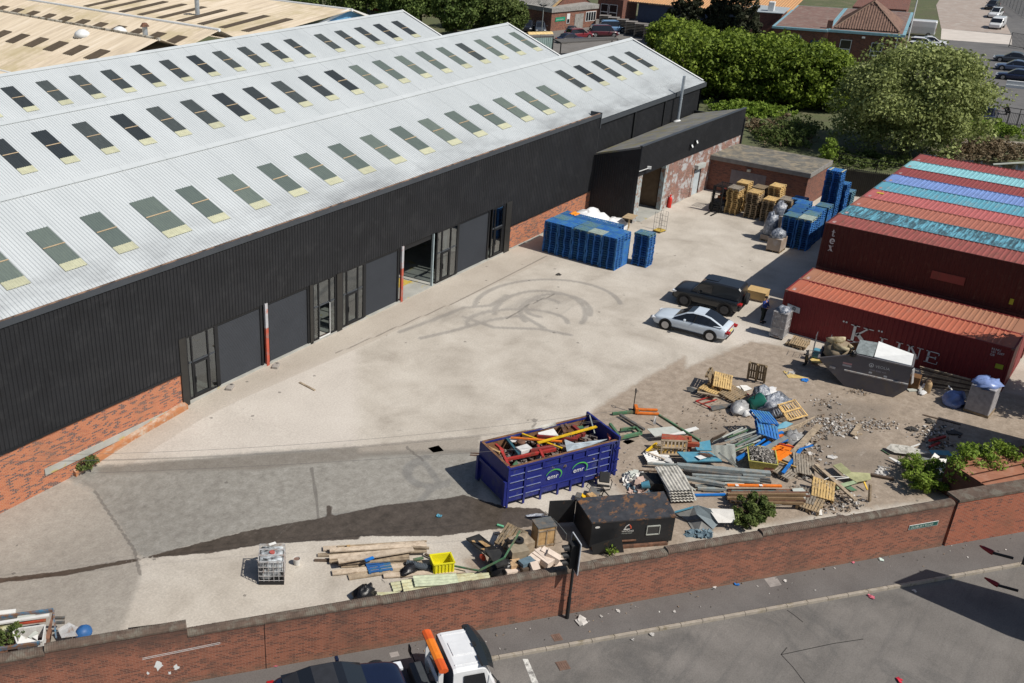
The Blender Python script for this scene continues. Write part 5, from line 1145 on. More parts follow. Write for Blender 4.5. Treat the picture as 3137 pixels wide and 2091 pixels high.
# right edge: loader lorry mostly out of the picture
RL = empty('skip_lorry',(41.2,-1.2,-.12), math.atan2(kdir.y, kdir.x), 'dark lorry at the right edge with red tail lenses, casting a boxy shadow', 'lorry')
R2 = lambda mb, nm, mt, **k: mb.obj(nm, mt, RL, **k)
mb = MB()
hb = 4.5; cpts = [(37.4,2.57),(39.29,2.96),(41.6,.9),(39.6,-1.0)]
base = [(x+.10*hb, y-.82*hb) for x, y in cpts]
mb.prism(base,2.6, hb); R2(mb, 'box_body', mc('lorry_dark',(.03,.025,.03),.5, rnd=0))
for z_, (x, y) in ((3.6,(700,200)),(2.2,(705,395))):
    a = G((2800,1700,2.29), x, y, z_-1.6); b_ = G((2800,1700,2.29), x+115, y+28, z_-1.6)
    a, b_ = Vector(a), Vector(b_); R2(MB().tube([a, a+(b_-a)*.3, a+(b_-a)*.8, b_], [.03,.07,.10,.10],10), 'tail_lens', mc('lorry_red',(.25,.01,.015),.3, rnd=0), smooth=True)
    R2(MB().beam(b_, b_+Vector((.5,-.45,0)),.08), 'lamp_bracket', M_trim)
R2(MB().box((42.5,-4.4,1.6),(1.6,1.0,.8), rz=R_(-35)), 'chassis', M_trim)
# ---------------------------------------------------------------- scrap, timber and rubbish, each piece its own thing
def pm(nm, c, r=.7, v=.25, d=None, da=.4, **k): return mc(nm, c, r, var=v, scale=4, dirt=d, damt=da, **k)
C_red, C_redd = pm('red_steel',(.42,.035,.03),.6, d=(.2,.05,.03)), pm('dark_red_steel',(.20,.022,.02),.6, d=(.12,.04,.03))
C_yel, C_or, C_grn = pm('yellow_steel',(.68,.42,.01),.5, d=(.4,.25,.05), da=.2), pm('orange_steel',(.68,.17,.02),.5, d=(.4,.15,.05), da=.2), pm('green_steel',(.07,.17,.09),.7, d=(.14,.13,.08))
C_blu, C_grey, C_gry2 = pm('bright_blue_steel',(.01,.16,.52),.5, d=(.05,.1,.2), da=.2), pm('grey_green_steel',(.22,.25,.25),.5, d=(.30,.28,.24)), pm('dark_grey_steel',(.10,.105,.105),.6, d=(.16,.13,.1))
C_wht, C_pale, C_bsheet = pm('white_panel',(.66,.65,.62),.6, v=.1, d=(.4,.37,.3), da=.15), pm('pale_panel',(.44,.46,.42),.6, v=.12), pm('light_blue_sheet',(.08,.27,.38),.6, v=.15, d=(.13,.3,.36))
C_wood, C_woodp, C_woodd = pm('weathered_timber',(.34,.27,.19),.85, v=.3, d=(.22,.17,.12)), pm('pale_timber',(.56,.46,.35),.85, v=.2, d=(.42,.33,.24)), pm('dark_timber',(.10,.07,.05),.9)
C_rust, C_black, C_asb = pm('rusty_steel',(.16,.08,.05),.85, d=(.08,.045,.03)), pm('black_sheet',(.022,.022,.022),.7, d=(.04,.038,.035)), pm('fibre_cement',(.52,.50,.45),.9, v=.2, d=(.25,.24,.21))
C_foam, C_bag, C_ply = pm('pale_block',(.62,.52,.44),.9, v=.12), mc('black_bag',(.012,.012,.014),.3, bump=.8), pm('plywood',(.46,.30,.14),.8, d=(.3,.18,.08))
def H(o, x, y, z=0.): return Vector(G(o, x, y, z))
def bar(name, o, a, b_, w, t, mat, lab, cat='scrap metal', group=None, z=0.0, z2=None, roll=0, base=0):
    """bar between sheet points a and b (x, y[, z])"""
    za = a[2] if len(a) > 2 else z; zb_ = b_[2] if len(b_) > 2 else (z2 if z2 is not None else z)
    A_, B_ = H(o, a[0], a[1], za+t/2), H(o, b_[0], b_[1], zb_+t/2)
    return MB().beam(A_, B_, w, t, roll).obj(name, mat, None, lab, cat, group)
def pipe(name, o, pts, r, mat, lab, cat='pipe', group=None, n=8): return MB().tube([H(o, *p) for p in pts], r, n).obj(name, mat, None, lab, cat, group, smooth=False)
def shp(name, o, pts, th, mat, lab, cat='sheet', group=None): return sheet(name, [H(o, *p) for p in pts], th, mat, lab, cat, group)
def corrsheet(name, o, p0, p1, p2, pitch, depth, mat, lab, z=(.1,.1,.1), cat='roofing sheet', group=None, n_=1, dz=.05):
    """ribbed sheet: p0->p1 across the ribs, p0->p2 along them"""
    A_, B_, C_ = H(o, *p0, z[0]), H(o, *p1, z[1]), H(o, *p2, z[2]); nn = (B_-A_).cross(C_-A_).normalized()
    if nn.z < 0: nn = -nn
    mb = MB().corr(A_, B_-A_, C_-A_, nn, pitch, depth,.012, 'wave'); return mb.obj(name, mat, None, lab, cat, group)
# --- inside the blue skip (surveyed about the rim height)
o = dSk; zt = 1.95
B_ = lambda a, b_, w, m_, lab, z1=zt, z2=zt, t=None, cat='scrap metal': bar('scrap_beam', o,(*a, z1),(*b_, z2), w, t or w, m_, lab, cat)
B_((955,535),(1785,305),.14, C_yel, 'long bright yellow beam across the blue skip',2.15,2.2,.05)
B_((735,405),(1300,610),.10, C_yel, 'ochre yellow bar crossing under the long yellow beam',2.05,2.0,.05)
B_((575,460),(1300,515),.10, C_or, 'orange bar through the middle of the blue skip',2.06,2.08,.06)
B_((945,440),(1520,490),.13, C_redd, 'dark red beam behind the orange bar in the blue skip')
B_((510,770),(1210,625),.12, C_red, 'red beam along the near side of the blue skip',1.9,1.95)
B_((430,625),(545,860),.12, C_red, 'short red beam at the left corner of the blue skip',1.95,2.0)
B_((360,555),(470,650),.10, C_red, 'small red bar next to the left corner of the blue skip')
B_((955,570),(1035,740),.11, C_red, 'red cross piece near the middle rim of the blue skip',2.0,1.95)
B_((850,650),(1180,590),.16, C_redd, 'broad dark red channel under the orange bar')
B_((1440,290),(1610,430),.16, C_redd, 'dark red channel leaning at the far side of the blue skip',2.0)
B_((1460,470),(1620,400),.12, C_redd, 'dark red stub joining the channel in the blue skip')
B_((520,480),(690,700),.11, pm('dark_teal_steel',(.03,.10,.13)), 'dark teal bar near the left of the blue skip',1.95)
B_((590,610),(760,590),.06, C_wood, 'thin wooden lath by the white box in the blue skip')
B_((250,600),(420,680),.12, C_ply, 'brown plank against the left end of the blue skip',1.9)
B_((1280,260),(1340,400),.14, C_rust, 'rusty hook shaped piece at the back of the blue skip',1.9)
B_((1340,260),(1400,340),.10, C_rust, 'short rusty strut at the back of the blue skip',1.95)
B_((1690,150),(1760,400),.05, C_grey, 'thin grey rod near the rear door of the blue skip',2.3,2.0)
B_((1910,300),(1980,480),.10, pm('salmon_steel',(.6,.16,.13)), 'salmon pink bar at the right end of the blue skip',1.95)
B_((1480,350),(1600,330),.2, C_grn, 'green lump of metal under the yellow beam end',1.9)
shp('scrap_panel', o, [(960,390,1.98),(1180,330,2.0),(1250,430,1.98),(970,425,2.0)],.03, C_wht, 'cream panel behind the yellow beam in the blue skip')
shp('scrap_panel', o, [(545,470,1.98),(670,455,1.98),(800,515,1.98),(590,520,1.98)],.03, C_wht, 'white board under the orange bar in the blue skip')
MB().box(H(o,760,625,2.05),(.62,.42,.2), rz=R_(-20)).obj('white_box', C_wht, None, 'white metal box on the heap in the blue skip', 'box', bevel=.02)
corrsheet('ribbed_sheet', o,(800,400),(780,350),(1220,285),.12,.04, C_asb, 'bent white ribbed sheet at the far rim of the blue skip',(2.0,2.15,2.1))
shp('plastic_film', o, [(1330,480,2.0),(1480,540,2.05),(1940,480,1.95),(1560,620,2.0),(1370,665,1.98)],.02, mc('clear_film_sheet',(.42,.48,.52),.25, var=.3, bump=.6), 'clear plastic film draped in the right half of the blue skip', 'plastic film')
shp('green_scrap', o, [(600,840,1.9),(660,780,1.95),(680,830,1.95),(640,860,1.9)],.03, C_grn, 'green flap at the near left rim of the blue skip')
MB().lathe([(.06,0),(.20,.02),(.2,.1),(.12,.16)],14, H(o,720,540,1.95)).obj('rusty_drum', C_rust, None, 'round rusty brown drum part left of centre in the blue skip', 'drum')
mb = MB()
for _ in range(260):
    a, b2 = random.uniform(.15, SL-.3), random.uniform(.15, SW-.2); mb.box(S(a, b2, random.uniform(1.35,1.78)),(random.uniform(.1,.5), random.uniform(.05,.2), random.uniform(.03,.12)), rz=random.uniform(0,3), ry=random.gauss(0,.4), rx=random.gauss(0,.4))
mb.obj('small_scrap', pm('mixed_dark_scrap',(.10,.06,.045), v=.6, d=(.22,.20,.19), da=.6), None, 'small dark mixed scrap filling the blue skip', 'scrap metal', None, 'stuff')
mb = MB(); sbox(mb,.1, SL-.15,.1, SW-.1,1.0,1.3); mb.obj('scrap_fill', C_rust, None, 'packed rusty scrap low inside the blue skip', 'scrap metal', None, 'stuff')
# --- right of the skip: pallet trucks, green frames
def pallet_truck(pa, pb, hz, mat, lab):
    A_, B_ = Vector(pa), Vector(pb); d = (B_-A_).normalized(); s_ = Vector((-d.y, d.x,0)); t = empty('pallet_truck', tuple(A_),0, lab, 'pallet truck')
    for k in (-.2,.2): MB().beam(A_+s_*k+Vector((0,0,.08)), A_+d*1.15+s_*k+Vector((0,0,.08)),.16,.07).obj('fork', mat, t)
    MB().beam(A_-s_*.26+Vector((0,0,.2)), A_+s_*.26+Vector((0,0,.2)),.16,.28).obj('body', mat, t)
    A2 = A_-d*.15; MB().tube([A2+Vector((0,0,.2)), A2+Vector((0,0,1.15))],.025,8).tube([A2+s_*.13*math.cos(R_(i*40))+Vector((0,0,1.27+.13*math.sin(R_(i*40)))) for i in range(10)],.02,6, False).obj('handle', M_trim, t)
    MB().lathe([(.09,-.05),(.09,.05)],12, A2+Vector((0,0,.09)), s_).obj('wheel', M_tyre, t)
pallet_truck(G(dA,240,720), G(dA,600,735),0, C_or, 'orange hand pallet truck with upright black handle')
pallet_truck(G(dA,2010,690), G(dA,1900,600),0, M_trim, 'dark hand pallet truck stuck in the rubbish by the green bin')
for a, b2, lab, w in (((0,990),(250,960), 'upper',.1),((0,1115),(330,1040), 'lower',.14),((240,960),(330,1050), 'end',.1)):
    bar('green_frame_bar', dA, a, b2, w,.14, C_grn, lab+' bar of the green steel frame beside the skip', z=.15)
bar('green_frame_bar', dA,(-160,900),(-20,1080),.12,.14, C_grn, 'green bar lying slantwise behind the right end of the skip', z=.1)
bar('green_frame_bar', dA,(-120,740),(300,700),.12,.12, C_grn, 'green rail leading from the skip to the orange pallet truck', z=.05)
bar('green_frame_bar', dA,(0,760),(370,990),.14,.12, C_gry2, 'dark slanting channel between the green frames', z=.1)
bar('green_girder', dA,(600,765),(1235,1165),.09,.12, C_grn, 'long thin green girder pointing to the blue sheets', z=.35)
pipe('cable_loop', dA, [(180,1010,.2),(190,930,.5),(240,905,.6),(290,940,.4),(300,980,.2)],.015, M_trim, 'loop of cable over the green frame', 'cable')
shp('manhole_cover', dA, [(35,1180),(110,1130),(235,1165),(115,1220)],.02, mc('iron_cover',(.20,.18,.16),.9), 'square iron cover set in the dirt right of the skip', 'manhole cover')
shp('iron_plate',(1000,680,2.139), [(665,1480),(735,1462),(770,1498),(700,1510)],.02, MATS['iron_cover'], 'flat iron plate in the yard left of the blue skip', 'manhole cover')
shp('white_sheet', dA, [(415,975,.45),(820,935,.5),(1000,1060,.4),(540,1100,.35)],.03, C_pale, 'large pale sheet between the green frame and the red boards')
shp('white_sheet', dA, [(540,1095,.42),(980,1010,.5),(1020,1050,.45),(620,1085,.4)],.04, C_wht, 'torn white strip on the edge of the pale sheet')
shp('white_plank', dA, [(980,990,.3),(1170,940,.3),(1220,975,.3),(1040,1030,.3)],.04, C_wht, 'white plank lying across the green girder', 'plank')
shp('white_post', dA, [(510,900,.1),(535,790,.5),(560,790,.5),(550,915,.1)],.05, C_wht, 'short white broken post in the wire tangle', 'post')
C_redw = pm('red_brown_board',(.36,.06,.03),.7, d=(.28,.14,.06))
shp('red_board', dA, [(650,1050,.95),(1110,1090,.95),(1110,1170,.75),(640,1130,.75)],.1, C_redw, 'upper red brown board above the upright yellow pallet', 'board')
bar('red_board', dA,(1040,1210,.5),(1225,1225,.5),.2,.2, C_redw, 'short orange brown block sticking out behind the yellow pallet', 'board')
bar('red_board', dA,(1075,1100,.85),(1070,1330,.1),.18,.12, C_redw, 'red upright board right of the yellow pallet', 'board')
# pallet standing on edge with slats seen from behind
def edge_pallet(o, c1, c2, c3, c4, mat, lab, k=7, inner=None):
    P = [H(o, *c) for c in (c1, c2, c3, c4)]; t = empty('pallet', tuple(P[0]),0, lab, 'pallet'); L_ = lambda u, v_: P[0].lerp(P[1], u).lerp(P[3].lerp(P[2], u), v_)
    mb = MB(); n_ = (P[1]-P[0]).cross(P[3]-P[0]).normalized(); n_ = n_ if n_.z > 0 else -n_; W_ = (P[1]-P[0]).length
    for i in range(k): u = (i+.5)/k; mb.beam(L_(u,0)-n_*.12, L_(u,1)-n_*.12, W_/k*.55,.02)
    mb.obj('deck_boards', inner or mat, t); mb = MB()
    for v_ in (.04,.5,.96): mb.beam(L_(0, v_), L_(1, v_),.09,.025).beam(L_(0, v_)-n_*.06, L_(1, v_)-n_*.06,.09,.05)
    for u in (.03,.97): mb.beam(L_(u,0)+n_*.01, L_(u,1)+n_*.01,.09,.02)
    mb.obj('frame_boards', mat, t); return t
edge_pallet(dA,(640,1150,.85),(1045,1165,.85),(1020,1390,.12),(620,1385,.12), C_wood, 'yellow wooden pallet propped up under the red boards',7, M_py)
bar('yellow_bar', dA,(405,1325,.2),(565,1195,.4),.1,.06, C_yel, 'yellow bar left of the propped up pallet')
mb = MB()
for i in range(9): mb.beam(H(dA,420+i*22,1330+i*6,.1), H(dA,560+i*30,1200+i*8,.5),.012).beam(H(dA,430+i*10,1320-i*13,.2), H(dA,640+i*10,1400-i*20,.2),.012)
mb.obj('wire_mesh', C_yel, None, 'yellow wire mesh beside the propped up pallet', 'mesh')
corrsheet('white_sheeting', dA,(345,1350),(425,1495),(560,1310),.16,.05, C_wht, 'stack of white ribbed sheets nearest the skip, left part',(.25,.25,.25)); corrsheet('white_sheeting', dA,(425,1495),(340,1355),(835,1520),.18,.05, C_wht, 'white ribbed sheets left of the blue panel',(.2,.2,.2))
corrsheet('white_sheeting', dA,(620,1380),(660,1460),(780,1440),.14,.05, C_wht, 'small white ribbed sheet below the propped up pallet',(.3,.3,.3))
bar('timber_batten', dA,(395,1330,.35),(690,1450,.35),.07,.05, C_woodp, 'pale batten lying across the white ribbed sheets', 'timber')
def stack_panel(o, pts, n_, th, mats, name, labs):
    for i in range(n_):
        P = [H(o, x, y, z-(n_-1-i)*th*1.05) for x, y, z in pts]; sheet(name, P, th, mats[i % len(mats)], labs[i], 'panel')
stack_panel(dA, [(880,1330,.7),(1400,1335,.7),(1580,1470,.62),(1035,1480,.62)],4,.07, [C_black, C_gry2, C_pale, C_bsheet], 'insulated_board', ['lowest black panel of the light blue stack', 'grey panel under the light blue one', 'pale panel just beneath the light blue sheet', 'light blue panel topping the stack with a pile of rods'])
shp('blue_sheet', dA, [(1130,1200,.55),(1390,1150,.6),(1420,1310,.5),(1190,1305,.5)],.05, C_bsheet, 'light blue sheet right of the red upright board'); shp('white_card', dA, [(1160,1400,.73),(1260,1380,.73),(1340,1420,.73),(1240,1450,.73)],.01, C_wht, 'white card lying on the light blue panel', 'card')
mb = MB()
for i in range(30): a = H(dA, random.uniform(1180,1340), random.uniform(1335,1370),.74); mb.beam(a, H(dA, random.uniform(1340,1450), random.uniform(1370,1420),.76),.012)
mb.obj('rod_bundle', C_rust, None, 'tangle of thin rusty rods on the light blue panel', 'rods')
corrsheet('grey_door_panel', dA,(1415,1230),(1780,1230),(1440,1450),.38,.02, C_pale, 'upright pale grey panelled sheet in the middle of the heap',(1.05,1.05,.3), 'panel')
shp('grey_door_panel', dA, [(1640,1205,1.05),(1770,1215,1.05),(1795,1520,.15),(1660,1470,.2)],.03, C_pale, 'narrow pale grey sheet right of the upright panelled one', 'panel')
bar('grey_bar', dA,(1530,1350,.9),(1810,1568,.1),.08,.08, C_grey, 'grey bar leaning over the pale sheets')
for i, (a, b2) in enumerate([((1440,1180),(1860,990)),((1600,1120),(1980,965)),((1660,1110),(2030,980)),((1700,1190),(2080,1050)),((1760,1230),(2090,1090)),((1790,1300),(2170,1150)),((1690,1280),(2010,1120)),((1830,1180),(2120,1070)),((1620,1170),(1960,1040)),((1700,1150),(2110,1010)),((1740,1330),(2060,1200)),((1810,1250),(2120,1120)),((1850,1230),(2180,1080)),((1580,1110),(1900,960))]):
    bar('steel_section', dA,(*a,.35+.03*i),(*b2,.6+.03*i),.06,.05,(C_grey, C_pale, C_grn, C_grey)[i % 4], 'thin grey or green steel section in the sheaf behind the pale panels', group='steel sections in the sheaf')
shp('brown_board', dA, [(1335,1210,.3),(1430,1110,.7),(1650,1010,.8),(1540,1120,.4)],.04, C_woodd, 'dark brown board leaning on the steel sections', 'board')
# --- upper pallet group
pallet(PY, G(dA,1580,260,.5),.3, 'pale pallet lying tilted at the top of the loose pallet group', None,(.12,-.28,.35))
pallet(PY, G(dA,1560,275,.25),.3, 'pale pallet right under the tilted top one', None,(.05,-.1,.25))
pallet(PO, G(dA,1390,215,.4),.3, 'pallet standing on its edge left of the tilted one', None,(1.1,0,.2))
pallet(PY, G(dA,1380,400,.15),.3, 'pallet with upturned slats left of the weathered one', None,(.12,.2,.1)); pallet(PO, G(dA,1740,455,.15),.3, 'weathered pallet lying in front of the loose group', None,(.1,-.12,-.25))
pallet(PO, G(dA,2115,115,.62),0, 'pallet standing alone on its side near the yellow cardboard', None,(0, R_(74), R_(8)))
pallet(PO, G(dD,530,500,.12),0, 'pallet lying by the foot of the oxblood container', None,(.03,-.05,.1)); pallet(PO, G(dD,500,520,.0),0, 'splayed lower pallet by the oxblood container', None,(0,0,-.1))
bar('timber', dA,(1195,405,.3),(1530,470,.3),.16,.05, C_wood, 'dark plank in front of the upturned pallet', 'timber')
for a, b2, lab in (((1170,545),(1390,480), 'left'),((1270,585),(1500,520), 'middle'),((1170,545),(1400,650), 'front'),((1760,360),(2000,450), 'far right')): bar('red_rail', dA, a, b2,.05,.05, C_red, lab+' red rail of the frame under the loose pallets', z=.1)
shp('dark_board', dA, [(1380,620,.15),(1770,575,.15),(1780,610,.12),(1430,690,.1)],.06, C_gry2, 'dark grey board in front of the weathered pallet', 'board')
shp('dark_board', dA, [(1030,330,.2),(1100,320,.3),(1220,380,.15),(1190,405,.1),(1040,370,.1)],.08, C_gry2, 'charcoal wedge left of the loose pallets', 'board')
shp('white_sheet', dA, [(1790,320,.15),(1850,310,.15),(1880,375,.1),(1820,340,.1)],.03, C_wht, 'small white board right of the tilted pallet'); shp('white_sheet', dA, [(1855,300,.2),(1960,300,.2),(2045,355,.1),(1925,392,.1)],.03, C_wht, 'larger white board right of the tilted pallet')
# green bin, bags, blue pallet on top
gb = MB().lathe([(.34,0),(.42,.7),(.44,.72),(.40,.72),(.32,.06)],16).obj('green_bin', mc('bin_green',(.02,.15,.11),.4), None, 'green plastic bin lying on its side amid the rubbish', 'bin', smooth=True); gb.location = tuple(G(dA,2010,600,.4)); gb.rotation_euler = (R_(80),0, R_(60))
lump('clear_bag', G(dA,1850,690),.75,.45,.4, mc('clear_bag_plastic',(.32,.32,.32),.3, var=.4, bump=.8), 'grey clear plastic bag in front of the green bin', 'bag',11)
lump('white_bag', G(dA,1960,750),.45,.25,.2, mc('white_bag_plastic',(.60,.60,.60),.4, var=.2, bump=.7), 'white plastic bag trailing off the grey one', 'bag',12)
lump('film_heap', G(dC,240,220),.95,.75,.62, M_film, 'heap of crumpled silver film behind the blue topped pallets', 'plastic film',13,.35); lump('film_heap', G(dC,120,100),.55,.5,.55, M_film, 'blue and white film pile beside the pallet truck handle', 'plastic film',14,.35); lump('film_heap', G(dC,200,60),.8,.4,.4, MATS['white_bag_plastic'], 'white sheeting behind the silver film heap', 'plastic film',15,.3)
lump('film_heap', G(dC,490,600),.55,.5,.4, MATS['clear_bag_plastic'], 'grey plastic clump beside the long plank', 'plastic film',16,.3)
edge_pallet(dC,(325,150,.9),(530,85,1.0),(690,285,.25),(460,350,.2), M_py, 'yellow pallet upside down on the right of the film heap',8)
pallet(PB, G(dC,150,330,1.0),0, 'blue slatted pallet on top of the grey pallet pile', None,(.25,-.15,.9))
for i in range(3): pallet(PG_ if i else PB, G(dC,185,480,.75-.24*i if i < 3 else 0),0, ['blue pallet tipped on the pallet pile in the heap', 'grey weathered pallet in the tipped pile', 'lowest tipped pallet of the pile'][i], None,(.35,-.25,.55+.1*i))
shp('pale_board', dC, [(300,470,.5),(570,385,.6),(770,290,.4),(560,440,.35)],.05, C_wood, 'grey board running out under the yellow upside down pallet', 'board')
shp('blue_cover', dC, [(320,400,.75),(420,350,.8),(510,380,.7),(420,430,.6),(320,445,.6)],.04, C_bsheet, 'crumpled light blue sheet right of the tipped pallets')
bar('long_plank', dC,(415,830,.45),(825,395,.5),.30,.06, C_wood, 'long weathered plank slanting over the orange barriers', 'plank'); bar('blue_rail', dC,(0,690,.5),(170,565,.7),.08,.06, C_blu, 'blue rail in front of the thin steel sheaf'); bar('blue_rail', dC,(70,700,.5),(230,600,.6),.16,.05, C_blu, 'broad blue rail next to the yellow rubble tub')
bar('blue_rail', dC,(385,975,.35),(610,680,.55),.14,.08, C_blu, 'blue beam crossing in front of the long plank'); bar('blue_rail', dC,(610,680,.5),(745,640,.4),.07,.06, C_blu, 'thin blue bar bending right from the crossing beam')
bar('blue_rail', dC,(310,510,.6),(385,480,.6),.14,.06, C_blu, 'short blue piece by the tipped pallets'); bar('blue_rail', dC,(360,600,.6),(440,575,.6),.12,.06, C_blu, 'small blue piece behind the red bar'); bar('orange_piece', dC,(310,535,.6),(390,520,.6),.16,.06, C_or, 'small orange piece by the tipped pallets')
bar('blue_rail', dB,(1800,340,.3),(1960,250,.4),.18,.1, C_blu, 'blue rails left of the yellow rubble tub')
bar('grey_beam', dC,(145,700,.65),(430,540,.75),.24,.05, C_grey, 'broad grey channel above the orange barriers'); bar('red_bar', dC,(335,620,.75),(520,665,.7),.07,.06, C_red, 'red bar over the orange barriers')
for i, (a, b2, w) in enumerate([((200,700),(390,620),.2),((260,760),(480,640),.3),((240,800),(500,690),.3),((290,840),(470,720),.25),((300,640),(240,740),.12),((420,650),(250,700),.12)]):
    bar('orange_barrier', dC,(*a,.3+.05*i),(*b2,.35+.05*i), w,.04, pm('barrier_orange',(.80,.20,.01),.5, v=.1), ['far', 'second', 'third', 'near', 'upright', 'top'][i]+' orange plastic barrier board in the heap', 'barrier')
# yellow tub full of rubble
tub = empty('rubble_tub', tuple(G(dC,110,880)), R_(25), 'yellow green plastic tub heaped with rubble', 'tub'); mb = MB(); s0, s1 = .48, .66
mb.add([(x*s0*1.2, y*s0,0) for x, y in ((-1,-1),(1,-1),(1,1),(-1,1))]+[(x*s1*1.2, y*s1,.62) for x, y in ((-1,-1),(1,-1),(1,1),(-1,1))]+[(x*(s1-.05)*1.2, y*(s1-.05),.62) for x, y in ((-1,-1),(1,-1),(1,1),(-1,1))]+[(x*(s0-.02)*1.2, y*(s0-.02),.1) for x, y in ((-1,-1),(1,-1),(1,1),(-1,1))],
       [(3,2,1,0),(0,1,5,4),(1,2,6,5),(2,3,7,6),(3,0,4,7),(4,5,9,8),(5,6,10,9),(6,7,11,10),(7,4,8,11),(8,9,13,12),(9,10,14,13),(10,11,15,14),(11,8,12,15),(12,13,14,15)])
mb.obj('tub_shell', pm('tub_yellow',(.40,.37,.09),.5), tub, world=False)
def chips(name, pts_fn, n_, s0, s1, mats, lab, cat, par=None, seed=1, flat=.5):
    rn = random.Random(seed)
    for mi, mt in enumerate(mats):
        mb = MB()
        for _ in range(n_//len(mats)):
            p, ok_ = pts_fn(rn)
            s_ = rn.uniform(s0, s1); mb.box(p,(s_, s_*rn.uniform(.3,.9), s_*rn.uniform(.08, flat)), rz=rn.uniform(0,6.3), rx=rn.gauss(0,.5), ry=rn.gauss(0,.5))
        mb.obj(name, mt, par, lab if not par else None, cat if not par else None, None, 'stuff')
def tubp(rn): x, y = rn.uniform(-.68,.68), rn.uniform(-.55,.55); return Vector(tub.location)+Vector((x, y,.55+.18*(1-(x/.7)**2)*(1-(y/.6)**2)+rn.uniform(0,.06))), 1
chips('rubble', tubp,520,.05,.13, [pm('rubble_light',(.40,.37,.33)), pm('rubble_dark',(.10,.09,.08))], None, None, tub,3)
MB().box((0,0,.5),(1.3,1.05,.12)).obj('rubble_core', MATS['rubble_dark'], tub, world=False)
bar('timber', dC,(255,800,.5),(545,905,.4),.08,.06, pm('ochre_timber',(.40,.25,.08)), 'ochre lath right of the rubble tub', 'timber'); MB().box(H(dC,215,880,.3),(.62,.42,.36), rz=.4).obj('pink_brick_block', pm('pink_block',(.45,.2,.13)), None, 'pinkish block right of the rubble tub', 'block', bevel=.02)
pallet(PG_, G(dC,620,890,.3),0, 'dark pallet leaning behind the blue crossing beam', None,(.15,-.35,.45)); pallet(PG_, G(dC,420,960,.12),0, 'dark pallet lying flat between tub and grey beams', None,(.05,-.1,-.2)); pallet(PY, G(dC,860,1190,.25),0, 'cream pallet lying slanted by the bramble heap', None,(.1,-.25,.3)); pallet(PG_, G(dC,640,1270,.1),0, 'old brown pallet under the white tile stack', None,(0,-.05,.15))
pallet(PO, G(dC,710,1365,.05),0, 'low pallet next to the bramble heap', None,(0,0,.1))
for i, (a, b2, z) in enumerate([((780,870),(1260,1300),.5),((740,900),(990,1110),.4),((730,990),(810,1080),.35)]): bar('timber_rail', dC,(*a, z),(*b2, z-.2),.18-.04*i,.08, C_wood, ['long grey timber slanting down to the wall', 'thinner timber beside the long slanting one', 'short timber left of the slanting pair'][i], 'timber')
shp('green_felt', dC, [(985,880,.35),(1085,850,.4),(1210,960,.4),(1430,975,.25),(1445,1045,.2),(1270,1080,.3),(1130,1000,.35)],.04, pm('olive_sheet',(.30,.30,.16)), 'bent olive green sheet right of the timbers'); shp('green_felt', dC, [(960,1130,.3),(1240,1060,.3),(1280,1090,.25),(1030,1170,.2)],.04, pm('mint_sheet',(.26,.33,.20)), 'mint green strip below the olive sheet')
shp('teal_sheet', dC, [(1140,1150,.15),(1200,1130,.2),(1280,1180,.12),(1200,1190,.1)],.03, C_grn, 'small dark green sheet under the mint strip')
for pts, lab in (([(750,1115,.3),(965,1015,.5),(1175,1025,.45),(1110,990,.5)], 'left white tube of the bent frame'),([(905,1105,.3),(1040,1045,.45),(1180,1030,.45)], 'right white tube of the bent frame')): pipe('white_tube', dC, pts,.02, C_wht, lab, 'tube')
bar('timber_post', dC,(1435,1105,1.0),(1425,1310,.0),.1,.1, C_wood, 'upright timber post near the wall', 'post'); bar('yellow_strip', dC,(1360,1080,.3),(1400,1175,.1),.07,.05, C_yel, 'yellow strip next to the upright post')
for i in range(3): shp('white_tile', dC, [(495,1160,.32-.06*i),(620,1150,.32-.06*i),(700,1235,.3-.06*i),(640,1275,.28-.06*i),(540,1260,.28-.06*i)],.04, C_pale, ['top', 'middle', 'bottom'][i]+' white tile slab on the old brown pallet', 'slab')
shp('white_card', dC, [(720,1400,.1),(850,1410,.12),(860,1480,.05),(735,1465,.05)],.01, C_wht, 'pinkish white card near the wall', 'card'); bar('brown_branch', dC,(1440,990),(1720,1045),.14,.08, C_woodd, 'dark brown rotten beam by the right hand bush', 'timber', z=.05)
bar('plank', dC,(1220,515),(1310,390),.22,.06, C_wood, 'short plank in the white litter patch', 'plank', z=.1); bar('plank', dC,(1240,520),(1335,500),.1,.05, C_wood, 'small stick at the foot of the short plank', 'plank')
# --- grey beams and pipes
gy = [((420,400),(1180,440),.2,.13, C_grey),((880,430),(2327,560),.35,.26, C_grey),((980,490),(2320,650),.3,.14, C_gry2),((1115,575),(2160,640),.3,.13, C_grey),((1165,610),(2160,690),.2,.14, C_grey),((1000,620),(1620,730),.3,.2, C_grey),((1270,540),(2340,690),.22,.14, C_gry2),((1160,740),(1600,750),.12,.12, C_grey),((1200,785),(1640,800),.1,.15, C_grey),((1280,820),(1560,830),.05,.08, C_gry2),((1900,580),(2250,600),.38,.12, C_grey),((1300,700),(1920,715),.1,.08, C_pale)]
nm_ = ['far left', 'longest broad', 'long dark', 'second pale', 'third pale', 'broad slanting', 'thin dark', 'short front', 'boxy front', 'thin black', 'upper right', 'thin pale']
for i, (a, b2, z, w, mt) in enumerate(gy): bar('grey_steel_beam', dB,(*a, z),(*b2, z), w, w*.7, mt, nm_[i]+' grey steel beam of the pile beside the fibre cement sheets', 'steel beam')
bar('orange_beam', dB,(1660,735,.35),(2500,750,.35),.14,.08, C_or, 'orange striped beam on top of the rusty beams', 'steel beam')
for a in (1810,2180): bar('reflective_band', dB,(a-25,736,.43),(a+25,737,.43),.15,.01, C_wht,('left' if a < 2000 else 'right')+' white band round the orange beam', 'band')
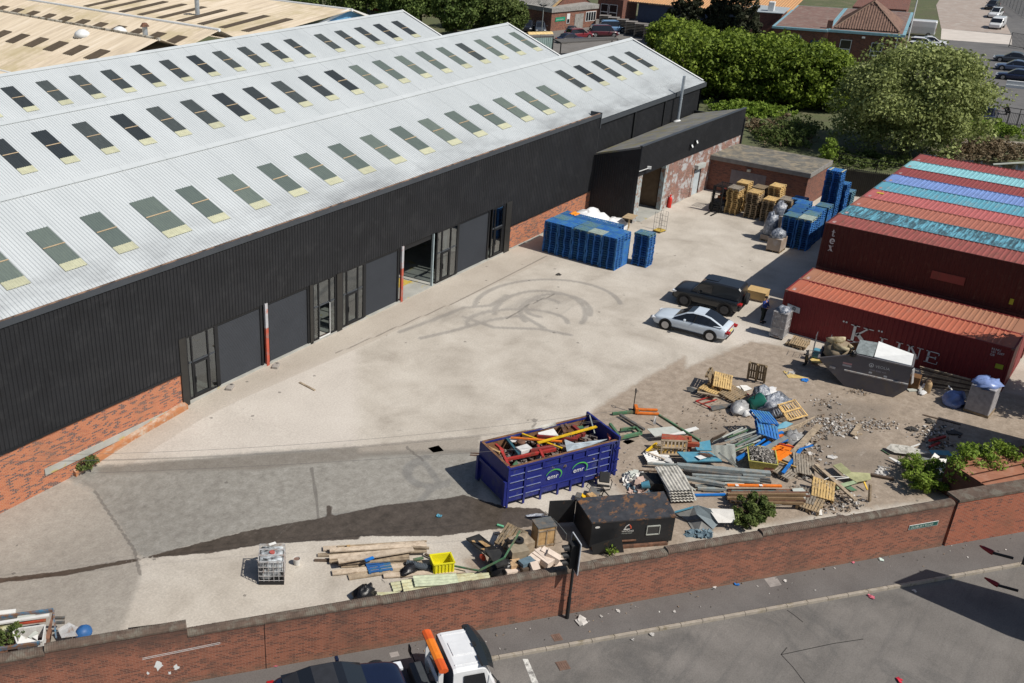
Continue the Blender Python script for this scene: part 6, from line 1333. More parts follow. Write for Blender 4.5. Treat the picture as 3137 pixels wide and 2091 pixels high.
for i in range(12):
    z = .02+.11*(i % 4); y = 815+(i//4)*60+(i % 4)*20; bar('rusty_pipe', dB,(1640+RNG.uniform(0,90), y, z),(2880+RNG.uniform(-60,60), y+RNG.uniform(-10,25), z),.11,.10,(C_rust, pm('teal_rusty',(.10,.15,.15), d=(.2,.1,.05)), C_rust, pm('brown_pipe',(.20,.13,.07)))[i % 4], 'rusty brown or teal beam in the long bundle near the wall', 'steel beam', 'rusty beams in the bundle')
bar('blue_pipe', dB,(1130,890,.05),(1630,880,.05),.1,.08, C_blu, 'blue and teal pipe left of the rusty bundle', 'pipe'); bar('pale_strip', dB,(1730,1020,.05),(2500,1030,.05),.06,.05, C_pale, 'pale turquoise strip in front of the rusty bundle', 'strip'); bar('dark_pole', dB,(240,510),(620,520),.05,.05, C_woodd, 'thin dark pole left of the fibre cement sheets', 'pole', z=.05); bar('white_strip', dB,(1030,720),(1165,815),.07,.04, C_pale, 'small pale strip beside the fibre cement sheets', 'strip', z=.05)
for i in range(5):
    z = .95-.13*i; dx_, dy_ = i*8, i*14
    corrsheet('fibre_cement_sheet', dB,(535+dx_,455+dy_),(900+dx_*1.5,440+dy_),(760+dx_,830+dy_*3),.17,.055, C_asb, ['top', 'second', 'third', 'fourth', 'lowest'][i]+' corrugated fibre cement sheet of the leaning stack',(z, z, z-.28))
corrsheet('fibre_cement_sheet', dB,(900,470),(1000,600),(1110,890),.17,.055, C_asb, 'broken corrugated sheet slipping off the right of the stack',(.8,.45,.2))
MB().box(H(dB,600,700,.2),(1.6,.9,.5), rz=-.9).obj('sheet_support', C_black, None, 'dark trestle under the fibre cement sheets', 'trestle')
# rubble heap, chair
def heap(o, x0, x1, y0, y1, zt):
    def f_(rn): u, v_ = rn.random(), rn.random(); p = H(o, x0+(x1-x0)*u, y0+(y1-y0)*v_,0); p.z += zt*math.sin(math.pi*u)*math.sin(math.pi*v_)*rn.random(); return p, 1
    return f_
chips('broken_slabs', heap(dB,70,330,560,740,.5),90,.15,.4, [pm('chalk_white',(.66,.64,.60)), C_pale], 'heap of broken white blocks right of the blue skip', 'rubble', None,5,.4)
chips('broken_slabs', heap(dB,130,480,720,870,.5),80,.15,.4, [pm('slate_blue',(.12,.18,.22)), pm('pink_tile',(.5,.36,.3))], 'heap of slate and pink tiles in front of the black shed', 'rubble', None,6,.4)
tb = MB().lathe([(.14,0),(.18,.35),(.16,.36),(.12,.05)],14).obj('blue_bucket', C_bsheet, None, 'blue bucket lying among the slate tiles', 'bucket'); tb.location = tuple(H(dB,330,740,.4)); tb.rotation_euler = (1.3,0,.6)
ch = empty('office_chair', tuple(G(dSk,1880,1230)),.5, 'overturned black office chair between the skip and black shed', 'chair'); MB().box((0,0,.35),(.5,.5,.1), ry=.6).obj('seat', M_trim, ch, bevel=.04, world=False); MB().box((.4,0,.55),(.5,.48,.08), ry=-.9).obj('backrest', M_trim, ch, bevel=.04, world=False); MB().tube([(-.1,.28,.3),(.1,.34,.55),(.35,.3,.5)],.02).tube([(-.1,-.28,.3),(.1,-.34,.55),(.35,-.3,.5)],.02).obj('armrest', M_trim, ch, world=False)
mb = MB()
for i in range(5): mb.beam((-.3,0,.3),(-.45,.3*math.cos(i*1.257),.3+.3*math.sin(i*1.257)),.04)
mb.obj('star_base', M_trim, ch, world=False)
MB().box(H(dSk,1750,1245,.2),(.6,.5,.25), rz=.3, rx=.2).obj('dark_cushion', C_gry2, None, 'dark grey cushion left of the overturned chair', 'cushion', bevel=.05); MB().box(H(dSk,1600,1300,.15),(.5,.12,.08), rz=.9).box(H(dSk,1620,1290,.2),(.3,.1,.08), rz=-.3).obj('yellow_tool', C_yel, None, 'yellow tool lying behind the black shed', 'tool'); MB().box(H(dSk,1530,1290,.15),(.4,.25,.2), rz=.3).obj('tool_case', C_gry2, None, 'dark case beside the yellow tool', 'case', bevel=.03)
bar('brown_box', dSk,(1680,1270,.1),(1750,1330,.1),.3,.25, C_ply, 'brown box between the yellow tool and cushion', 'box')
# --- black steel shed
sh = empty('black_shed',(31.8,14.67,0),0, 'black steel site shed with rusty roof, company logo and small framed window', 'shed')
Qs = [Vector((31.79,14.68,0)), Vector((34.50,12.30,0)), Vector((35.83,13.5,0)), Vector((32.88,16.05,0))]; hS = 1.34
M_shed = mc('shed_black',(.016,.017,.019),.55, var=.25, scale=2, dirt=(.13,.065,.03), damt=.05, rnd=0); m, n, b = _new('shed_roof'); v = _co(n)
c = _mix(n, _ramp(n, _noise(n, _map(n, v,(1,1.8,1),(0,0,.72)),1.6,9,.72), [(.53,0),(.60,1)]), _ramp(n, _noise(n, v,3,5), [(.3,(.028,.029,.032)),(.7,(.06,.06,.065))]),(.20,.10,.045)); n.links.new(c, b.inputs['Base Color']); b.inputs['Roughness'].default_value = .5; M_shr = m
MB().prism([(p.x, p.y) for p in Qs],.12, hS-.02).obj('wall', M_shed, sh); cxy = sum(Qs, Vector())/4
MB().prism([((p-cxy)*1.015+cxy)[:2] for p in Qs], hS-.019, hS+.05).obj('roof', M_shr, sh)
sdx = (Qs[1]-Qs[0]).normalized(); sdn = Vector((sdx.y,-sdx.x,0))
def Sh(s_, n_, z): return Qs[0]+sdx*s_+sdn*n_+Vector((0,0, z))
MB().beam(Sh(2.42,.02,.98), Sh(2.98,.02,.98),.03,.05).beam(Sh(2.42,.02,.55), Sh(2.98,.02,.55),.03,.05).beam(Sh(2.42,.02,.55), Sh(2.42,.02,.98),.03,.05).beam(Sh(2.98,.02,.55), Sh(2.98,.02,.98),.03,.05).obj('window_frame', C_pale, sh); MB().beam(Sh(2.45,.006,.76), Sh(2.95,.006,.76),.01,.4).obj('window', M_cg, sh)
mb = MB()
def strip(pts, wd_, mt, nm):
    mb = MB()
    for (s0_, z0_), (s1_, z1_) in zip(pts[:-1], pts[1:]):
        d_ = Vector((s1_-s0_, z1_-z0_)).normalized()*wd_/2; mb.add([Sh(s0_-d_.y,.006, z0_+d_.x), Sh(s1_-d_.y,.006, z1_+d_.x), Sh(s1_+d_.y,.006, z1_-d_.x), Sh(s0_+d_.y,.006, z0_-d_.x)], [(0,1,2,3)])
    return mb.obj(nm, mt, sh)
strip([(1.62,1.15),(1.50,1.06),(1.44,.93)],.045, C_wht, 'logo_mark'); strip([(1.40,.90),(1.66,.91)],.05, C_wht, 'logo_mark'); strip([(1.64,1.12),(1.72,1.0),(1.70,.92)],.05, mc('logo_orange',(.6,.10,.05),.5), 'logo_mark')
text('WATLING',.115, Sh(1.32,.007,.77), frame(sdx), C_wht, 'lettering', sh,.002,1.0); text('GROUNDWORKS',.058, Sh(1.33,.007,.68), frame(sdx), C_pale, 'lettering', sh,.002,1.0)
e = MB().add([Sh(.25+.11*math.cos(i*.52),.007,1.12+.055*math.sin(i*.52)) for i in range(12)], [tuple(range(12))]).obj('oval_badge', C_wht, sh)
MB().prism([(Qs[3]+Vector((-.02,.0,0)))[:2],(Qs[3]+Vector((-.85,.80,0)))[:2],(Qs[3]+Vector((-.82,.83,0)))[:2],(Qs[3]+Vector((.01,.03,0)))[:2]],.15,1.3).obj('open_door', M_shed, sh)
MB().beam(Sh(.9,.03,.35), Sh(2.0,.03,.33),.06,.05).obj('door_rail', C_rust, sh); MB().beam(Sh(.1,.03,.06), Sh(3.4,.03,.06),.2,.12).obj('skid', C_rust, sh); MB().beam(Sh(.05,.35,.02), Sh(1.3,.35,.35),.02,1.0).obj('ramp_panel', M_shed, sh)
# sheds, boards to the right of it
shp('dark_board', dB, [(845,1165,.1),(1140,1055,.45),(1270,1250,.4),(1440,1420,.1),(1180,1520,.02),(1040,1290,.05)],.05, pm('wet_grey_board',(.20,.20,.19)), 'large grey board right of the black shed', 'board'); bar('teal_edge', dB,(845,1155,.15),(1130,1075,.45),.08,.04, C_bsheet, 'teal strip along the grey board', 'strip')
shp('dark_board', dB, [(1140,1060,.9),(1210,1050,.95),(1400,1110,.85),(1540,1310,.3),(1440,1420,.1),(1180,1180,.6)],.04, pm('slate_panel',(.17,.21,.23), v=.15), 'slate blue panel propped beside the white one', 'panel'); shp('white_sheet', dB, [(1360,1095,.85),(1750,1110,.85),(1790,1320,.35),(1520,1320,.35)],.05, C_wht, 'white ribbed panel propped near the bush', 'panel')
shp('rusty_tray', dB, [(1780,1070,.3),(2050,1080,.3),(2100,1220,.1),(1850,1230,.1)],.06, C_rust, 'rusty tray behind the bush by the wall', 'tray')
chips('broken_slabs', heap(dB,1030,1400,1460,1540,.2),40,.2,.4, [pm('slate_blue',(.12,.18,.22))], 'slate blue blocks by the wall right of the shed', 'rubble', None,9,.4)
# --- by the wall, left: crate, cabinet, mattress-like board, blocks
cb = empty('wooden_cabinet', tuple(G(dG,1270,605)), R_(-34), 'upright wooden crate with black felt top by the black shed', 'crate'); MB().box((.33,.3,.5),(.8,.62,1.0)).obj('body', C_ply, cb, world=False, bevel=.01); MB().box((.33,.3,1.02),(.86,.68,.05)).obj('felt_top', C_gry2, cb, world=False); MB().box((.33,-.02,.85),(.82,.03,.06)).box((.33,-.02,.1),(.82,.03,.08)).box((.33,-.02,.5),(.05,.03,.8)).box((-.06,-.02,.5),(.05,.03,1.0)).box((.72,-.02,.5),(.05,.03,1.0)).obj('battens', C_wood, cb, world=False)
MB().box(H(dG,950,720,.4),(.75,.55,.8), rz=R_(-34)).obj('wooden_box', pm('grey_box_wood',(.30,.25,.18)), None, 'grey wooden box left of the white blocks', 'box', bevel=.01); MB().box(H(dG,1000,560,.35),(.9,.7,.6), rz=R_(-25)).obj('wooden_box', C_wood, None, 'battered box behind the grey wooden one', 'box', bevel=.01); MB().lathe([(.22,0),(.22,.25),(.08,.25),(.08,.1)],16, H(dG,960,545,.65)).obj('black_hose_reel', M_trim, None, 'black round reel standing on the battered box', 'reel')
pallet(PO, G(dG,850,470,.35),0, 'pallet leaning behind the battered box', None,(.15,-.3,.1))
shp('black_board', dG, [(140,450,.3),(345,380,.35),(670,640,.75),(670,770,.65),(600,810,.55)],.07, C_black, 'black felt covered board slanting down with torn plywood patches', 'board'); shp('black_board', dG, [(440,640,.72),(670,620,.78),(810,850,.7),(630,900,.6)],.08, C_black, 'lower black felt board against the bin bags', 'board')
for P_l, lab in (([(330,490),(400,490),(530,570),(450,585)], 'large'),([(230,485),(270,480),(295,515),(240,505)], 'upper'),([(370,615),(430,605),(430,640)], 'middle'),([(480,690),(520,690),(520,710),(490,715)], 'small')): shp('plywood_patch', dG, [(x, y,.55) if lab != 'upper' else (x, y,.42) for x, y in P_l],.015, C_ply, lab+' torn plywood patch on the black felt board', 'plywood')
MB().tube([H(dG,395,730,.2), H(dG,420,770,.25)], [.12,.1],10).obj('orange_bucket', mc('orange_plastic',(.7,.08,.03),.5), None, 'red orange bucket peeping from under the black board', 'bucket')
bar('green_pole', dG,(330,965,.3),(740,760,.85),.06,.06, C_grn, 'green pole rising toward the battered box', 'pole'); bar('green_pole', dG,(740,760,.85),(985,340,1.3),.06,.06, C_grn, 'upper green pole leaning over the battered box', 'pole'); bar('green_pole', dF,(1730,435,.25),(2060,500,.3),.06,.06, C_grn, 'green pole running left to the yellow crate', 'pole')
for i, (a, b2) in enumerate([((1140,740),(1300,830)),((1210,690),(1460,870)),((1250,650),(1480,850)),((1320,640),(1520,770)),((1180,830),(1230,960)),((1400,680),(1600,800))]): bar('foam_block', dG,(*a,.3+.04*i),(*b2,.25),.34,.3, C_foam, ['first', 'second', 'third', 'fourth', 'front', 'last'][i]+' pinkish white insulation block in the leaning stack', 'block')
shp('white_sheet', dG, [(1480,870,.2),(1620,760,.3),(1790,800,.25),(1600,920,.2)],.05, C_foam, 'broken white slab by the traffic light'); MB().box(H(dG,1090,830,.55),(.6,.35,.22), rz=R_(-20)).obj('slate_block', pm('slate_blue',(.12,.18,.22)), None, 'slate blue block left of the white blocks', 'block'); MB().box(H(dG,905,900,.25),(.5,.4,.5), rz=R_(-34)).obj('carton', pm('carton',(.48,.32,.18)), None, 'cardboard carton with white tape by the bin bags', 'carton', bevel=.01); MB().box(H(dG,905,985,.15),(.8,.3,.35), rz=R_(-34)).obj('stone_block', C_foam, None, 'stone slab directly behind the wall by the bin bags', 'block', bevel=.02); MB().box(H(dG,1110,920,.25),(.8,.6,.5), rz=R_(-30)).obj('dark_case', C_woodd, None, 'dark box under the slate blue block', 'box')
lump('bin_bag', G(dG,640,960),.55,.4,.45, C_bag, 'shiny black bin bags heaped behind the wall', 'bin bag',21); lump('bin_bag', G(dG,760,985),.3,.3,.4, C_bag, 'smaller black bin bag right of the heap', 'bin bag',22)
shp('torn_film', dG, [(1070,90,.05),(1240,60,.1),(1370,70,.06),(1290,110,.05),(1100,115,.03)],.02, M_film, 'strip of silver film near the wet patch', 'plastic film'); shp('torn_film', dG, [(1300,100,.03),(1420,90,.05),(1530,180,.03),(1440,180,.02)],.02, MATS['clear_bag_plastic'], 'grey film trailing from the silver strip', 'plastic film')
bar('green_batten', dG,(630,240),(730,270),.1,.06, pm('mint_green',(.12,.38,.22)), 'small green batten at the edge of the wet patch', 'batten', z=.02); bar('timber_offcut', dG,(1310,240),(1510,165),.12,.05, C_woodp, 'pale plank above the wooden crate', 'plank', z=.05); bar('timber_offcut', dG,(585,375),(730,355),.12,.05, C_woodp, 'short pale offcut near the wet patch', 'plank', z=.02); pipe('bent_wire', dG, [(1380,30,.1),(1590,230,.6),(1720,390,.9),(1710,470,.2)],.012, C_grey, 'long bent wire standing by the crate', 'wire')
# --- timber pile
tm = [((365,210,.12),(1440,145,.12),.06, C_wood, 'thin dark edged batten at the back of the timber pile'),((195,235,.05),(1420,175,.15),.26, C_woodp, 'backmost pale plank of the timber pile'),((275,255,.2),(1440,190,.25),.24, C_woodp, 'second pale plank, dark stained at its right end'),((130,312,.02),(1440,260,.2),.18, C_wood, 'plank whose left end sticks out dark'),((270,340,.2),(1270,250,.32),.24, C_woodp, 'wide pale plank in the middle of the timber pile'),((375,385,.4),(1280,240,.45),.28, C_woodp, 'topmost slanting plank of the timber pile'),((90,375,.0),(760,375,.1),.12, C_woodd, 'dark plank end jutting left of the timber pile'),((270,385,.1),(1230,320,.25),.22, C_wood, 'plank below the topmost slanting one'),((375,415,.15),(1230,350,.2),.2, C_wood, 'plank with pale green edge in the timber pile'),((410,440,.02),(1480,395,.08),.22, C_wood, 'front plank on the blue pallet in the timber pile'),((700,380,.45),(800,340,.45),.12, C_blu, 'short blue painted offcut on top of the timber pile'),((1270,215,.3),(1470,230,.3),.12, C_wood, 'short stained plank at the right end of the pile'),((1280,370,.2),(1400,345,.25),.12, C_grn, 'greenish offcut at the right end of the timber pile'),
      ((305,525,.05),(1160,440,.1),.28, C_woodp, 'long pale plank in front of the timber pile'),((500,580,.02),(1240,460,.08),.30, C_wood, 'broad weathered plank half in front of the pale one'),((920,560,.05),(1900,500,.05),.26, C_woodp, 'pale plank in front of the yellow crate'),((1420,300,.1),(1540,355,.1),.1, C_woodd, 'dark stick leading to the yellow crate'),((480,210,.2),(520,205,.2),.14, C_ply, 'small brown block on the back of the timber pile'),((1330,420,.1),(1480,400,.1),.3, C_wood, 'rounded board end right of the timber pile')]
for a, b2, w, mt, lab in tm: bar('timber_plank', dF, a, b2, w,.06, mt, lab, 'timber')
pallet(PB, G(dF,850,440,.0),0, 'blue pallet under the front of the timber pile', None,(0,0, R_(-36)))
MB().tube([H(dF,1205,410,.2), H(dF,1350,450,.2), H(dF,1490,470,.2)],.13,12).obj('ribbed_duct', mc('duct_grey',(.07,.085,.10),.6, bump=.3), None, 'length of grey ribbed duct in front of the timber pile', 'duct')
mb = MB()
for i in range(16): a = H(dF,1205,410,.2).lerp(H(dF,1490,470,.2), i/15); d_ = (H(dF,1490,470,.2)-H(dF,1205,410,.2)).normalized(); mb.lathe([(.14,-.015),(.155,0),(.14,.015)],12, a, d_)
q = mb.obj('duct_ribs', MATS['duct_grey'], None, 'ribs round the grey duct', 'duct')
bpy.data.objects['ribbed_duct'].name = 'ribbed_duct'; q.parent = bpy.data.objects['ribbed_duct'];
for k_ in ('label', 'category'): del q[k_]
lump('bin_bag', G(dF,1240,510),.55,.25,.25, C_bag, 'flat black plastic bag in front of the duct', 'bin bag',23); lump('bin_bag', G(dF,690,820),.5,.35,.4, C_bag, 'black rubbish bags in a box behind the coping', 'bin bag',24)
yc = empty('yellow_crate', tuple(G(dF,1620,490)), R_(-38), 'bright yellow ribbed plastic crate tipped on its side', 'crate'); M_yc = mc('crate_yellow',(.72,.66,.02),.45, var=.06, rnd=0)
mb = MB().box((0,0,.04),(.85,.6,.03)).box((0,-.30,.3),(.85,.03,.55)).box((0,.30,.3),(.85,.03,.55)).box((-.41,0,.3),(.03,.6,.55)).box((.41,0,.3),(.03,.6,.55)); mb.obj('shell', M_yc, yc, world=False)
for i in range(6): MB().box((-.36+i*.144,-.33,.3),(.035,.03,.5)).obj('rib', M_yc, yc, world=False)
MB().box((0,-.33,.56),(.9,.04,.05)).box((0,.33,.56),(.9,.04,.05)).box((.44,0,.56),(.04,.66,.05)).box((-.44,0,.56),(.04,.66,.05)).obj('rim', M_yc, yc, world=False)
C_cs = pm('cream_roof_sheet',(.50,.50,.33),.7, v=.12, d=(.40,.36,.20)); cs = [((1000,640),(1040,750),(1700,540),.05, 'lowest cream corrugated sheet with mossy left end'),((1130,610),(1165,760),(2010,520),.12, 'second cream corrugated sheet beside the wall'),((1270,560),(1300,690),(1790,530),.22, 'topmost pale green corrugated sheet beside the wall'),((1780,560),(1810,660),(2180,520),.15, 'whitish corrugated sheet end towards the bin bags'),((1170,650),(1190,790),(1980,600),.06, 'narrow cream sheet tight behind the wall')]
for p0, p1_, p2_, z, lab in cs: corrsheet('corrugated_sheet', dF, p0, p1_, p2_,.17,.05, C_cs if 'pale' not in lab else pm('pale_green_sheet',(.42,.46,.33),.7), lab,(z, z, z))
shp('foil_scrap', dF, [(880,605),(905,605),(945,645),(930,655)],.02, C_gry2, 'dark scrap of foil on the concrete left of the sheets', 'scrap')
shp('flat_green_sheet', dF, [(840,760,.03),(1100,750,.03),(1160,770,.03),(870,850,.03)],.02, C_cs, 'thin greenish film sheet behind the coping')
# --- IBC tote, bucket
ib = empty('water_tank',(21.07,23.40,0), math.atan2(-.74,.66), 'white caged water tank smeared with black paint', 'tank'); M_tk = mc('tank_white',(.62,.66,.68),.5, var=.1, scale=2, dirt=(.015,.016,.018), damt=.62, rnd=0)
MB().box((.5,.55,.65),(.94,1.0,.96)).obj('bottle', M_tk, ib, world=False, bevel=.1); MB().lathe([(.11,1.13),(.11,1.18),(.03,1.18)],16,(.52,.56,0)).obj('cap', mc('cap_pink',(.5,.12,.10),.5), ib, world=False)
mb = MB()
for z in (.2,.42,.64,.86,1.08): mb.tube([(0,0, z),(1,0, z),(1,1.1, z),(0,1.1, z),(0,0, z)],.014,6, False)
for i in range(6): mb.tube([(i*.2,0,.16),(i*.2,0,1.14)],.014,6).tube([(i*.2,1.1,.16),(i*.2,1.1,1.14)],.014,6).tube([(0, i*.22,.16),(0, i*.22,1.14)],.014,6).tube([(1, i*.22,.16),(1, i*.22,1.14)],.014,6)
mb.tube([(0,0,1.14),(1,0,1.14),(1,1.1,1.14),(0,1.1,1.14),(0,0,1.14)],.018,6, False); mb.box((.5,.38,1.15),(1,.07,.03)).box((.5,.75,1.15),(1,.07,.03)); mb.obj('cage', MATS['worn_steel_rail'], ib, world=False)
MB().box((.5,.55,.08),(1.0,1.15,.14)).obj('skid', M_trim, ib, world=False); MB().box((.5,1.05,1.2),(.3,.12,.03), rz=.5).obj('lid_tape', C_wht, ib, world=False)
bk = empty('paint_bucket', tuple(G(s7,1945,785)),0, 'white plastic bucket with brown paint inside by the water tank', 'bucket'); MB().lathe([(.12,0),(.15,.3),(.14,.3),(.11,.03)],18).obj('shell', C_wht, bk, world=False, smooth=False); MB().lathe([(.137,.26),(.01,.265)],18).obj('contents', mc('bucket_paint',(.22,.14,.11),.6), bk, world=False)
# --- bottom left brown cage with plastic
crn = [H(dL,-260,300,.95), H(dL,1060,120,.95), H(dL,1135,690,.95), H(dL,-40,880,.95)]; c1, c2, c3 = H(dL,1060,120,.95), H(dL,800,775,.95), H(dL,-300,950,.95)
cg = empty('steel_stillage', tuple(c2),0, 'rusty blue steel stillage filled with white plastic and pipes at the left wall', 'stillage'); C_bst = pm('flaking_blue',(.05,.16,.26),.7, d=(.18,.10,.06), da=.6)
mb = MB(); mb.beam(H(dL,-260,290,.95), c1,.10,.12); mb.obj('back_rail', C_bst, cg); mb = MB(); mb.beam(c2, H(dL,-300,935,.95),.10,.12); mb.obj('front_rail', C_bst, cg); c4_ = H(dL,1110,690,.6)
sheet('end_plate', [c1, H(dL,1060,130,.9), H(dL,960,690,.5), H(dL,900,690,.5)],.05, C_rust, par=cg); MB().beam(c1, H(dL,1120,680,.45),.06,.1).obj('end_brace', C_bst, cg)
P0 = H(dL,880,700,0); MB().prism([tuple(H(dL, *q)[:2]) for q in ((-300,330,.9),(980,170,.9),(880,720,.9),(-300,880,.9))],.0,.12).obj('floor', C_rust, cg)
for i, (a, b2, z, w, mt, lab) in enumerate([((-200,210),(315,150),.95,.2, C_wht, 'white board sticking out of the stillage at top left'),((-100,390),(985,220),.9,.13, C_wht, 'thick white pipe lying across the stillage'),((0,340),(340,285),.8,.2, C_gry2, 'dark grey board under the white pipe'),((350,270),(700,250),.85,.16, C_pale, 'grey marked board next to the blue rail'),((380,385),(915,320),.75,.12, C_redw, 'brown timber below the white pipe'),((-100,420),(440,405),.7,.12, C_cs, 'upper cream pipe in the stillage'),((-100,510),(260,500),.6,.2, C_cs, 'middle cream ribbed board in the stillage'),((40,600),(230,590),.5,.2, C_cs, 'lower cream ribbed board in the stillage')]): bar('stillage_item', dL,(*a, z),(*b2, z), w, w*.5, mt, lab, 'pipe' if 'pipe' in lab else 'board')
cr2 = empty('white_crate', tuple(H(dL,590,600,.45)),0, 'white ribbed plastic tub inside the stillage', 'tub'); q4 = [H(dL,245,510,.9), H(dL,900,420,.9), H(dL,850,735,.9), H(dL,350,790,.85)]
for i in range(4): sheet('tub_side', [q4[i], q4[(i+1) % 4], q4[(i+1) % 4]-Vector((0,0,.5)), q4[i]-Vector((0,0,.5))],.03, C_wht, par=cr2)
for i in range(4): MB().beam(q4[i], q4[(i+1) % 4],.05,.05).obj('tub_rim', C_wht, cr2)
shp('white_offcut', dL, [(340,790,.9),(420,620,.95),(760,745,.92)],.03, C_wht, 'bright white triangular offcut in the plastic tub', 'board'); shp('white_offcut', dL, [(560,650,.7),(700,530,.75),(770,560,.75),(620,690,.7)],.03, C_pale, 'grey plastic offcut behind the white triangle', 'board'); shp('white_offcut', dL, [(640,650,.75),(760,600,.7),(750,720,.7)],.03, C_wht, 'small white offcut at the tub right corner', 'board')
mb = MB()
for i in range(26):
    a = H(dL,1140+i*9,500-i*5,.35); mb.beam(a, H(dL,1330+i*14,680-i*6,.15),.025); mb.beam(H(dL,1150+i*3,520+i*6,.3), H(dL,1400+i*6,380+i*10,.3),.02)
mb.obj('steel_cage', MATS['worn_steel_rail'], None, 'collapsed wire cage right of the stillage', 'cage'); bb_ = lump('blue_drum', G(s7,550,1250),.35,.28,.3, mc('drum_blue',(.03,.12,.32),.5), 'blue plastic drum just behind the wall', 'drum',31,.05)
for a, b2, lab in (((1100,275),(1290,275), 'upper'),((1110,370),(1290,360), 'lower')): bar('steel_tube', dL,(*a,.5),(*b2,.5),.09,.09, C_gry2, lab+' dark tube leading right from the stillage', 'tube')
for i in range(5): bar('black_offcut', s7,(840+i*25,1215-i*2),(1000+i*25,1195-i*3),.12,.1, M_trim, 'dark rolled offcut showing over the wall coping', 'offcut', 'dark offcuts behind the coping', z=.4)
# --- litter and stones, dirt scatter
def field(o, x0, x1, y0, y1, g_=1):
    def f_(rn): 
        if g_: x, y = rn.gauss((x0+x1)/2,(x1-x0)/4.5), rn.gauss((y0+y1)/2,(y1-y0)/4.5)
        else: x, y = rn.uniform(x0, x1), rn.uniform(y0, y1)
        p = H(o, x, y,0); p.z += rn.uniform(.01,.06); return p, 1
    return f_
Mw, Mg_, Mb_, Mx = pm('litter_white',(.52,.50,.47), v=.4), pm('litter_grey',(.28,.25,.22)), pm('litter_brown',(.22,.16,.11)), pm('litter_dark',(.06,.055,.05))
for o_, x0, x1, y0, y1, n_, s0, s1, lab, mts in ((dC,680,1320,270,560,420,.03,.17, 'white litter strewn right of the long plank', [Mw, Mg_, Mb_]),(dC,1280,1800,330,470,190,.03,.13, 'line of pale litter across the middle of the dirt', [Mw, Mg_, Mb_]),(dE,340,760,700,900,190,.03,.15, 'rubble strip at the edge of the tree shade', [Mw, Mg_, Mb_, Mx]),(dE,450,800,880,980,120,.03,.15, 'brick and paper litter above the crumpled sheets', [Mw, Mb_, Mx]),(dC,640,1400,1180,1480,360,.03,.15, 'brown trash and twigs at the foot of the wall', [Mw, Mg_, Mb_, Mx, Mb_]),(dC,700,1100,50,200,60,.03,.12, 'scattered bits beyond the upside down pallet', [Mw, Mb_]),(dD,1250,1600,1180,1280,60,.04,.14, 'small brown scraps in front of the grey skip', [Mb_, Mg_]),(dC,250,1000,400,1100,300,.05,.2, 'broken bits between the planks of the heap', [Mw, Mg_, Mb_, Mx]),(dA,900,2300,480,1100,130,.03,.12, 'loose chips round the scrap heap', [Mb_, Mg_]),(dE,0,160,1120,1260,60,.05,.2, 'torn white paper left of the right hand bush', [Mw]),(dB,0,1200,200,1000,160,.03,.1, 'gravel round the corrugated sheets', [Mb_, Mg_])):
    chips('litter', field(o_, x0, x1, y0, y1), n_, s0, s1, mts, lab, 'litter', None, int(x0+y1),.35)
def roadp(rn): t_, n_ = rn.uniform(-6,26), abs(rn.gauss(0,1.3)); return kpt(t_, n_+.2 if rn.random() < .6 else .05-n_*.3,.02 if n_ > 0 else -.1), 1
chips('litter', lambda rn: (wpt(wt(rn.uniform(22,48)),-abs(rn.gauss(0,.5))-.05,.02),1),110,.02,.08, [Mw, Mb_, Mx], 'grit and crumbs along the foot of the wall', 'litter', None,77,.3)
lit = [(s8,1660,1160, 'folded white card on the pavement by the traffic light',.4, Mw),(s8,1800,1128, 'white scrap of paper right of the traffic light',.12, Mw),(s8,1910,1095, 'crumpled white paper on the pavement mid way',.16, Mw),(s8,2283,1098, 'small blue white scrap near the kerb',.13, Mw),(s9,325,935, 'blue and white wrapper by the wall',.2, Mw),(s9,468,922, 'bright blue packet by the wall',.18, C_blu),(s9,785,897, 'white cup by the concrete patch',.13, Mw),(s9,1228,775, 'pink wrapper at the wall foot',.13, pm('pink_scrap',(.6,.15,.2))),(s9,1415,757, 'pale green bag at the wall foot',.2, pm('mint_scrap',(.5,.6,.55))),(s9,1350,1000, 'red and white packet in the gutter',.2, pm('pink_scrap',(.6,.15,.2))),(s9,1630,962, 'black and white scrap by the kerb',.15, Mw),(s9,1530,1545, 'red scrap on the carriageway',.2, pm('red_scrap',(.6,.03,.06))),(s8,2135,1250, 'white rag on the road by the kerb',.2, Mw),(s8,2005,1280, 'small white scrap on the road',.1, Mw),(s9,235,1098, 'white square on the pavement edge',.12, Mw),(s7,1812,1450, 'pink dropped wrapper on the pavement behind the dark car',.2, pm('pink_scrap',(.6,.15,.2))),(dG,0,0, '',0, None),(s6,910,1038, 'blue rag on the dirt near the cardboard',.35, C_blu),(s8,740,468, 'light blue scrap on the wet patch',.25, C_bsheet),(s5,1520,345, 'dark stone in the yard by the blue pallets',.35, Mx),(s6,1080,1215, 'black scrap on the dirt',.25, Mx),(dE,570,705, 'dark stone at the edge of the shade',.5, Mx),(dE,800,810, 'dark stone touching the container shadow',.5, Mx),(dE,365,770, 'dark stone in the rubble strip',.45, Mx),(dC,975,795, 'white packet on the open dirt',.35, Mw),(s6,1095,740+0, '',0, None)]
for o_, x, y, lab, s_, mt in lit:
    if not s_: continue
    rn = random.Random(int(x*7+y)); z = -.11 if o_ is s9 and y > 960 or (o_ is s8 and y > 1240) else 0
    p = H(o_, x, y, z); mb = MB()
    for k in range(4): mb.box(p+Vector((rn.uniform(-.3,.3)*s_, rn.uniform(-.3,.3)*s_,.02+s_*.08)),(s_*rn.uniform(.4,.9), s_*rn.uniform(.3,.7), s_*.12), rz=rn.uniform(0,3), rx=rn.gauss(0,.3))
    mb.obj('litter_piece', mt, None, lab, 'litter')
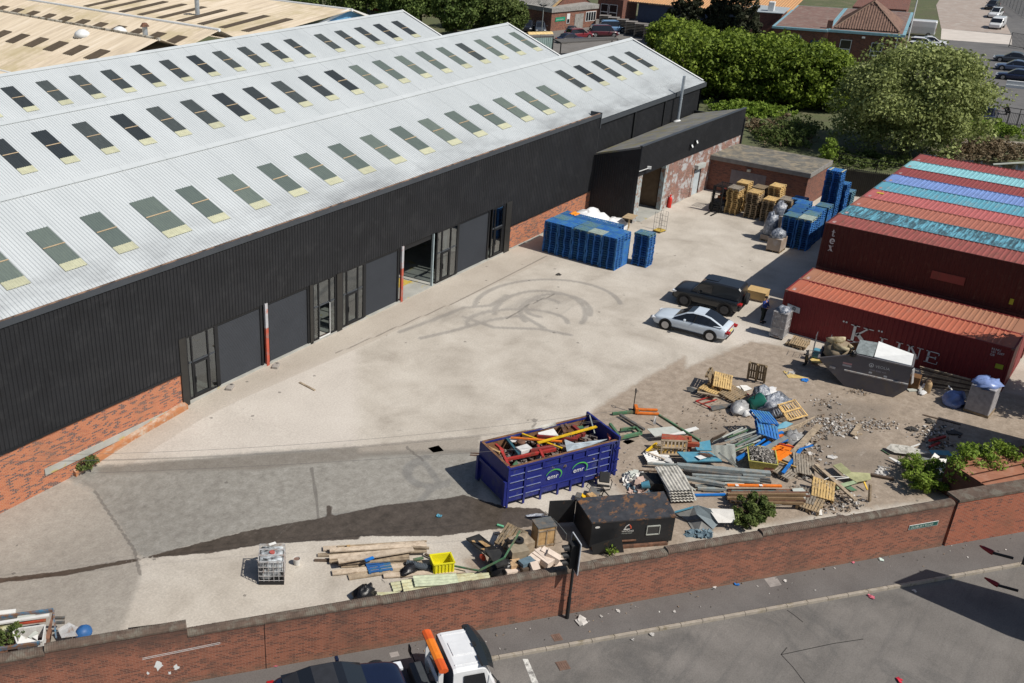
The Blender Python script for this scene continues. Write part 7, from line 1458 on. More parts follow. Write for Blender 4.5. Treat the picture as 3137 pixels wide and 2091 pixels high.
shp('cardboard_sheet', dD, [(290,910,.03),(340,905,.06),(480,965,.05),(680,1020,.02),(370,1012,.02)],.02, pm('yellow_card',(.52,.38,.14)), 'yellow cardboard on the dirt left of the grey skip', 'cardboard'); chips('litter', heap(dD,340,480,920,975,.1),20,.1,.2, [Mw], 'white scraps on the yellow cardboard', 'litter', None,51)
bar('loose_plank', dG if 0 else (540,940,4.9),(1850,1130),(2080,1250),.12,.05, C_wood, 'single plank lying on the open concrete', 'plank', z=0); bar('loose_plank', dE,(480,620),(860,720),.1,.04, C_woodd, 'dark strip along the shade edge', 'strip', z=0); bar('iron_bars', dSk,(10,675),(150,685),.04,.03, C_rust, 'upper iron bar left of the blue skip', 'bar', z=.02); bar('iron_bars', dSk,(0,705),(140,712),.04,.03, C_rust, 'lower iron bar left of the blue skip', 'bar', z=.02)
# crumpled sheets by the right hand bush
for pts, mt, lab in (([(110,955,.2),(160,910,.35),(330,930,.3),(560,1000,.3),(380,1020,.2),(200,1000,.15)], C_asb, 'long crumpled grey white sheet right of the open dirt'),([(540,970,.35),(740,980,.35),(790,1035,.25),(570,1010,.3)], C_bsheet, 'blue sheet in the pile of crumpled cladding'),([(415,1030,.3),(560,1060,.5),(600,1000,.45),(650,1040,.35),(520,1100,.2),(430,1090,.15)], C_wht, 'crumpled white sheet in front of the blue one'),([(135,1045,.2),(160,1045,.2),(275,1100,.15),(255,1120,.1)], C_wht, 'narrow white board left of the crumpled sheets'),([(330,945,.15),(450,905,.2),(455,915,.2),(370,950,.15)], C_wht, 'small white strip behind the crumpled sheets'),([(560,1130,.4),(640,1060,.5),(720,1060,.4),(690,1200,.3),(620,1230,.2),(600,1150,.3)], C_wht, 'torn white cladding hanging by the bush'),([(270,1110,.15),(560,1150,.2),(560,1190,.1),(290,1150,.08)], C_gry2, 'dark board under the crumpled sheets')): shp('crumpled_sheet', dE, pts,.03, mt, lab)
for i in range(4): bar('red_beam_end', dE,(545+i*8,880-i*2,.1+.1*i),(705,840-i*2,.1+.1*i),.12,.09, C_red, 'red wooden beam end lying in the rubble strip', 'timber', 'red beam ends') if i < 2 else None
bar('red_strip', dE,(545,945),(650,900),.12,.06, C_red, 'red board piece nearer the crumpled sheets', 'timber', z=.05); bar('green_rod', dE,(65,970),(145,1020),.05,.04, C_grn, 'short green rod left of the crumpled sheets', 'rod', z=.02)
# --- things round the oxblood container
cage = empty('wrapped_cage', tuple(G(dD,260,455)),0, 'metal roll cage full of cartons wrapped in film beside the oxblood container', 'roll cage'); A_ = Vector((cage.location)); 
MB().box((.45,.35,.95),(.78,.78,1.55)).obj('cartons', mc('grey_cartons',(.26,.25,.25),.4, var=.3, scale=4, dirt=(.45,.45,.46)), cage, world=False, bevel=.03); lump('film_top',(.45,.35,1.6),.42,.42,.28, M_film, None, None,61,.3, par=cage)
mb = MB()
for x, y in ((.03,-.06),(.87,-.06),(.03,.76),(.87,.76)): mb.tube([(x, y,.1),(x, y,1.75)],.016,6)
for z in (.2,.7,1.2,1.7): mb.tube([(.03,-.06, z),(.03,.76, z)],.012,6).tube([(.03,-.06, z),(.87,-.06, z)],.012,6).tube([(.03,.76, z),(.87,.76, z)],.012,6)
for y in (.2,.5): mb.tube([(.02, y,.1),(.02, y,1.7)],.01,6)
mb.box((.45,.35,.13),(.85,.84,.05)); mb.obj('cage_frame', MATS['worn_steel_rail'], cage, world=False)
for x in (.1,.8):
    for y in (0,.7): MB().lathe([(.05,-.02),(.05,.02)],10,(x, y,.05),(0,1,0)).obj('castor', M_trim, cage, world=False)
def rollcage(p, rz_, lab, shelf=None, h=1.65, rot=None):
    t = empty('roll_cage', tuple(p), rz_, lab, 'roll cage')
    if rot: t.rotation_euler = rot
    mb = MB()
    for x in (0,.75):
        mb.tube([(x,0,.1),(x,0, h),(x,.65, h),(x,.65,.1)],.015,6)
        for z in (.4,.8,1.2): mb.tube([(x,0, z),(x,.65, z)],.01,6)
        for y in (.2,.45): mb.tube([(x, y,.1),(x, y, h)],.008,6)
    mb.obj('cage_frame', mc('roll_cage_steel',(.12,.12,.13),.5), t, world=False); MB().box((.375,.325,.13),(.75,.66,.05)).obj('base', shelf or M_trim, t, world=False)
    for x in (.05,.7):
        for y in (.05,.6): MB().lathe([(.05,-.02),(.05,.02)],10,(x, y,.05),(0,1,0)).obj('castor', M_trim, t, world=False)
    return t
rollcage(G(s2,2225,1540) if 0 else G((1000,0,2.139),2185,1530), R_(-10), 'empty roll cage with yellow base standing alone in the yard', pm('yellow_base',(.5,.35,.06)),1.6)
rollcage(G(dD,700,760), R_(-80), 'roll cage with blue crate beside the left end of the grey skip', pm('yellow_base',(.5,.35,.06)),1.6); MB().box(H(dD,800,640,.5),(.4,.4,.45), rz=.1).obj('blue_tote', C_bsheet, None, 'blue crate inside the roll cage by the grey skip', 'crate', bevel=.02)
q = rollcage(G(dD,620,770,.05),0, 'roll cage side frame lying flat in front of the grey skip', None,1.3,(0, R_(-84), R_(95)))
shp('shelf_boards', dD, [(690,735,.2),(780,700,.22),(870,790,.18),(740,780,.15)],.05, pm('yellow_card',(.52,.38,.14)), 'yellow boards on the foot of the roll cage by the skip', 'board')
pc = empty('wrapped_load', tuple(G(dE,880,590)), R_(-4), 'blue topped wrapped pallet of cartons in the tree shade', 'wrapped pallet'); MB().box((.75,-.55,.85),(1.2,1.15,1.5)).obj('cartons', mc('shade_cartons',(.30,.29,.30),.5, var=.25, scale=5), pc, world=False, bevel=.05); lump('film_top',(.75,-.5,1.5),.68,.66,.3, mc('blue_film',(.18,.25,.48),.3, var=.3, bump=.6), None, None,71,.25, par=pc); MB().box((.75,-.55,.07),(1.25,1.2,.12)).obj('pallet_base', M_po, pc, world=False)
lump('blue_bag', G(dE,780,510),.65,.5,.5, MATS['blue_film'], 'blue film bundle left of the shaded wrapped pallet', 'plastic film',72,.25); bar('white_stick', dE,(735,330,.6),(795,400,.4),.07,.04, C_wht, 'white board leaning above the blue film bundle', 'board')
for i in range(9): bar('stacked_pole', dE,(450+i*4,140+i*22,.75-.085*i),(960+i*3,270+i*14,.75-.085*i),.1,.07,(C_wood, C_woodd, C_wood)[i % 3], 'long timber of the pile lying along the oxblood container', 'timber', 'timbers along the container')
MB().box(H(dE,395,300,.3),(.55,.5,.9), rz=.1).obj('brown_cabinet', pm('brown_cab',(.16,.08,.03)), None, 'brown cabinet right of the grey skip', 'cabinet', bevel=.02)
gc2 = empty('gas_bottle', tuple(G(dE,520,395)),0, 'tan gas bottle standing right of the brown cabinet', 'gas cylinder'); MB().lathe([(.15,0),(.17,.04),(.17,.5),(.12,.62),(.05,.64),(.05,.7)],16).obj('bottle', pm('tan_bottle',(.35,.24,.13)), gc2, world=False, smooth=True); MB().tube([(.1*math.cos(i*.7),.1*math.sin(i*.7),.7) for i in range(10)],.012,6, False).obj('collar', C_rust, gc2, world=False)
lump('white_bag', G(dE,470,405),.35,.2,.12, MATS['white_bag_plastic'], 'white plastic bag on the ground before the gas bottle', 'bag',73); bar('white_board', dE,(330,375),(440,370),.25,.05, C_pale, 'pale board on the ground right of the grey skip', 'board', z=.02); bar('white_board', dE,(450,380,.1),(500,310,.4),.1,.04, C_wht, 'white board leaning on the brown cabinet', 'board')
# pale crate by the off-roader; box behind warehouse pallets; sheets
cr3 = empty('wooden_case', tuple(G(dCar,1700,345)), rzc, 'pale wooden case behind the black off-road car', 'case'); MB().box((.0,-.5,.42),(1.2,.95,.52)).obj('case_body', pm('case_wood',(.50,.34,.15), v=.1), cr3, world=False, bevel=.01); MB().box((0,-.5,.69),(1.26,1.0,.02)).obj('case_lid', pm('case_wood',(.50,.34,.15)), cr3, world=False); MB().box((0,-.2,.08),(1.1,.1,.16)).box((0,-.8,.08),(1.1,.1,.16)).obj('skid', C_woodp, cr3, world=False)
lump('white_sack_heap',(66.0,34.2,0),2.3,1.5,1.5, mc('white_sack',(.70,.70,.70),.5, var=.08, bump=.5), 'heap of white bulk bags behind the blue pallet block', 'bulk bags',81,.18); lump('white_sack_heap',(69.0,33.4,0),1.2,.9,.6, MATS['white_sack'], 'smaller white bag trailing towards the lean-to pier', 'bulk bags',82,.2)
MB().box((69.3,32.3,1.15),(1.25,.8,.05), rz=.1).beam((68.8,32.1,1.12),(68.8,32.1,.2),.05).beam((69.8,32.5,1.12),(69.8,32.5,0),.05).obj('board_table', pm('ply_table',(.44,.33,.20)), None, 'brown board on legs between the white bags and pallets', 'table')
corrsheet('orange_sheet',(1620,620,6.19),(760,205),(880,250),(860,165),.3,.04, pm('orange_plastic_sheet',(.75,.25,.02)), 'orange plastic panel lying behind the blue pallets',(2.4,2.4,2.4), 'panel')
# weeds and small bits
# --- traffic light
tl = empty('traffic_light', tuple(onz(1736.8,1893,0)),0, 'black traffic signal post with three hooded lights seen from the side', 'traffic light'); MB().tube([(0,0,0),(0,0,2.55)],.057,12).tube([(0,0,0),(0,0,1.0)],.075,12).obj('post', M_trim, tl, world=False)
fd = Vector((-.62,.78,0)); fd = (Vector((-.80,.60,0))).normalized(); sdv = Vector((-fd.y, fd.x,0)); zc = 2.95
bd3 = MB().add([sdv*a+fd*.02+Vector((0,0, z)) for a, z in ((-.36,2.38),(.36,2.38),(.36,3.72),(-.36,3.72))]+[sdv*a-fd*.01+Vector((0,0, z)) for a, z in ((-.36,2.38),(.36,2.38),(.36,3.72),(-.36,3.72))], [(0,1,2,3),(7,6,5,4),(0,4,5,1),(1,5,6,2),(2,6,7,3),(3,7,4,0)]); bd3.obj('backing_board', M_trim, tl, world=False)
mb = MB(); cor = [sdv*a+fd*.0+Vector((0,0, z)) for a, z in ((-.38,2.36),(.38,2.36),(.38,3.74),(-.38,3.74))]
for i in range(4): mb.beam(cor[i], cor[(i+1) % 4],.035,.045)
mb.obj('board_edge', mc('white_edge',(.5,.52,.55),.5), tl, world=False)
MB().box(fd*.12+Vector((0,0,3.03)),(.26,.34,1.06), rz=math.atan2(fd.y, fd.x)).obj('signal_housing', M_trim, tl, world=False, bevel=.02); MB().beam((0,0,2.45),(0,0,2.6),.1).obj('mounting', M_trim, tl, world=False)
for i, z in enumerate((3.36,3.03,2.70)):
    c = fd*.26+Vector((0,0, z)); hd = MB()
    for k in range(14):
        a0, a1 = R_(-30+k*240/14), R_(-30+(k+1)*240/14)
        hd.add([c+sdv*.125*math.cos(a)+Vector((0,0,.125*math.sin(a)))+fd*l_ for a, l_ in ((a0,0),(a1,0),(a1,.24+.04*math.sin(a1)),(a0,.24+.04*math.sin(a0)))]+[c+sdv*.115*math.cos(a)+Vector((0,0,.115*math.sin(a)))+fd*l_ for a, l_ in ((a0,0),(a1,0),(a1,.24+.04*math.sin(a1)),(a0,.24+.04*math.sin(a0)))], [(0,1,2,3),(7,6,5,4),(2,6,7,3)])
    hd.obj('signal_hood', M_trim, tl, world=False); MB().lathe([(.1,0),(.1,.01)],16, c, fd).obj('lens',(mc('lens_red',(.2,.01,.01),.3), mc('lens_amber',(.3,.12,.01),.3), mc('lens_green',(.01,.15,.08),.3))[i], tl, world=False)
# drain covers, pavement patch
for o_, x, y, s_, lab in ((s8,1510,1265,.36, 'rusty square inspection cover in the pavement'),(s8,1550,1448,.42, 'iron gully grate in the carriageway near the white line')):
    p = H(o_, x, y,0 if y < 1300 else -.11); mb = MB().box(p+Vector((0,0,.0)),(s_, s_,.02), rz=R_(-35)); 
    for i in range(5): mb.box(p+Vector((0,0,.012))+kdir*(-.4+.2*i)*s_,(s_*.08, s_*.8,.012), rz=R_(-35))
    mb.obj('iron_cover', pm('rust_cover',(.16,.10,.075)), None, lab, 'manhole cover')
shp('pavement_patch', s9, [(650,880,.006),(730,865,.006),(765,920,.006),(690,935,.006)],.004, pm('pale_patch',(.27,.25,.235)), 'pale concrete patch set in the pavement', 'patch'); shp('pavement_patch', dT, [(710,240,.006),(755,232,.006),(765,255,.006),(720,265,.006)],.004, MATS['pale_patch'], 'pale patch in the pavement behind the truck', 'patch')
mb = MB(); P_c = [(760,1378),(1100,1300),(1260,1280)]; 
for o_, pts in ((s9, [(760,1378),(1100,1305),(1300,1275)]),(s9, [(765,1380),(840,1460),(930,1580)]),(s9, [(760,1378),(800,1330)]),(s9, [(800,1085),(850,1120),(905,1165)])):
    for a, b2 in zip(pts[:-1], pts[1:]): mb.beam(H(o_, *a,-.119), H(o_, *b2,-.119),.03,.008)
mb.obj('road_crack', mc('tar_crack',(.03,.028,.026),.8, rnd=0), kind='structure')
# overhead cables crossing the near yard
def cable(o_, a, b2, z, lab, sag=.5):
    A_, B_ = H(o_, *a, z), H(o_, *b2, z); A_, B_ = A_+(A_-B_)*.6, B_+(B_-A_)*1.2; MB().tube([A_.lerp(B_, t_/24)-Vector((0,0, sag*4*(t_/24)*(1-t_/24))) for t_ in range(25)],.0055,4).obj('overhead_cable', mc('cable_grey',(.09,.085,.085),.6, rnd=0), None, lab, 'cable', 'overhead cables')
cable(s4,(800,1460),(2353,1350),7.6, 'upper thin overhead cable crossing the pale concrete'); cable(s4,(800,1505),(2353,1400),7.4, 'second overhead cable just below the upper one'); cable(s7,(0,150),(2300,30),7.2, 'lowest overhead cable across the brick plinth'); cable(s4,(800,1500),(2353,1393),7.45, 'close twin of the second overhead cable')
# ---------------------------------------------------------------- trees and plants
def leaf_mesh(name, blobs, n, size, mat, parent=None, seed=0, base=None, lumps=34, hollow=.55, stretch=1.0, **tg):
    """crown of many small leaf clumps: sub-clumps scattered in the ellipsoid blobs, leaves round each sub-clump"""
    rn = np.random.default_rng(seed); C_, S_ = [], []
    vol = np.array([b[1][0]*b[1][1]*b[1][2] for b in blobs]); vol = vol/vol.sum()
    for (c, r), f_ in zip(blobs, vol):
        k = max(6, int(lumps*f_*len(blobs)))
        d = rn.normal(size=(k,3)); d /= np.linalg.norm(d, axis=1)[:, None]; rad = hollow+(1-hollow)*rn.random(k)**.6
        C_.append(np.array(c)+d*rad[:, None]*np.array(r)); S_.append(np.full(k, min(r))*rn.uniform(.17,.36, k))
    C_ = np.concatenate(C_); S_ = np.concatenate(S_); w = S_**2; w /= w.sum()
    pick = rn.choice(len(C_), n, p=w); d = rn.normal(size=(n,3)); d /= np.linalg.norm(d, axis=1)[:, None]; rr = (.35+.75*rn.random(n)**.5)
    P = C_[pick]+d*(S_[pick]*rr)[:, None]*np.array([1.15,1.15,.8*stretch]); up = (P[:,2] > .15); P, d, pick = P[up], d[up], pick[up]; n = len(P)
    nr = d*.6+rn.normal(size=(n,3))*.7+np.array([0,0,.45]); nr /= np.linalg.norm(nr, axis=1)[:, None]
    t = np.cross(nr, rn.normal(size=(n,3))); t /= np.linalg.norm(t, axis=1)[:, None]; b_ = np.cross(nr, t); s_ = size*rn.uniform(.55,1.35, n)[:, None]
    v = np.stack([P-t*s_*.5, P+b_*s_*.32+nr*s_*.08, P+t*s_*.6, P-b_*s_*.32+nr*s_*.08],1).reshape(-1,3)
    if base is not None: v = v-np.array(base)
    me = bpy.data.meshes.new(name); me.vertices.add(4*n); me.vertices.foreach_set('co', v.ravel()); me.loops.add(4*n); me.loops.foreach_set('vertex_index', np.arange(4*n)); me.polygons.add(n); me.polygons.foreach_set('loop_start', np.arange(n)*4); me.update(calc_edges=True)
    sh_ = np.clip(rn.normal(.5,.2, n)+(rn.random(len(C_))[pick]-.5)*.5,0,1); a = me.attributes.new('shade', 'FLOAT', 'POINT'); a.data.foreach_set('value', np.repeat(sh_,4).astype(np.float32)); me.materials.append(mat)
    o = bpy.data.objects.new(name, me); COL.objects.link(o)
    if parent is not None: o.parent = parent
    return tag(o, **tg)
M_bark = mc('bark',(.10,.08,.06),.95, var=.3, scale=6, rnd=.1)
LF_hedge = mleaf('hedge_leaf', [(.07,.105,.016),(.16,.225,.03),(.28,.36,.05)]); LF_willow = mleaf('willow_leaf', [(.13,.16,.05),(.26,.30,.10),(.42,.47,.19)]); LF_con = mleaf('conifer_leaf', [(.018,.024,.014),(.04,.048,.025),(.075,.075,.045)]); LF_dk = mleaf('dark_leaf', [(.045,.075,.018),(.10,.15,.04),(.18,.24,.065)]); LF_bri = mleaf('bright_leaf', [(.10,.16,.02),(.18,.27,.035),(.28,.37,.07)]); LF_bram = mleaf('bramble_leaf', [(.05,.08,.02),(.11,.15,.04),(.20,.24,.08)]); LF_dry = mleaf('dry_scrub', [(.12,.08,.045),(.20,.15,.09),(.30,.25,.16)])
def tree(x, y, h, r, mat, lab, seed, n=9000, size=.42, trunk=.22, low=.25, blobs=None, group=None, hollow=.55, cat='tree', lumps=36):
    t = empty('tree',(x, y,0),0, lab, cat, group); rn = random.Random(seed); mb = MB(); mb.tube([(0,0,-.2),(rn.uniform(-.2,.2),0, h*.3),(rn.uniform(-.4,.4), rn.uniform(-.4,.4), h*.72)], [trunk*1.3, trunk, trunk*.4],8)
    for k in range(7):
        a = k*.9+rn.random(); z0 = h*rn.uniform(.18,.45); mb.tube([(0,0, z0),(r*.4*math.cos(a), r*.4*math.sin(a), z0+h*.16),(r*.75*math.cos(a), r*.75*math.sin(a), z0+h*.32)], [trunk*.5, trunk*.3, trunk*.1],6)
    mb.obj('trunk', M_bark, t, world=False)
    if blobs is None:
        blobs = [((0,0, h*.62),(r*.85, r*.85, h*.36))]
        for k in range(5): a = k*1.257+rn.random(); blobs.append(((r*.5*math.cos(a), r*.5*math.sin(a), h*rn.uniform(low+.18,.66)),(r*.5, r*.5, h*.25)))
    leaf_mesh('crown', blobs, n, size, mat, t, seed, None, lumps, hollow); return t
# long bright hedge of small trees
hd_ = [(119.5,50.5,7.6,3.8),(120.5,46.3,7.4,3.6),(122,42.2,7.5,3.7),(122.5,38.2,7.2,3.6),(123.5,35.2,6.4,3.0),(127,53.5,7.0,3.6),(135,58,6.6,3.6),(141,63,6.0,3.2),(126.5,48,7.3,3.6),(127.5,43,7.2,3.6),(128.5,38.5,6.6,3.2)]
on = ['first', 'second', 'third', 'fourth', 'last', 'first rear', 'second rear', 'farthest rear', 'third rear', 'fourth rear', 'fifth rear']
for i, (x, y, h, r) in enumerate(hd_): tree(x, y, h, r, LF_hedge, '%s leafy tree of the bright green belt, counting from the warehouse gable' % on[i],100+i,9500,.40,.18,.1, [((0,0, h*.50),(r, r, h*.46)),((r*.4,-r*.3, h*.35),(r*.7, r*.7, h*.35)),((-r*.4, r*.3, h*.62),(r*.6, r*.6, h*.3)),((-r*.5,-r*.4, h*.3),(r*.5, r*.5, h*.28))], 'trees of the green belt',.7, lumps=44)
tree(108.8,22.9,10.3,6.6, LF_willow, 'large pale olive willow in front of the car park',201,42000,.30,.35,.05, [((0,.3,5.9),(6.2,6.0,4.4)),((-1.5,3.3,5.0),(3.6,3.6,3.6)),((0,-3.5,5.2),(4,3.6,4.2)),((-3.2,-1.5,3.6),(3.4,4,3.2)),((-2.5,3.6,2.4),(3,3,2.4)),((2,0,8),(3,3.4,2.4))], None,.62, lumps=70)
for i, (x, y, h, r) in enumerate([(153,66.5,12.5,3.7),(154.5,62.3,10.5,2.3),(154.3,58.6,12.5,3.9)]):
    bl = [((0,0, h*(.10+.145*k)),(r*(1-.135*k), r*(1-.135*k), h*.115)) for k in range(7)]
    tree(x, y, h, r, LF_con, ['dark conifer left of three', 'slimmer dark conifer between two broad ones', 'broad dark conifer nearest the tiled roof office'][i],300+i,12000,.48,.25,0, bl, 'dark conifers',.6, lumps=60)
bk_ = [(133,116,10.5,5.2, LF_dk),(139,107,10,4.8, LF_dk),(130,104,8.8,4.4, LF_dk),(134,96,8.6,4.3, LF_dk),(146,99,9.5,4.0, LF_bri),(140,93.5,8,4.4, LF_bram),(137,88.5,6.8,3.4, LF_bram),(150,117,11,4.5, LF_dk),(148,127,10,4.6, LF_dk),(143,134,10,5, LF_dk),(126,124,9,4.5, LF_dk)]
bn_ = ['tree right of the blue gable, behind the furthest white roof', 'second tree right of the blue gable', 'tree low behind the furthest white roof ridge', 'tree just above the gable of the furthest white roof', 'bright green tree before the grey roofed unit', 'olive tree below the bright green one', 'shrubby tree beside the black parked estate', 'tree far behind near the red container', 'far tree at the top edge, left of the red container', 'far tree at the top edge over the blue gable', 'tree directly behind the blue gable end']
for i, (x, y, h, r, mt) in enumerate(bk_): tree(x, y, h, r, mt, bn_[i],400+i,9000,.45,.22,.1, None, 'trees behind the warehouse',.55)
def bush(x, y, z, rx, ry, h, mat, lab, seed, n=2600, size=.16, cat='bush', group=None, dens=20, nm='bush'):
    t = empty(nm,(x, y, z),0, lab, cat, group); rn = random.Random(seed); mb = MB()
    for k in range(7): a = k*.9; mb.tube([(0,0,-.1),(rx*.3*math.cos(a), ry*.3*math.sin(a), h*.45),(rx*.7*math.cos(a), ry*.7*math.sin(a), h*rn.uniform(.7,.95))], [.03,.02,.008],5)
    mb.obj('stems', M_bark, t, world=False); leaf_mesh('foliage', [((0,0, h*.5),(rx, ry, h*.5)),((rx*.4,0, h*.62),(rx*.5, ry*.6, h*.42)),((-rx*.45,0, h*.4),(rx*.5, ry*.6, h*.38))], n, size, mat, t, seed, None, dens,.4); return t
p = G(dB,2010,1270); bush(p[0], p[1],0,1.25,.8,1.1, LF_bram, 'dark green bush growing behind the wall right of the black shed',501,3600,.13)
p = G(dE,470,1330); bush(p[0], p[1],0,1.35,1.0,1.3, LF_bri, 'bright bush by the crumpled sheets near the wall',502,3400,.13)
p = G(dE,330,1180); bush(p[0]+.3, p[1],0,.7,.5,.8, LF_bri, 'sprigs of green left of the crumpled sheets',503,700,.11)
for i, (x, y, lab) in enumerate(((900,1310, 'left end of the green shrub on the brown sheeting'),(1130,1290, 'middle shrub on the brown sheeting'),(1380,1270, 'right hand shrub on the brown sheeting'))): p = G(dE, x, y,.3); bush(p[0], p[1],.3,1.3,.9,1.9, LF_bri, lab,510+i,3600,.13, group='shrubs by the tall wall')
p = G((180,1150,3.4+1.66),400,1430); bush(p[0], p[1]-.25, float(gz(p[0], p[1])),.55,.4,.75, LF_bram, 'weed growing at the foot of the orange brick plinth',520,900,.12, 'weed')
p = G(dH,1050,1440); bush(p[0], p[1],0,.3,.25,.45, LF_bri, 'little weed between shed and wall',521,200,.1, 'weed'); p = G(s7,60,1290,.5); bush(p[0], p[1],.55,.6,.45,.55, LF_bram, 'weeds growing out of the stillage',522,1100,.1, 'weed'); 
# brambles and scrub as ground cover behind
def cover(name, pts, n, size, mat, lab, h=.7, seed=0, cat='undergrowth'):
    rn = np.random.default_rng(seed); P = [np.array(G(s3, *p)) for p in pts]; bl = []
    for i in range(90):
        w = rn.dirichlet(np.ones(len(P))*.7); c = sum(a*b for a, b in zip(w, P)); hh_ = h*rn.uniform(.4,1.2); bl.append(((c[0], c[1], hh_*.4),(rn.uniform(.7,1.8), rn.uniform(.7,1.8), hh_)))
    leaf_mesh(name, bl, n, size, mat, None, seed, None,5,.3,1, label=lab, cat=cat, kind='stuff')
cover('brambles', [(240,690),(560,790),(950,790),(760,730),(300,720)],9000,.28, LF_bri, 'fresh green brambles under the green tree belt',.9,601)
cover('brambles', [(1860,800),(2353,860),(2353,910),(1860,880)],8000,.25, LF_bri, 'green bramble bank below the car park railing',.8,602)
cover('dry_scrub', [(540,800),(900,800),(1000,950),(700,980),(520,870)],7500,.25, LF_dry, 'brown dry scrub between lean-to and willow',.7,603); cover('dry_scrub', [(1850,940),(2353,960),(2353,1060),(1800,1060)],9000,.25, LF_dry, 'brown dead undergrowth behind the container row',.8,604)
cover('grey_scrub', [(560,880),(900,830),(1050,900),(900,1000),(600,960)],9000,.24, LF_bram, 'grey green scrub behind the brick store',1.3,605); cover('nettles', [(1080,1000),(1500,1040),(1700,1090),(1300,1130),(1060,1060)],8000,.22, LF_bram, 'low green growth along the dark watercourse',.6,606)
p = G(s3,1090,1050); bush(p[0]-1.0, p[1],0,.9,.8,2.3, LF_bri, 'sapling at the right corner of the brick store',530,1500,.2, 'sapling')
# ---------------------------------------------------------------- beyond the yard: car park, railings, fences
M_cpk = masph('car_park_tarmac',((.115,.112,.112),(.165,.16,.155)), patch=.2)
def area(name, pts, mat, z, kind='structure'):
    mb = MB(); P = [Vector((*p[:2], z)) for p in pts]; mb.add(P, [tuple(range(len(P)))]); o = mb.obj(name, mat, kind=kind); me = o.data
    if me.polygons[0].normal.z < 0: me.flip_normals()
    return o
area('car_park', [(127,6),(127,22.3),(139,27),(158,34),(176,36),(250,44),(320,20),(320,-20)], M_cpk,0); area('brick_yard', [G(dF2,1110,340), G(dF2,1050,60), G(dF2,1200,-200), G(dF2,1650,-200), G(dF2,1950,410)], mc('pinkish_paving',(.34,.28,.24),.9, var=.12, scale=.3, dirt=(.40,.36,.32), rnd=0),.004)
area('concrete_apron', [G(dF2,1105,470), G(dF2,1115,340), G(dF2,1960,420), G(dF2,1960,535)], mc('pale_concrete',(.55,.50,.45),.9, var=.1, scale=.5, rnd=0),.008)
area('rear_yard', [(128,62),(128,92),(150,100),(175,96),(180,66),(160,56)], masph('rear_tarmac',((.15,.14,.13),(.2,.19,.18))),0); area('towpath', [G(s3,1850,890), G(s3,2400,935), G(s3,2400,975), G(s3,1850,925)], mc('path_gravel',(.28,.245,.20),.95, rnd=0),.01); area('canal', [G(s3,1150,1110), G(s3,1500,1150), G(s3,1700,1010), G(s3,2400,1080), G(s3,2400,1110), G(s3,1600,1200), G(s3,1200,1240)], mglass('dark_water',(.012,.014,.008),.15),.003)
area('side_road', [(150,-40),(128,6),(320,-20),(330,-80)], M_cpk,-.002)
def railing(name, A_, B_, h, lab, step=.14, mat=None, post=2.4, pales=True, rails=2, cat='railing'):
    A_, B_ = Vector((A_[0], A_[1],0)), Vector((B_[0], B_[1],0)); t = empty(name, tuple(A_),0, lab, cat); L = (B_-A_).length; d = (B_-A_)/L; mt = mat or M_trim
    mb = MB()
    for k in range(int(L/post)+1): mb.box(A_+d*k*post+Vector((0,0, h/2)),(.07,.07, h))
    mb.obj('posts', mt, t); mb = MB()
    for z in ([h-.05,.2] if rails == 2 else [h-.05, h*.6]): mb.beam(A_+Vector((0,0, z)), B_+Vector((0,0, z)),.05,.05)
    mb.obj('rails', mt, t)
    if pales:
        mb = MB()
        for k in range(int(L/step)): mb.box(A_+d*(k+.5)*step+Vector((0,0, h*.5)),(.03 if cat != 'palisade fence' else .07,.02, h*(.9 if cat != 'palisade fence' else 1.05)), rz=math.atan2(d.y, d.x))
        mb.obj('pales', mt, t)
    return t
railing('car_park_railing', G(s3,1930,770), G(s3,2400,850),1.5, 'black railing in front of the dark blue car at the car park',.16); railing('top_rail', Vector(G(s3,1930,770))+Vector((.6,.3,0)), Vector(G(s3,2400,850))+Vector((.6,.3,0)),1.9, 'open black handrail behind the car park railing',.2, pales=False, post=3)
railing('canal_rail', G(s3,1130,1080), G(s3,1600,1170),1.2, 'dark two bar rail along the watercourse',.2, pales=False, rails=3, post=3.5)
railing('palisade_fence',(90.3,23.3),(91.5,15.0),2.3, 'dark palisade fence with pale spear tops behind the blue pallets',.155, mc('palisade_dark',(.045,.045,.038),.7),2.7, cat='palisade fence')
MB().add([(90.45,23.2,0),(91.65,15.0,0),(91.65,15.0,2.15),(90.45,23.2,2.15)], [(0,1,2,3)]).obj('fence_sheeting', mc('fence_sheet',(.05,.048,.035),.8), bpy.data.objects['palisade_fence'])
railing('mesh_fence', G(dF2,1790,0), G(dF2,2130,230),2.6, 'tall grey wire fence along the far car park edge',.3, mc('grey_wire',(.22,.22,.22),.6),3.2, cat='fence'); railing('mesh_fence', G(dF2,1920,560), G(dF2,2150,600),2.2, 'short black gate fence right of the concrete apron',.2, post=2.5, cat='fence'); railing('mesh_fence', G(s3,1020,690), G(s3,1200,690),1.4, 'grey paling fence glimpsed between green belt and willow',.2, mc('grey_paling',(.25,.22,.18),.8), cat='fence')
bar('fallen_pole', s3,(2150,1075,.6),(2400,1060,.8),.12,.12, C_pale, 'pale pole lying across the dead undergrowth', 'pole'); railing('timber_edge', G(s3,1860,955), G(s3,2100,985),.5, 'dark timber edging under the towpath',.3, M_trim, cat='edging', pales=False)
cbr = empty('concrete_barrier', tuple(G(dF2,1880,1040)), R_(-84), 'white concrete barrier in the far car park', 'barrier'); MB().prism([(0,-.3),(6,-.3),(6,.3),(0,.3)],0,.35).prism([(0,-.16),(6,-.16),(6,.16),(0,.16)],.351,.85).obj('block', M_white, cbr, world=False)
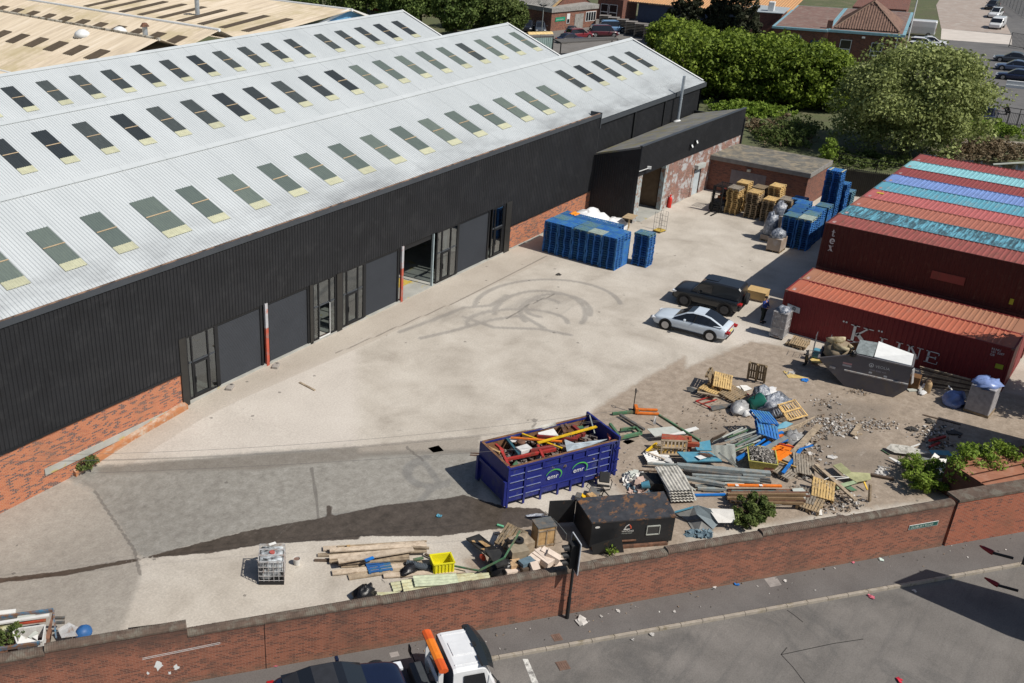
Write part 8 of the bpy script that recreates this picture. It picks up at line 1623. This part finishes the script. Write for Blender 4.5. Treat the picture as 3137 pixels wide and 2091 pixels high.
fp = empty('flagpole',(163.6,37.4,0),0, 'tall thin white flagpole beside the tiled roof office', 'flagpole'); MB().tube([(0,0,0),(0,0,16)], [.12,.06],8).obj('pole', M_white, fp, world=False)
# people
def person(loc, rz_, joints, skin, top, bot, hair, lab, hs=1.):
    """joints: dict of skeleton points (metres)"""
    t = empty('person', loc, rz_, lab, 'person'); names = list(joints); J = {k: Vector(v[0]) for k, v in joints.items()}; Rr = {k: v[1] for k, v in joints.items()}
    E_ = [('pelvis', 'chest'),('chest', 'neck'),('neck', 'head')]
    for s_ in 'lr': E_ += [('pelvis', 'hip'+s_),('hip'+s_, 'knee'+s_),('knee'+s_, 'ankle'+s_),('ankle'+s_, 'toe'+s_),('chest', 'sh'+s_),('sh'+s_, 'elb'+s_),('elb'+s_, 'wri'+s_),('wri'+s_, 'hand'+s_)]
    names = ['pelvis']+[n_ for n_ in names if n_ != 'pelvis']; ix = {n_: i for i, n_ in enumerate(names)}
    def sk_(nm, keep, mat, grow):
        ks = [k for k in names if k in keep]; jx = {k: i for i, k in enumerate(ks)}; me = bpy.data.meshes.new(nm); me.from_pydata([tuple(J[k]) for k in ks], [(jx[a], jx[b_]) for a, b_ in E_ if a in jx and b_ in jx], []); o = bpy.data.objects.new(nm, me); COL.objects.link(o); o.parent = t
        o.modifiers.new('skin', 'SKIN'); sv = me.skin_vertices[0].data
        for k in ks: r_ = Rr[k]*grow; sv[jx[k]].radius = (r_, r_)
        sv[0].use_root = True; ss = o.modifiers.new('s', 'SUBSURF'); ss.levels = 2; ss.render_levels = 2; me.materials.append(mat); return o
    sk_('body', names, skin,1.0)
    sk_('trousers', ['pelvis', 'hipl', 'hipr', 'kneel', 'kneer', 'anklel', 'ankler'], bot,1.16); sk_('jacket', ['pelvis', 'chest', 'neck', 'shl', 'shr', 'elbl', 'elbr', 'wril', 'wrir'][0:1]+['chest', 'shl', 'shr', 'elbl', 'elbr', 'wril', 'wrir'], top,1.2)
    hd = J['head']; lump('hair', hd+Vector((-.02,0,-.01)),.105,.09,.10, hair, None, None,3,.06, par=t); fw = Vector((1,0,0))
    MB().box(hd+Vector((.105,0,0)),(.03,.02,.04)).obj('nose', skin, t, world=False)
    for s_ in 'lr':
        h0 = J['hand'+s_]; dd = (J['hand'+s_]-J['wri'+s_]).normalized(); sd2 = dd.cross(Vector((0,0,1))).normalized() if abs(dd.z) < .95 else Vector((0,1,0)); mb = MB()
        for k in range(4): a = h0+sd2*(-.03+.02*k); mb.tube([a, a+dd*(.04+.004*k), a+dd*.07+Vector((0,0,-.012))], [.010,.009,.007],6)
        mb.tube([h0-sd2*.035-dd*.02, h0-sd2*.065+dd*.015, h0-sd2*.06+dd*.04], [.011,.010,.008],6); mb.obj('fingers', skin, t, world=False)
        sh_ = J['toe'+s_]; MB().box((J['ankle'+s_]+sh_)/2+Vector((.02,0,-.02)),(.27,.10,.09)).obj('shoe', M_trim, t, world=False, bevel=.03)
    return t
M_skin = mc('skin',(.50,.28,.20),.6, rnd=0, bump=0); M_cl1, M_cl2, M_cl3, M_hair = mc('navy_jacket',(.02,.05,.22),.85, rnd=0), mc('dark_green_coat',(.018,.024,.022),.9, rnd=0), mc('black_clothes',(.012,.013,.014),.9, rnd=0), mc('dark_hair',(.02,.015,.012),.9, rnd=0)
stand = dict(pelvis=((0,0,.95),.13), chest=((0,0,1.30),.145), neck=((.0,0,1.50),.055), head=((.02,0,1.66),.095))
for s_, y in (('l',1),('r',-1)): stand.update({'hip'+s_: ((0,.10*y,.90),.095), 'knee'+s_: ((.03,.11*y,.50),.065), 'ankle'+s_: ((-.02,.12*y,.09),.045), 'toe'+s_: ((.14,.13*y,.04),.035), 'sh'+s_: ((0,.19*y,1.43),.06), 'elb'+s_: ((.04,.27*y,1.17),.046), 'wri'+s_: ((.22,.17*y,1.08),.034), 'hand'+s_: ((.29,.13*y,1.08),.033)})
pp = onz(1950+1880/4.706,850+265/4.706,1.78); person((pp[0], pp[1],0), R_(-100), stand, M_skin, M_cl1, M_cl2, M_hair, 'person in dark coat and blue top standing by the container end, head bowed')
crouch = dict(pelvis=((-.08,0,.38),.14), chest=((.12,0,.78),.15), neck=((.22,0,.98),.055), head=((.28,0,1.12),.095))
for s_, y in (('l',1),('r',-1)): crouch.update({'hip'+s_: ((-.05,.11*y,.36),.10), 'knee'+s_: ((.34,.20*y,.50),.07), 'ankle'+s_: ((.05,.17*y,.09),.048), 'toe'+s_: ((.20,.19*y,.04),.036), 'sh'+s_: ((.16,.19*y,.90),.062), 'elb'+s_: ((.36,.24*y,.66),.046), 'wri'+s_: ((.58,.12*y,.66),.034), 'hand'+s_: ((.66,.09*y,.66),.033)})
p = G(dF2,1905,1375); person((p[0], p[1],0), R_(110), crouch, M_skin, M_cl3, M_cl3, M_hair, 'person in black crouching on the tarmac beside the ink blue car')
# ---------------------------------------------------------------- other buildings
M_beige = mc('beige_asbestos',(.56,.44,.31),.9, var=.14, scale=.5, dirt=(.40,.31,.22), damt=.35, rnd=0); m, n, b = _new('factory_roof'); v = _co(n)
c = _ramp(n, _noise(n, _map(n, v,(.12,1.4,.1)),1.2,8,.7), [(.3,(.40,.33,.25)),(.5,(.56,.47,.35)),(.7,(.66,.58,.47))]); c = _mix(n, _math(n, 'MULTIPLY', _ramp(n, _noise(n, v,.12,5,.7), [(.5,0),(.62,1)]),.6), c,(.36,.30,.16))
n.links.new(c, b.inputs['Base Color']); b.inputs['Roughness'].default_value = .9; M_fr = m
M_gdk = mc('dirty_rooflight',(.095,.07,.045),.8, var=.25, scale=3, rnd=.15); fc = empty('old_factory',(50,81.5,0),0, 'old factory with beige corrugated roofs, brown rooflights and a blue gable', 'factory')
Fp = lambda mb, nm, mt, **k: mb.obj(nm, mt, fc, **k); fy0, fy1 = 80.3, 150.
bays = [(46.8,51,8.2,7.3),(51.0,62.7,6.8,10.),(62.7,70.5,8.0,10.),(73.5,91.2,8.5,10.),(40.,46.8,6.0,8.)]
for i, (xa, xb, za, zb_) in enumerate(bays):
    za2 = za; Fp(MB().corr((xb, fy0, zb_),(0, fy1-fy0,0),(xa-xb,0, za2-zb_),(-.3,0,1),.3,.05,0, 'wave'), 'roof', M_fr)
    if i == 1: pass
    xd = xb+(7 if i != 2 else 3.05); Fp(MB().corr((xb, fy1, zb_),(0, fy0-fy1,0),(xd-xb,0,-(2.6 if i != 2 else 1.4)),(.3,0,1),.3,.05,0, 'wave'), 'roof', M_fr)
    mb = MB().tube([(xb, fy0, zb_+.02),(xb, fy1, zb_+.02)],.17,8); Fp(mb, 'ridge_capping', mc('factory_ridge',(.5,.46,.38),.9, var=.2, scale=1, dirt=(.12,.09,.05), damt=.5 if i in (1,) else .1) if i == 1 else M_white)
def frl(xa, xb, za, zb_, u0, u1, y0, w):
    mb = MB(); P = lambda u, y: (xa+(xb-xa)*u, y, za+(zb_-za)*u+.08); mb.add([P(u0, y0), P(u0, y0+w), P(u1, y0+w), P(u1, y0)], [(0,3,2,1)]); q = Fp(mb, 'rooflight', M_gdk)
for k in range(9): frl(51.0,62.7,6.8,10.,.50,.68,83.2+3.5*k,1.7)
for k in range(13): frl(62.7,70.5,8.0,10.,.45,.68,82.4+3.35*k,1.6)
for k in range(9): frl(73.5,91.2,8.5,10.,.2,.6,83.0+3.7*k,1.25)
mb = MB().add([(80,80.9,0),(99,80.9,0),(99,80.9,7.4),(91.2,80.9,9.95),(80,80.9,7.7)], [(0,1,2,3,4)]); Fp(mb, 'gable_wall', mc('sky_blue_cladding',(.14,.34,.55),.6, rnd=0)); Fp(MB().beam((91.2,80.8,10.05),(99.1,80.8,7.5),.2,.3).beam((91.2,80.8,10.05),(80,80.8,7.8),.2,.3), 'barge_board', M_white)
for x, y, h, lab in ((80.5,95.5,2.2, 'left'),(66.5,87.5,1.2, 'right')): q = Fp(MB().tube([(x, y,8.2),(x, y,8.9+h)],.28,12), 'flue', mc('galvanised_flue',(.42,.47,.52))); r_ = MB().lathe([(.5,8.9+h),(.25,9.25+h),(.02,9.3+h)],12,(x, y,0)).obj('flue_cap', C_rust, fc); r_.parent = q
for x, y in ((60.8,90.5),(64.5,89.2)): Fp(MB().lathe([(.9,9.7),(.7,10.15),(.3,10.4),(.02,10.45)],16,(x, y,-.3)), 'roof_vent', M_white, smooth=True)
Fp(MB().bx(50.6,51.2, fy0, fy1,6.6,6.9), 'valley_gutter', C_black); Fp(MB().bx(40,98, fy1-.2, fy1,0,6).bx(47,80, fy0, fy0+.1,0,6), 'wall', B_dark)
# brick office with flat reddish roofs and tiled pyramid
of = empty('brick_office',(159.6,37.2,0),0, 'brown brick office with blue edged flat roofs and a tiled pyramid roof', 'office'); O2 = lambda mb, nm, mt, **k: mb.obj(nm, mt, of, **k); M_blt = mc('blue_trim',(.20,.36,.42),.6, rnd=0); M_rf = mc('red_grey_roof',(.19,.115,.095),.9, var=.2, scale=.6, dirt=(.24,.19,.16), rnd=0)
O2(MB().bx(159,185,37.2,46.8,0,3.8).bx(158.6,185,46.8,54.2,0,3.8), 'wall', B_dark)
O2(MB().bx(158.7,185.3,36.9,46.9,3.8,4.15).bx(158.3,185.3,46.901,54.5,3.8,4.1), 'roof_edge', M_blt); O2(MB().bx(159.1,185,37.3,46.6,4.15,4.17).bx(158.8,185,47.2,54.1,4.1,4.12), 'flat_roof', M_rf)
m, n, b = _new('pantiles'); v = _co(n, 'Object'); sx = n.nodes.new('ShaderNodeSeparateXYZ'); n.links.new(v, sx.inputs[0]); c = _ramp(n, _noise(n, v,2.4,4,.7), [(.3,(.11,.065,.05)),(.7,(.25,.15,.11))]); n.links.new(c, b.inputs['Base Color']); b.inputs['Roughness'].default_value = .85; M_pt2 = m
def hip(p0, p1, apex0, apex1, mat_):      # one pitched face with rolls running down it
    p0, p1, a0, a1 = map(Vector,(p0, p1, apex0, apex1)); k = int((p1-p0).length/.34); nn = (p1-p0).cross(a0-p0).normalized(); nn = nn if nn.z > 0 else -nn; mb = MB()
    mb.add([p0, p1, a1, a0] if (a1-a0).length > .1 else [p0, p1, a0], [(0,1,2,3)] if (a1-a0).length > .1 else [(0,1,2)])
    L = (p1-p0).length; d = (p1-p0)/L; ap0 = (a0-p0).dot(d); ap1 = (a1-p0).dot(d); up = (a0-p0)-d*ap0
    for i in range(k):
        x = (i+.5)*L/k; f_ = min(1, x/ap0 if ap0 > 0 else 1,(L-x)/(L-ap1) if L > ap1 else 1); mb.tube([p0+d*x+nn*.02, p0+d*x+up*f_+nn*.02],.085,5, False)
    return mb.obj('tiled_roof', mat_, of)
x0, x1, y0, y1, zz = 160.0, 172.0, 37.8, 46.2, 4.3; ax, az = 166, 7.6; hip((x0, y1, zz),(x0, y0, zz),(164.6,42, az),(164.6,42, az), M_pt2); hip((x1, y1, zz),(x0, y1, zz),(167.4,42, az),(164.6,42, az), M_pt2); hip((x0, y0, zz),(x1, y0, zz),(164.6,42, az),(167.4,42, az), M_pt2)
O2(MB().bx(166,185,37.4,37.9,4.17,6.0) if 0 else MB().tube([(x0, y1, zz+.05),(164.6,42, az+.1),(x0, y0, zz+.05)],.12,6), 'hip_tiles', mc('hip_tile',(.22,.15,.11),.9))
def win(par, x, y0_, y1_, z0, z1, fr_m=None):
    f_ = MB().bx(x-.06, x, y0_, y1_, z0, z0+.1).bx(x-.06, x, y0_, y1_, z1-.08, z1).bx(x-.06, x, y0_, y0_+.08, z0+.1, z1-.08).bx(x-.06, x, y1_-.08, y1_, z0+.1, z1-.08).bx(x-.06, x, y0_+.08, y1_-.08, z0+(z1-z0)*.32, z0+(z1-z0)*.38).obj('window', fr_m or M_white, par)
    q = MB().bx(x-.03, x-.02, y0_+.08, y1_-.08, z0+.1, z1-.08).obj('pane', M_cg, par); q.parent = f_; q = MB().bx(x-.12, x-.061, y0_-.1, y1_+.1, z0-.1, z0-.002).obj('sill', C_pale, par); q.parent = f_
for y0_, y1_ in ((50.6,52.2),(45.0-.2,46.2-1.2+.9)): pass
win(of,158.58,50.3,52.0,1.2,3.0); win(of,158.98,43.5,45.0,.9,2.9); win(of,158.98,39.4,40.9,1.0,2.8); O2(MB().bx(158.9,158.98,37.7,37.85,0,3.7), 'drainpipe', M_white); O2(MB().bx(158.5,158.58,47.3,48.9,0,2.5), 'door', mc('blue_door',(.02,.05,.14),.5)); O2(MB().bx(158.6,158.98,41.9,42.3,3.3,3.5), 'lamp', M_white)
O2(MB().bx(172,186,55,60.5,0,4.2), 'side_wing', B_dark); O2(MB().bx(171.8,186.2,54.8,60.7,4.2,4.3), 'wing_roof', mc('grey_plant_deck',(.32,.36,.38),.7)); O2(MB().box((174,57,5.0),(1.2,.9,1.4)), 'air_unit', M_white, bevel=.05); O2(MB().box((160.2,46.9,4.7),(.8,.7,1.1)), 'chimney', B_dark)
O2(MB().bx(186,205,38,46,0,4.4), 'rear_block', B_dark)
of.rotation_euler = (0,0, R_(12.2))
# unit with grey roof and sign
un = empty('brick_unit',(152,85,0),0, 'brick unit with grey corrugated roof, concrete fascia and green sign', 'building'); U = lambda mb, nm, mt, **k: mb.obj(nm, mt, un, **k); M_con = mc('concrete_fascia',(.30,.29,.27),.9, dirt=(.2,.19,.17), rnd=0)
A_, B_ = Vector((151.8,89.3,0)), Vector((162.3,86.3,0)); dd = (B_-A_).normalized(); nn = Vector((-dd.y, dd.x,0))
def obx(mb, a0, a1, n0, n1, z0, z1): return mb.add([A_+dd*a+nn*q+Vector((0,0, z)) for z in (z0, z1) for a, q in ((a0, n0),(a1, n0),(a1, n1),(a0, n1))], [(0,3,2,1),(4,5,6,7),(0,1,5,4),(1,2,6,5),(2,3,7,6),(3,0,4,7)])
U(obx(MB(),0,10.5,0,7,0,3), 'wall', B_old if 0 else mbrick('unit_brick',(.26,.10,.06),(.2,.08,.05),(.13,.05,.04),(.25,.19,.15))); U(obx(MB(),-.2,10.7,-.2,7.2,3,3.7), 'fascia', M_con)
U(obx(MB(),.9,3.1,-.06,-.01,1.5,2.15), 'sign', mc('sign_green',(.02,.30,.17),.5)); text('GRANT WARREN',.22, A_+dd*1.0-nn*.065+Vector((0,0,1.72)), frame(dd), M_white, 'lettering', un,.003)
f_ = U(obx(MB(),3.5,4.2,-.05,0,1.0,2.6), 'window', M_white); q = obx(MB(),3.58,4.12,-.06,-.051,1.08,1.7).obj('pane', M_cg, un); q.parent = f_; f_ = U(obx(MB(),7.9,10.3,-.05,0,1.0,2.6), 'window', M_white)
for k in range(4): q = obx(MB(),8.0+k*.58,8.48+k*.58,-.06,-.051,1.1,2.5).obj('pane', M_cg, un); q.parent = f_
U(obx(MB(),5.4,7.4,-.05,0,0,2.4), 'door_surround', M_con)
# long barn with grey sheet roof to its left
br = empty('grey_roofed_barn',(146,93,0),0, 'brick barn with grey streaked corrugated roof and yellow verge', 'building'); a0, a1 = Vector((152.3,93.3,3.0)), Vector((153.6,108.,3.0)); out_ = Vector((1,-.3,0)).normalized(); a0, a1 = Vector((153,91,0)), Vector((156,112,0)); dr = (a1-a0).normalized(); nr2 = Vector((dr.y,-dr.x,0))
mb = MB().prism([tuple((a0)[:2]), tuple((a1)[:2]), tuple((a1+nr2*12)[:2]), tuple((a0+nr2*12)[:2])],0,3.2); mb.obj('wall', B_dark, br)
MB().corr(a1+Vector((0,0,3.2))-nr2*.3,(a0-a1)*1.02, nr2*6.3+Vector((0,0,3.2)),(-.3,0,1),.4,.06,0, 'wave').obj('roof', mc('grey_barn_roof',(.27,.26,.24),.9, var=.3, scale=.8, dirt=(.12,.12,.11)), br)
MB().add([a0+Vector((0,0,3.2)), a0+nr2*12+Vector((0,0,3.2)), a0+nr2*6+Vector((0,0,6.3))], [(0,1,2)]).obj('gable', B_dark, br); MB().beam(a0+Vector((0,0,3.25))-dr*.4, a0+nr2*6-dr*.4+Vector((0,0,6.4)),.9,.12).obj('verge', mc('ochre_verge',(.50,.34,.17),.8), br); MB().corr(a0+nr2*6+Vector((0,0,6.4)),(a1-a0)*1.0, nr2*6.2-Vector((0,0,3.1)),(.3,0,1),.4,.06,0, 'wave').obj('roof', MATS['grey_barn_roof'], br)
# orange roofed shed with blue wall
os_ = empty('orange_roofed_shed',(170,60,0),0, 'long shed with orange corrugated roof and dark blue wall behind the conifers', 'building')
MB().bx(172.5,173,58,84,0,3.1).obj('wall', mc('blue_grey_wall',(.035,.055,.10),.7), os_); MB().corr((172.2,86,3.3),(0,-28,0),(7.5,0,2.2),(-.3,0,1),.45,.07,0, 'wave').obj('roof', mc('orange_roof',(.55,.30,.14),.85, var=.1, dirt=(.45,.28,.15)), os_)
for z in (3.1,3.22): MB().bx(172.0,172.2,58,86, z, z+.09).obj('gutter', mc('rusty_gutter_lip',(.3,.2,.13)), os_)
MB().bx(170.5,176,86,91,0,3.6).obj('brick_end', B_dark, os_); win(os_,170.48,87.0,88.6,.6,2.7); win(os_,170.48,88.8,90.3,.6,2.7)
# shelter, canopy, lamp, timber stacks
sl2 = empty('flat_shelter',(126,72,0),0, 'flat roofed dark shelter in the gap between the white roofs', 'shelter'); q4 = [G(dE2,570,345,2.4), G(dE2,640,378,2.4), G(dE2,1150,345,2.4), G(dE2,1100,325,2.4)]
P_l = [Vector(p) for p in q4]; sheet('roof', P_l,.18, mc('shelter_roof',(.10,.095,.09),.9), par=sl2); mb = MB()
for p in P_l: mb.beam(p-Vector((0,0,.1)), Vector((p.x, p.y,0)),.12)
mb.beam(P_l[0], P_l[2],.06); mb.obj('post', M_trim, sl2)
cn = empty('yellow_canopy',(131,81,0),0, 'small curved yellow corrugated canopy behind the middle roof', 'canopy'); A_, B_ = Vector(G(dE2,350,325,2.3)), Vector(G(dE2,570,320,2.3)); nb = Vector((-(B_-A_).y,(B_-A_).x,0)).normalized(); mb = MB()
if nb.x < 0: nb = -nb
for i in range(14):
    for k in range(6):
        f0 = lambda t_: A_.lerp(B_, i/14)+nb*(t_*2.0)+Vector((0,0,.55*math.sin(math.pi*min(t_+.15,1))))+Vector((0,0,.03*(i % 2))); f1 = lambda t_: A_.lerp(B_,(i+1)/14)+nb*(t_*2.0)+Vector((0,0,.55*math.sin(math.pi*min(t_+.15,1))))+Vector((0,0,.03*((i+1) % 2)))
        mb.add([f0(k/6), f1(k/6), f1((k+1)/6), f0((k+1)/6)], [(0,1,2,3)])
mb.obj('canopy_sheet', mc('yellow_sheet',(.60,.44,.20),.7), cn); MB().beam(A_-Vector((0,0,.1)), B_-Vector((0,0,.1)),.1).beam(A_, Vector((A_.x, A_.y,0)),.1).beam(B_, Vector((B_.x, B_.y,0)),.1).obj('frame', M_trim, cn); MB().corr(A_-Vector((0,0,2.2)), B_-A_,(0,0,2.0),-nb,.3,.04).obj('side_sheet', mc('teal_faded',(.30,.40,.38),.8), cn)
lp = empty('lamp_post',(148.7,88.8,0),0, 'grey lamp post with twin floodlights by the graphite car', 'lamp post'); lp.location = (140.5,84.2,0); MB().tube([(0,0,0),(0,0,5.6)],.07,8).obj('post', C_grey, lp, world=False); MB().box((0,.4,5.7),(.5,.5,.2), rx=.4).box((0,-.4,5.7),(.5,.5,.2), rx=-.4).beam((0,-.4,5.6),(0,.4,5.6),.08).obj('lamp_head', C_gry2, lp, world=False)
for k in range(7):
    x, y = 161.5-k*1.1, 84.5-k*2.2; t = empty('timber_stack',(x, y,0),.4, 'stack of grey timber frames, number %s from the unit along the blue car' % ['one', 'two', 'three', 'four', 'five', 'six', 'seven'][k], 'timber stack', 'grey timber stacks'); t['label'] = 'grey timber stack, %s from the brick unit' % ['first', 'second', 'third', 'fourth', 'fifth', 'sixth', 'seventh'][k]
    mb = MB()
    for i in range(9): mb.box((0,0,.12+.24*i),(1.6,1.9,.05)).box((0,-.8,.24*i),(1.5,.1,.15)).box((0,.8,.24*i),(1.5,.1,.15))
    mb.obj('frames', pm('grey_timber',(.20,.18,.16)), t, world=False)
rc_ = container(152,128,0,2.6, mcont('far_red',(.42,.03,.03), RUST), mcont('far_red_side',(.42,.03,.03), RUST), 'bright red container at the top edge behind the trees', 'far containers',6.06); rc_.rotation_euler = (0,0,.3)
MB().tube([(0,0,0),(0,0,4.2)],.09,8).obj('timber_pole', C_pale, None, 'short pale pole rising beside the warehouse gable', 'pole').location = (112,52.8,2.2)
# brown sheeting by the tall wall
bs = empty('brown_container', tuple(G(dE,730,1090)),0, 'rust brown corrugated container roof behind the tall wall with shrubs', 'container'); A_, B_ = Vector(G(dE,730,1085,1.6)), Vector(G(dE,1493,930,1.6)); dd = (B_-A_).normalized(); nn = Vector((dd.y,-dd.x,0)); L_2 = 14
mb = MB()
for k in range(5): mb.add([A_+nn*k*.62+Vector((0,0,0)), A_+dd*L_2+nn*k*.62, A_+dd*L_2+nn*(k*.62+.56), A_+nn*(k*.62+.56)], [(0,3,2,1)]).add([A_+nn*(k*.62+.56), A_+dd*L_2+nn*(k*.62+.56), A_+dd*L_2+nn*(k*.62+.6)+Vector((0,0,.07)), A_+nn*(k*.62+.6)+Vector((0,0,.07))], [(0,3,2,1)])
mb.obj('roof_panel', mc('rust_brown_sheet',(.28,.12,.07),.8, var=.2, scale=1.2, dirt=(.34,.17,.11)), bs); MB().prism([tuple((A_)[:2]), tuple((A_+dd*L_2)[:2]), tuple((A_+dd*L_2+nn*3.08)[:2]), tuple((A_+nn*3.08)[:2])],0,1.56).obj('body', mc('rust_brown_dark',(.10,.045,.03),.8), bs)
tree(59.3,.6,9.6,2.6, LF_dk, 'tree just outside the right edge shading the lettered container',701,7000,.3,.2,.1)
for i in range(2): container(49.4+i*2.45,2.3,0,2.6, kr, ks,('near', 'far')[i]+' container outside the right edge, shading the yard', 'containers shading the yard',6.06); container(49.4+i*2.45,2.3,2.6,2.6, kr, ks,('near', 'far')[i]+' upper container outside the right edge, shading the yard', 'containers shading the yard',6.06)
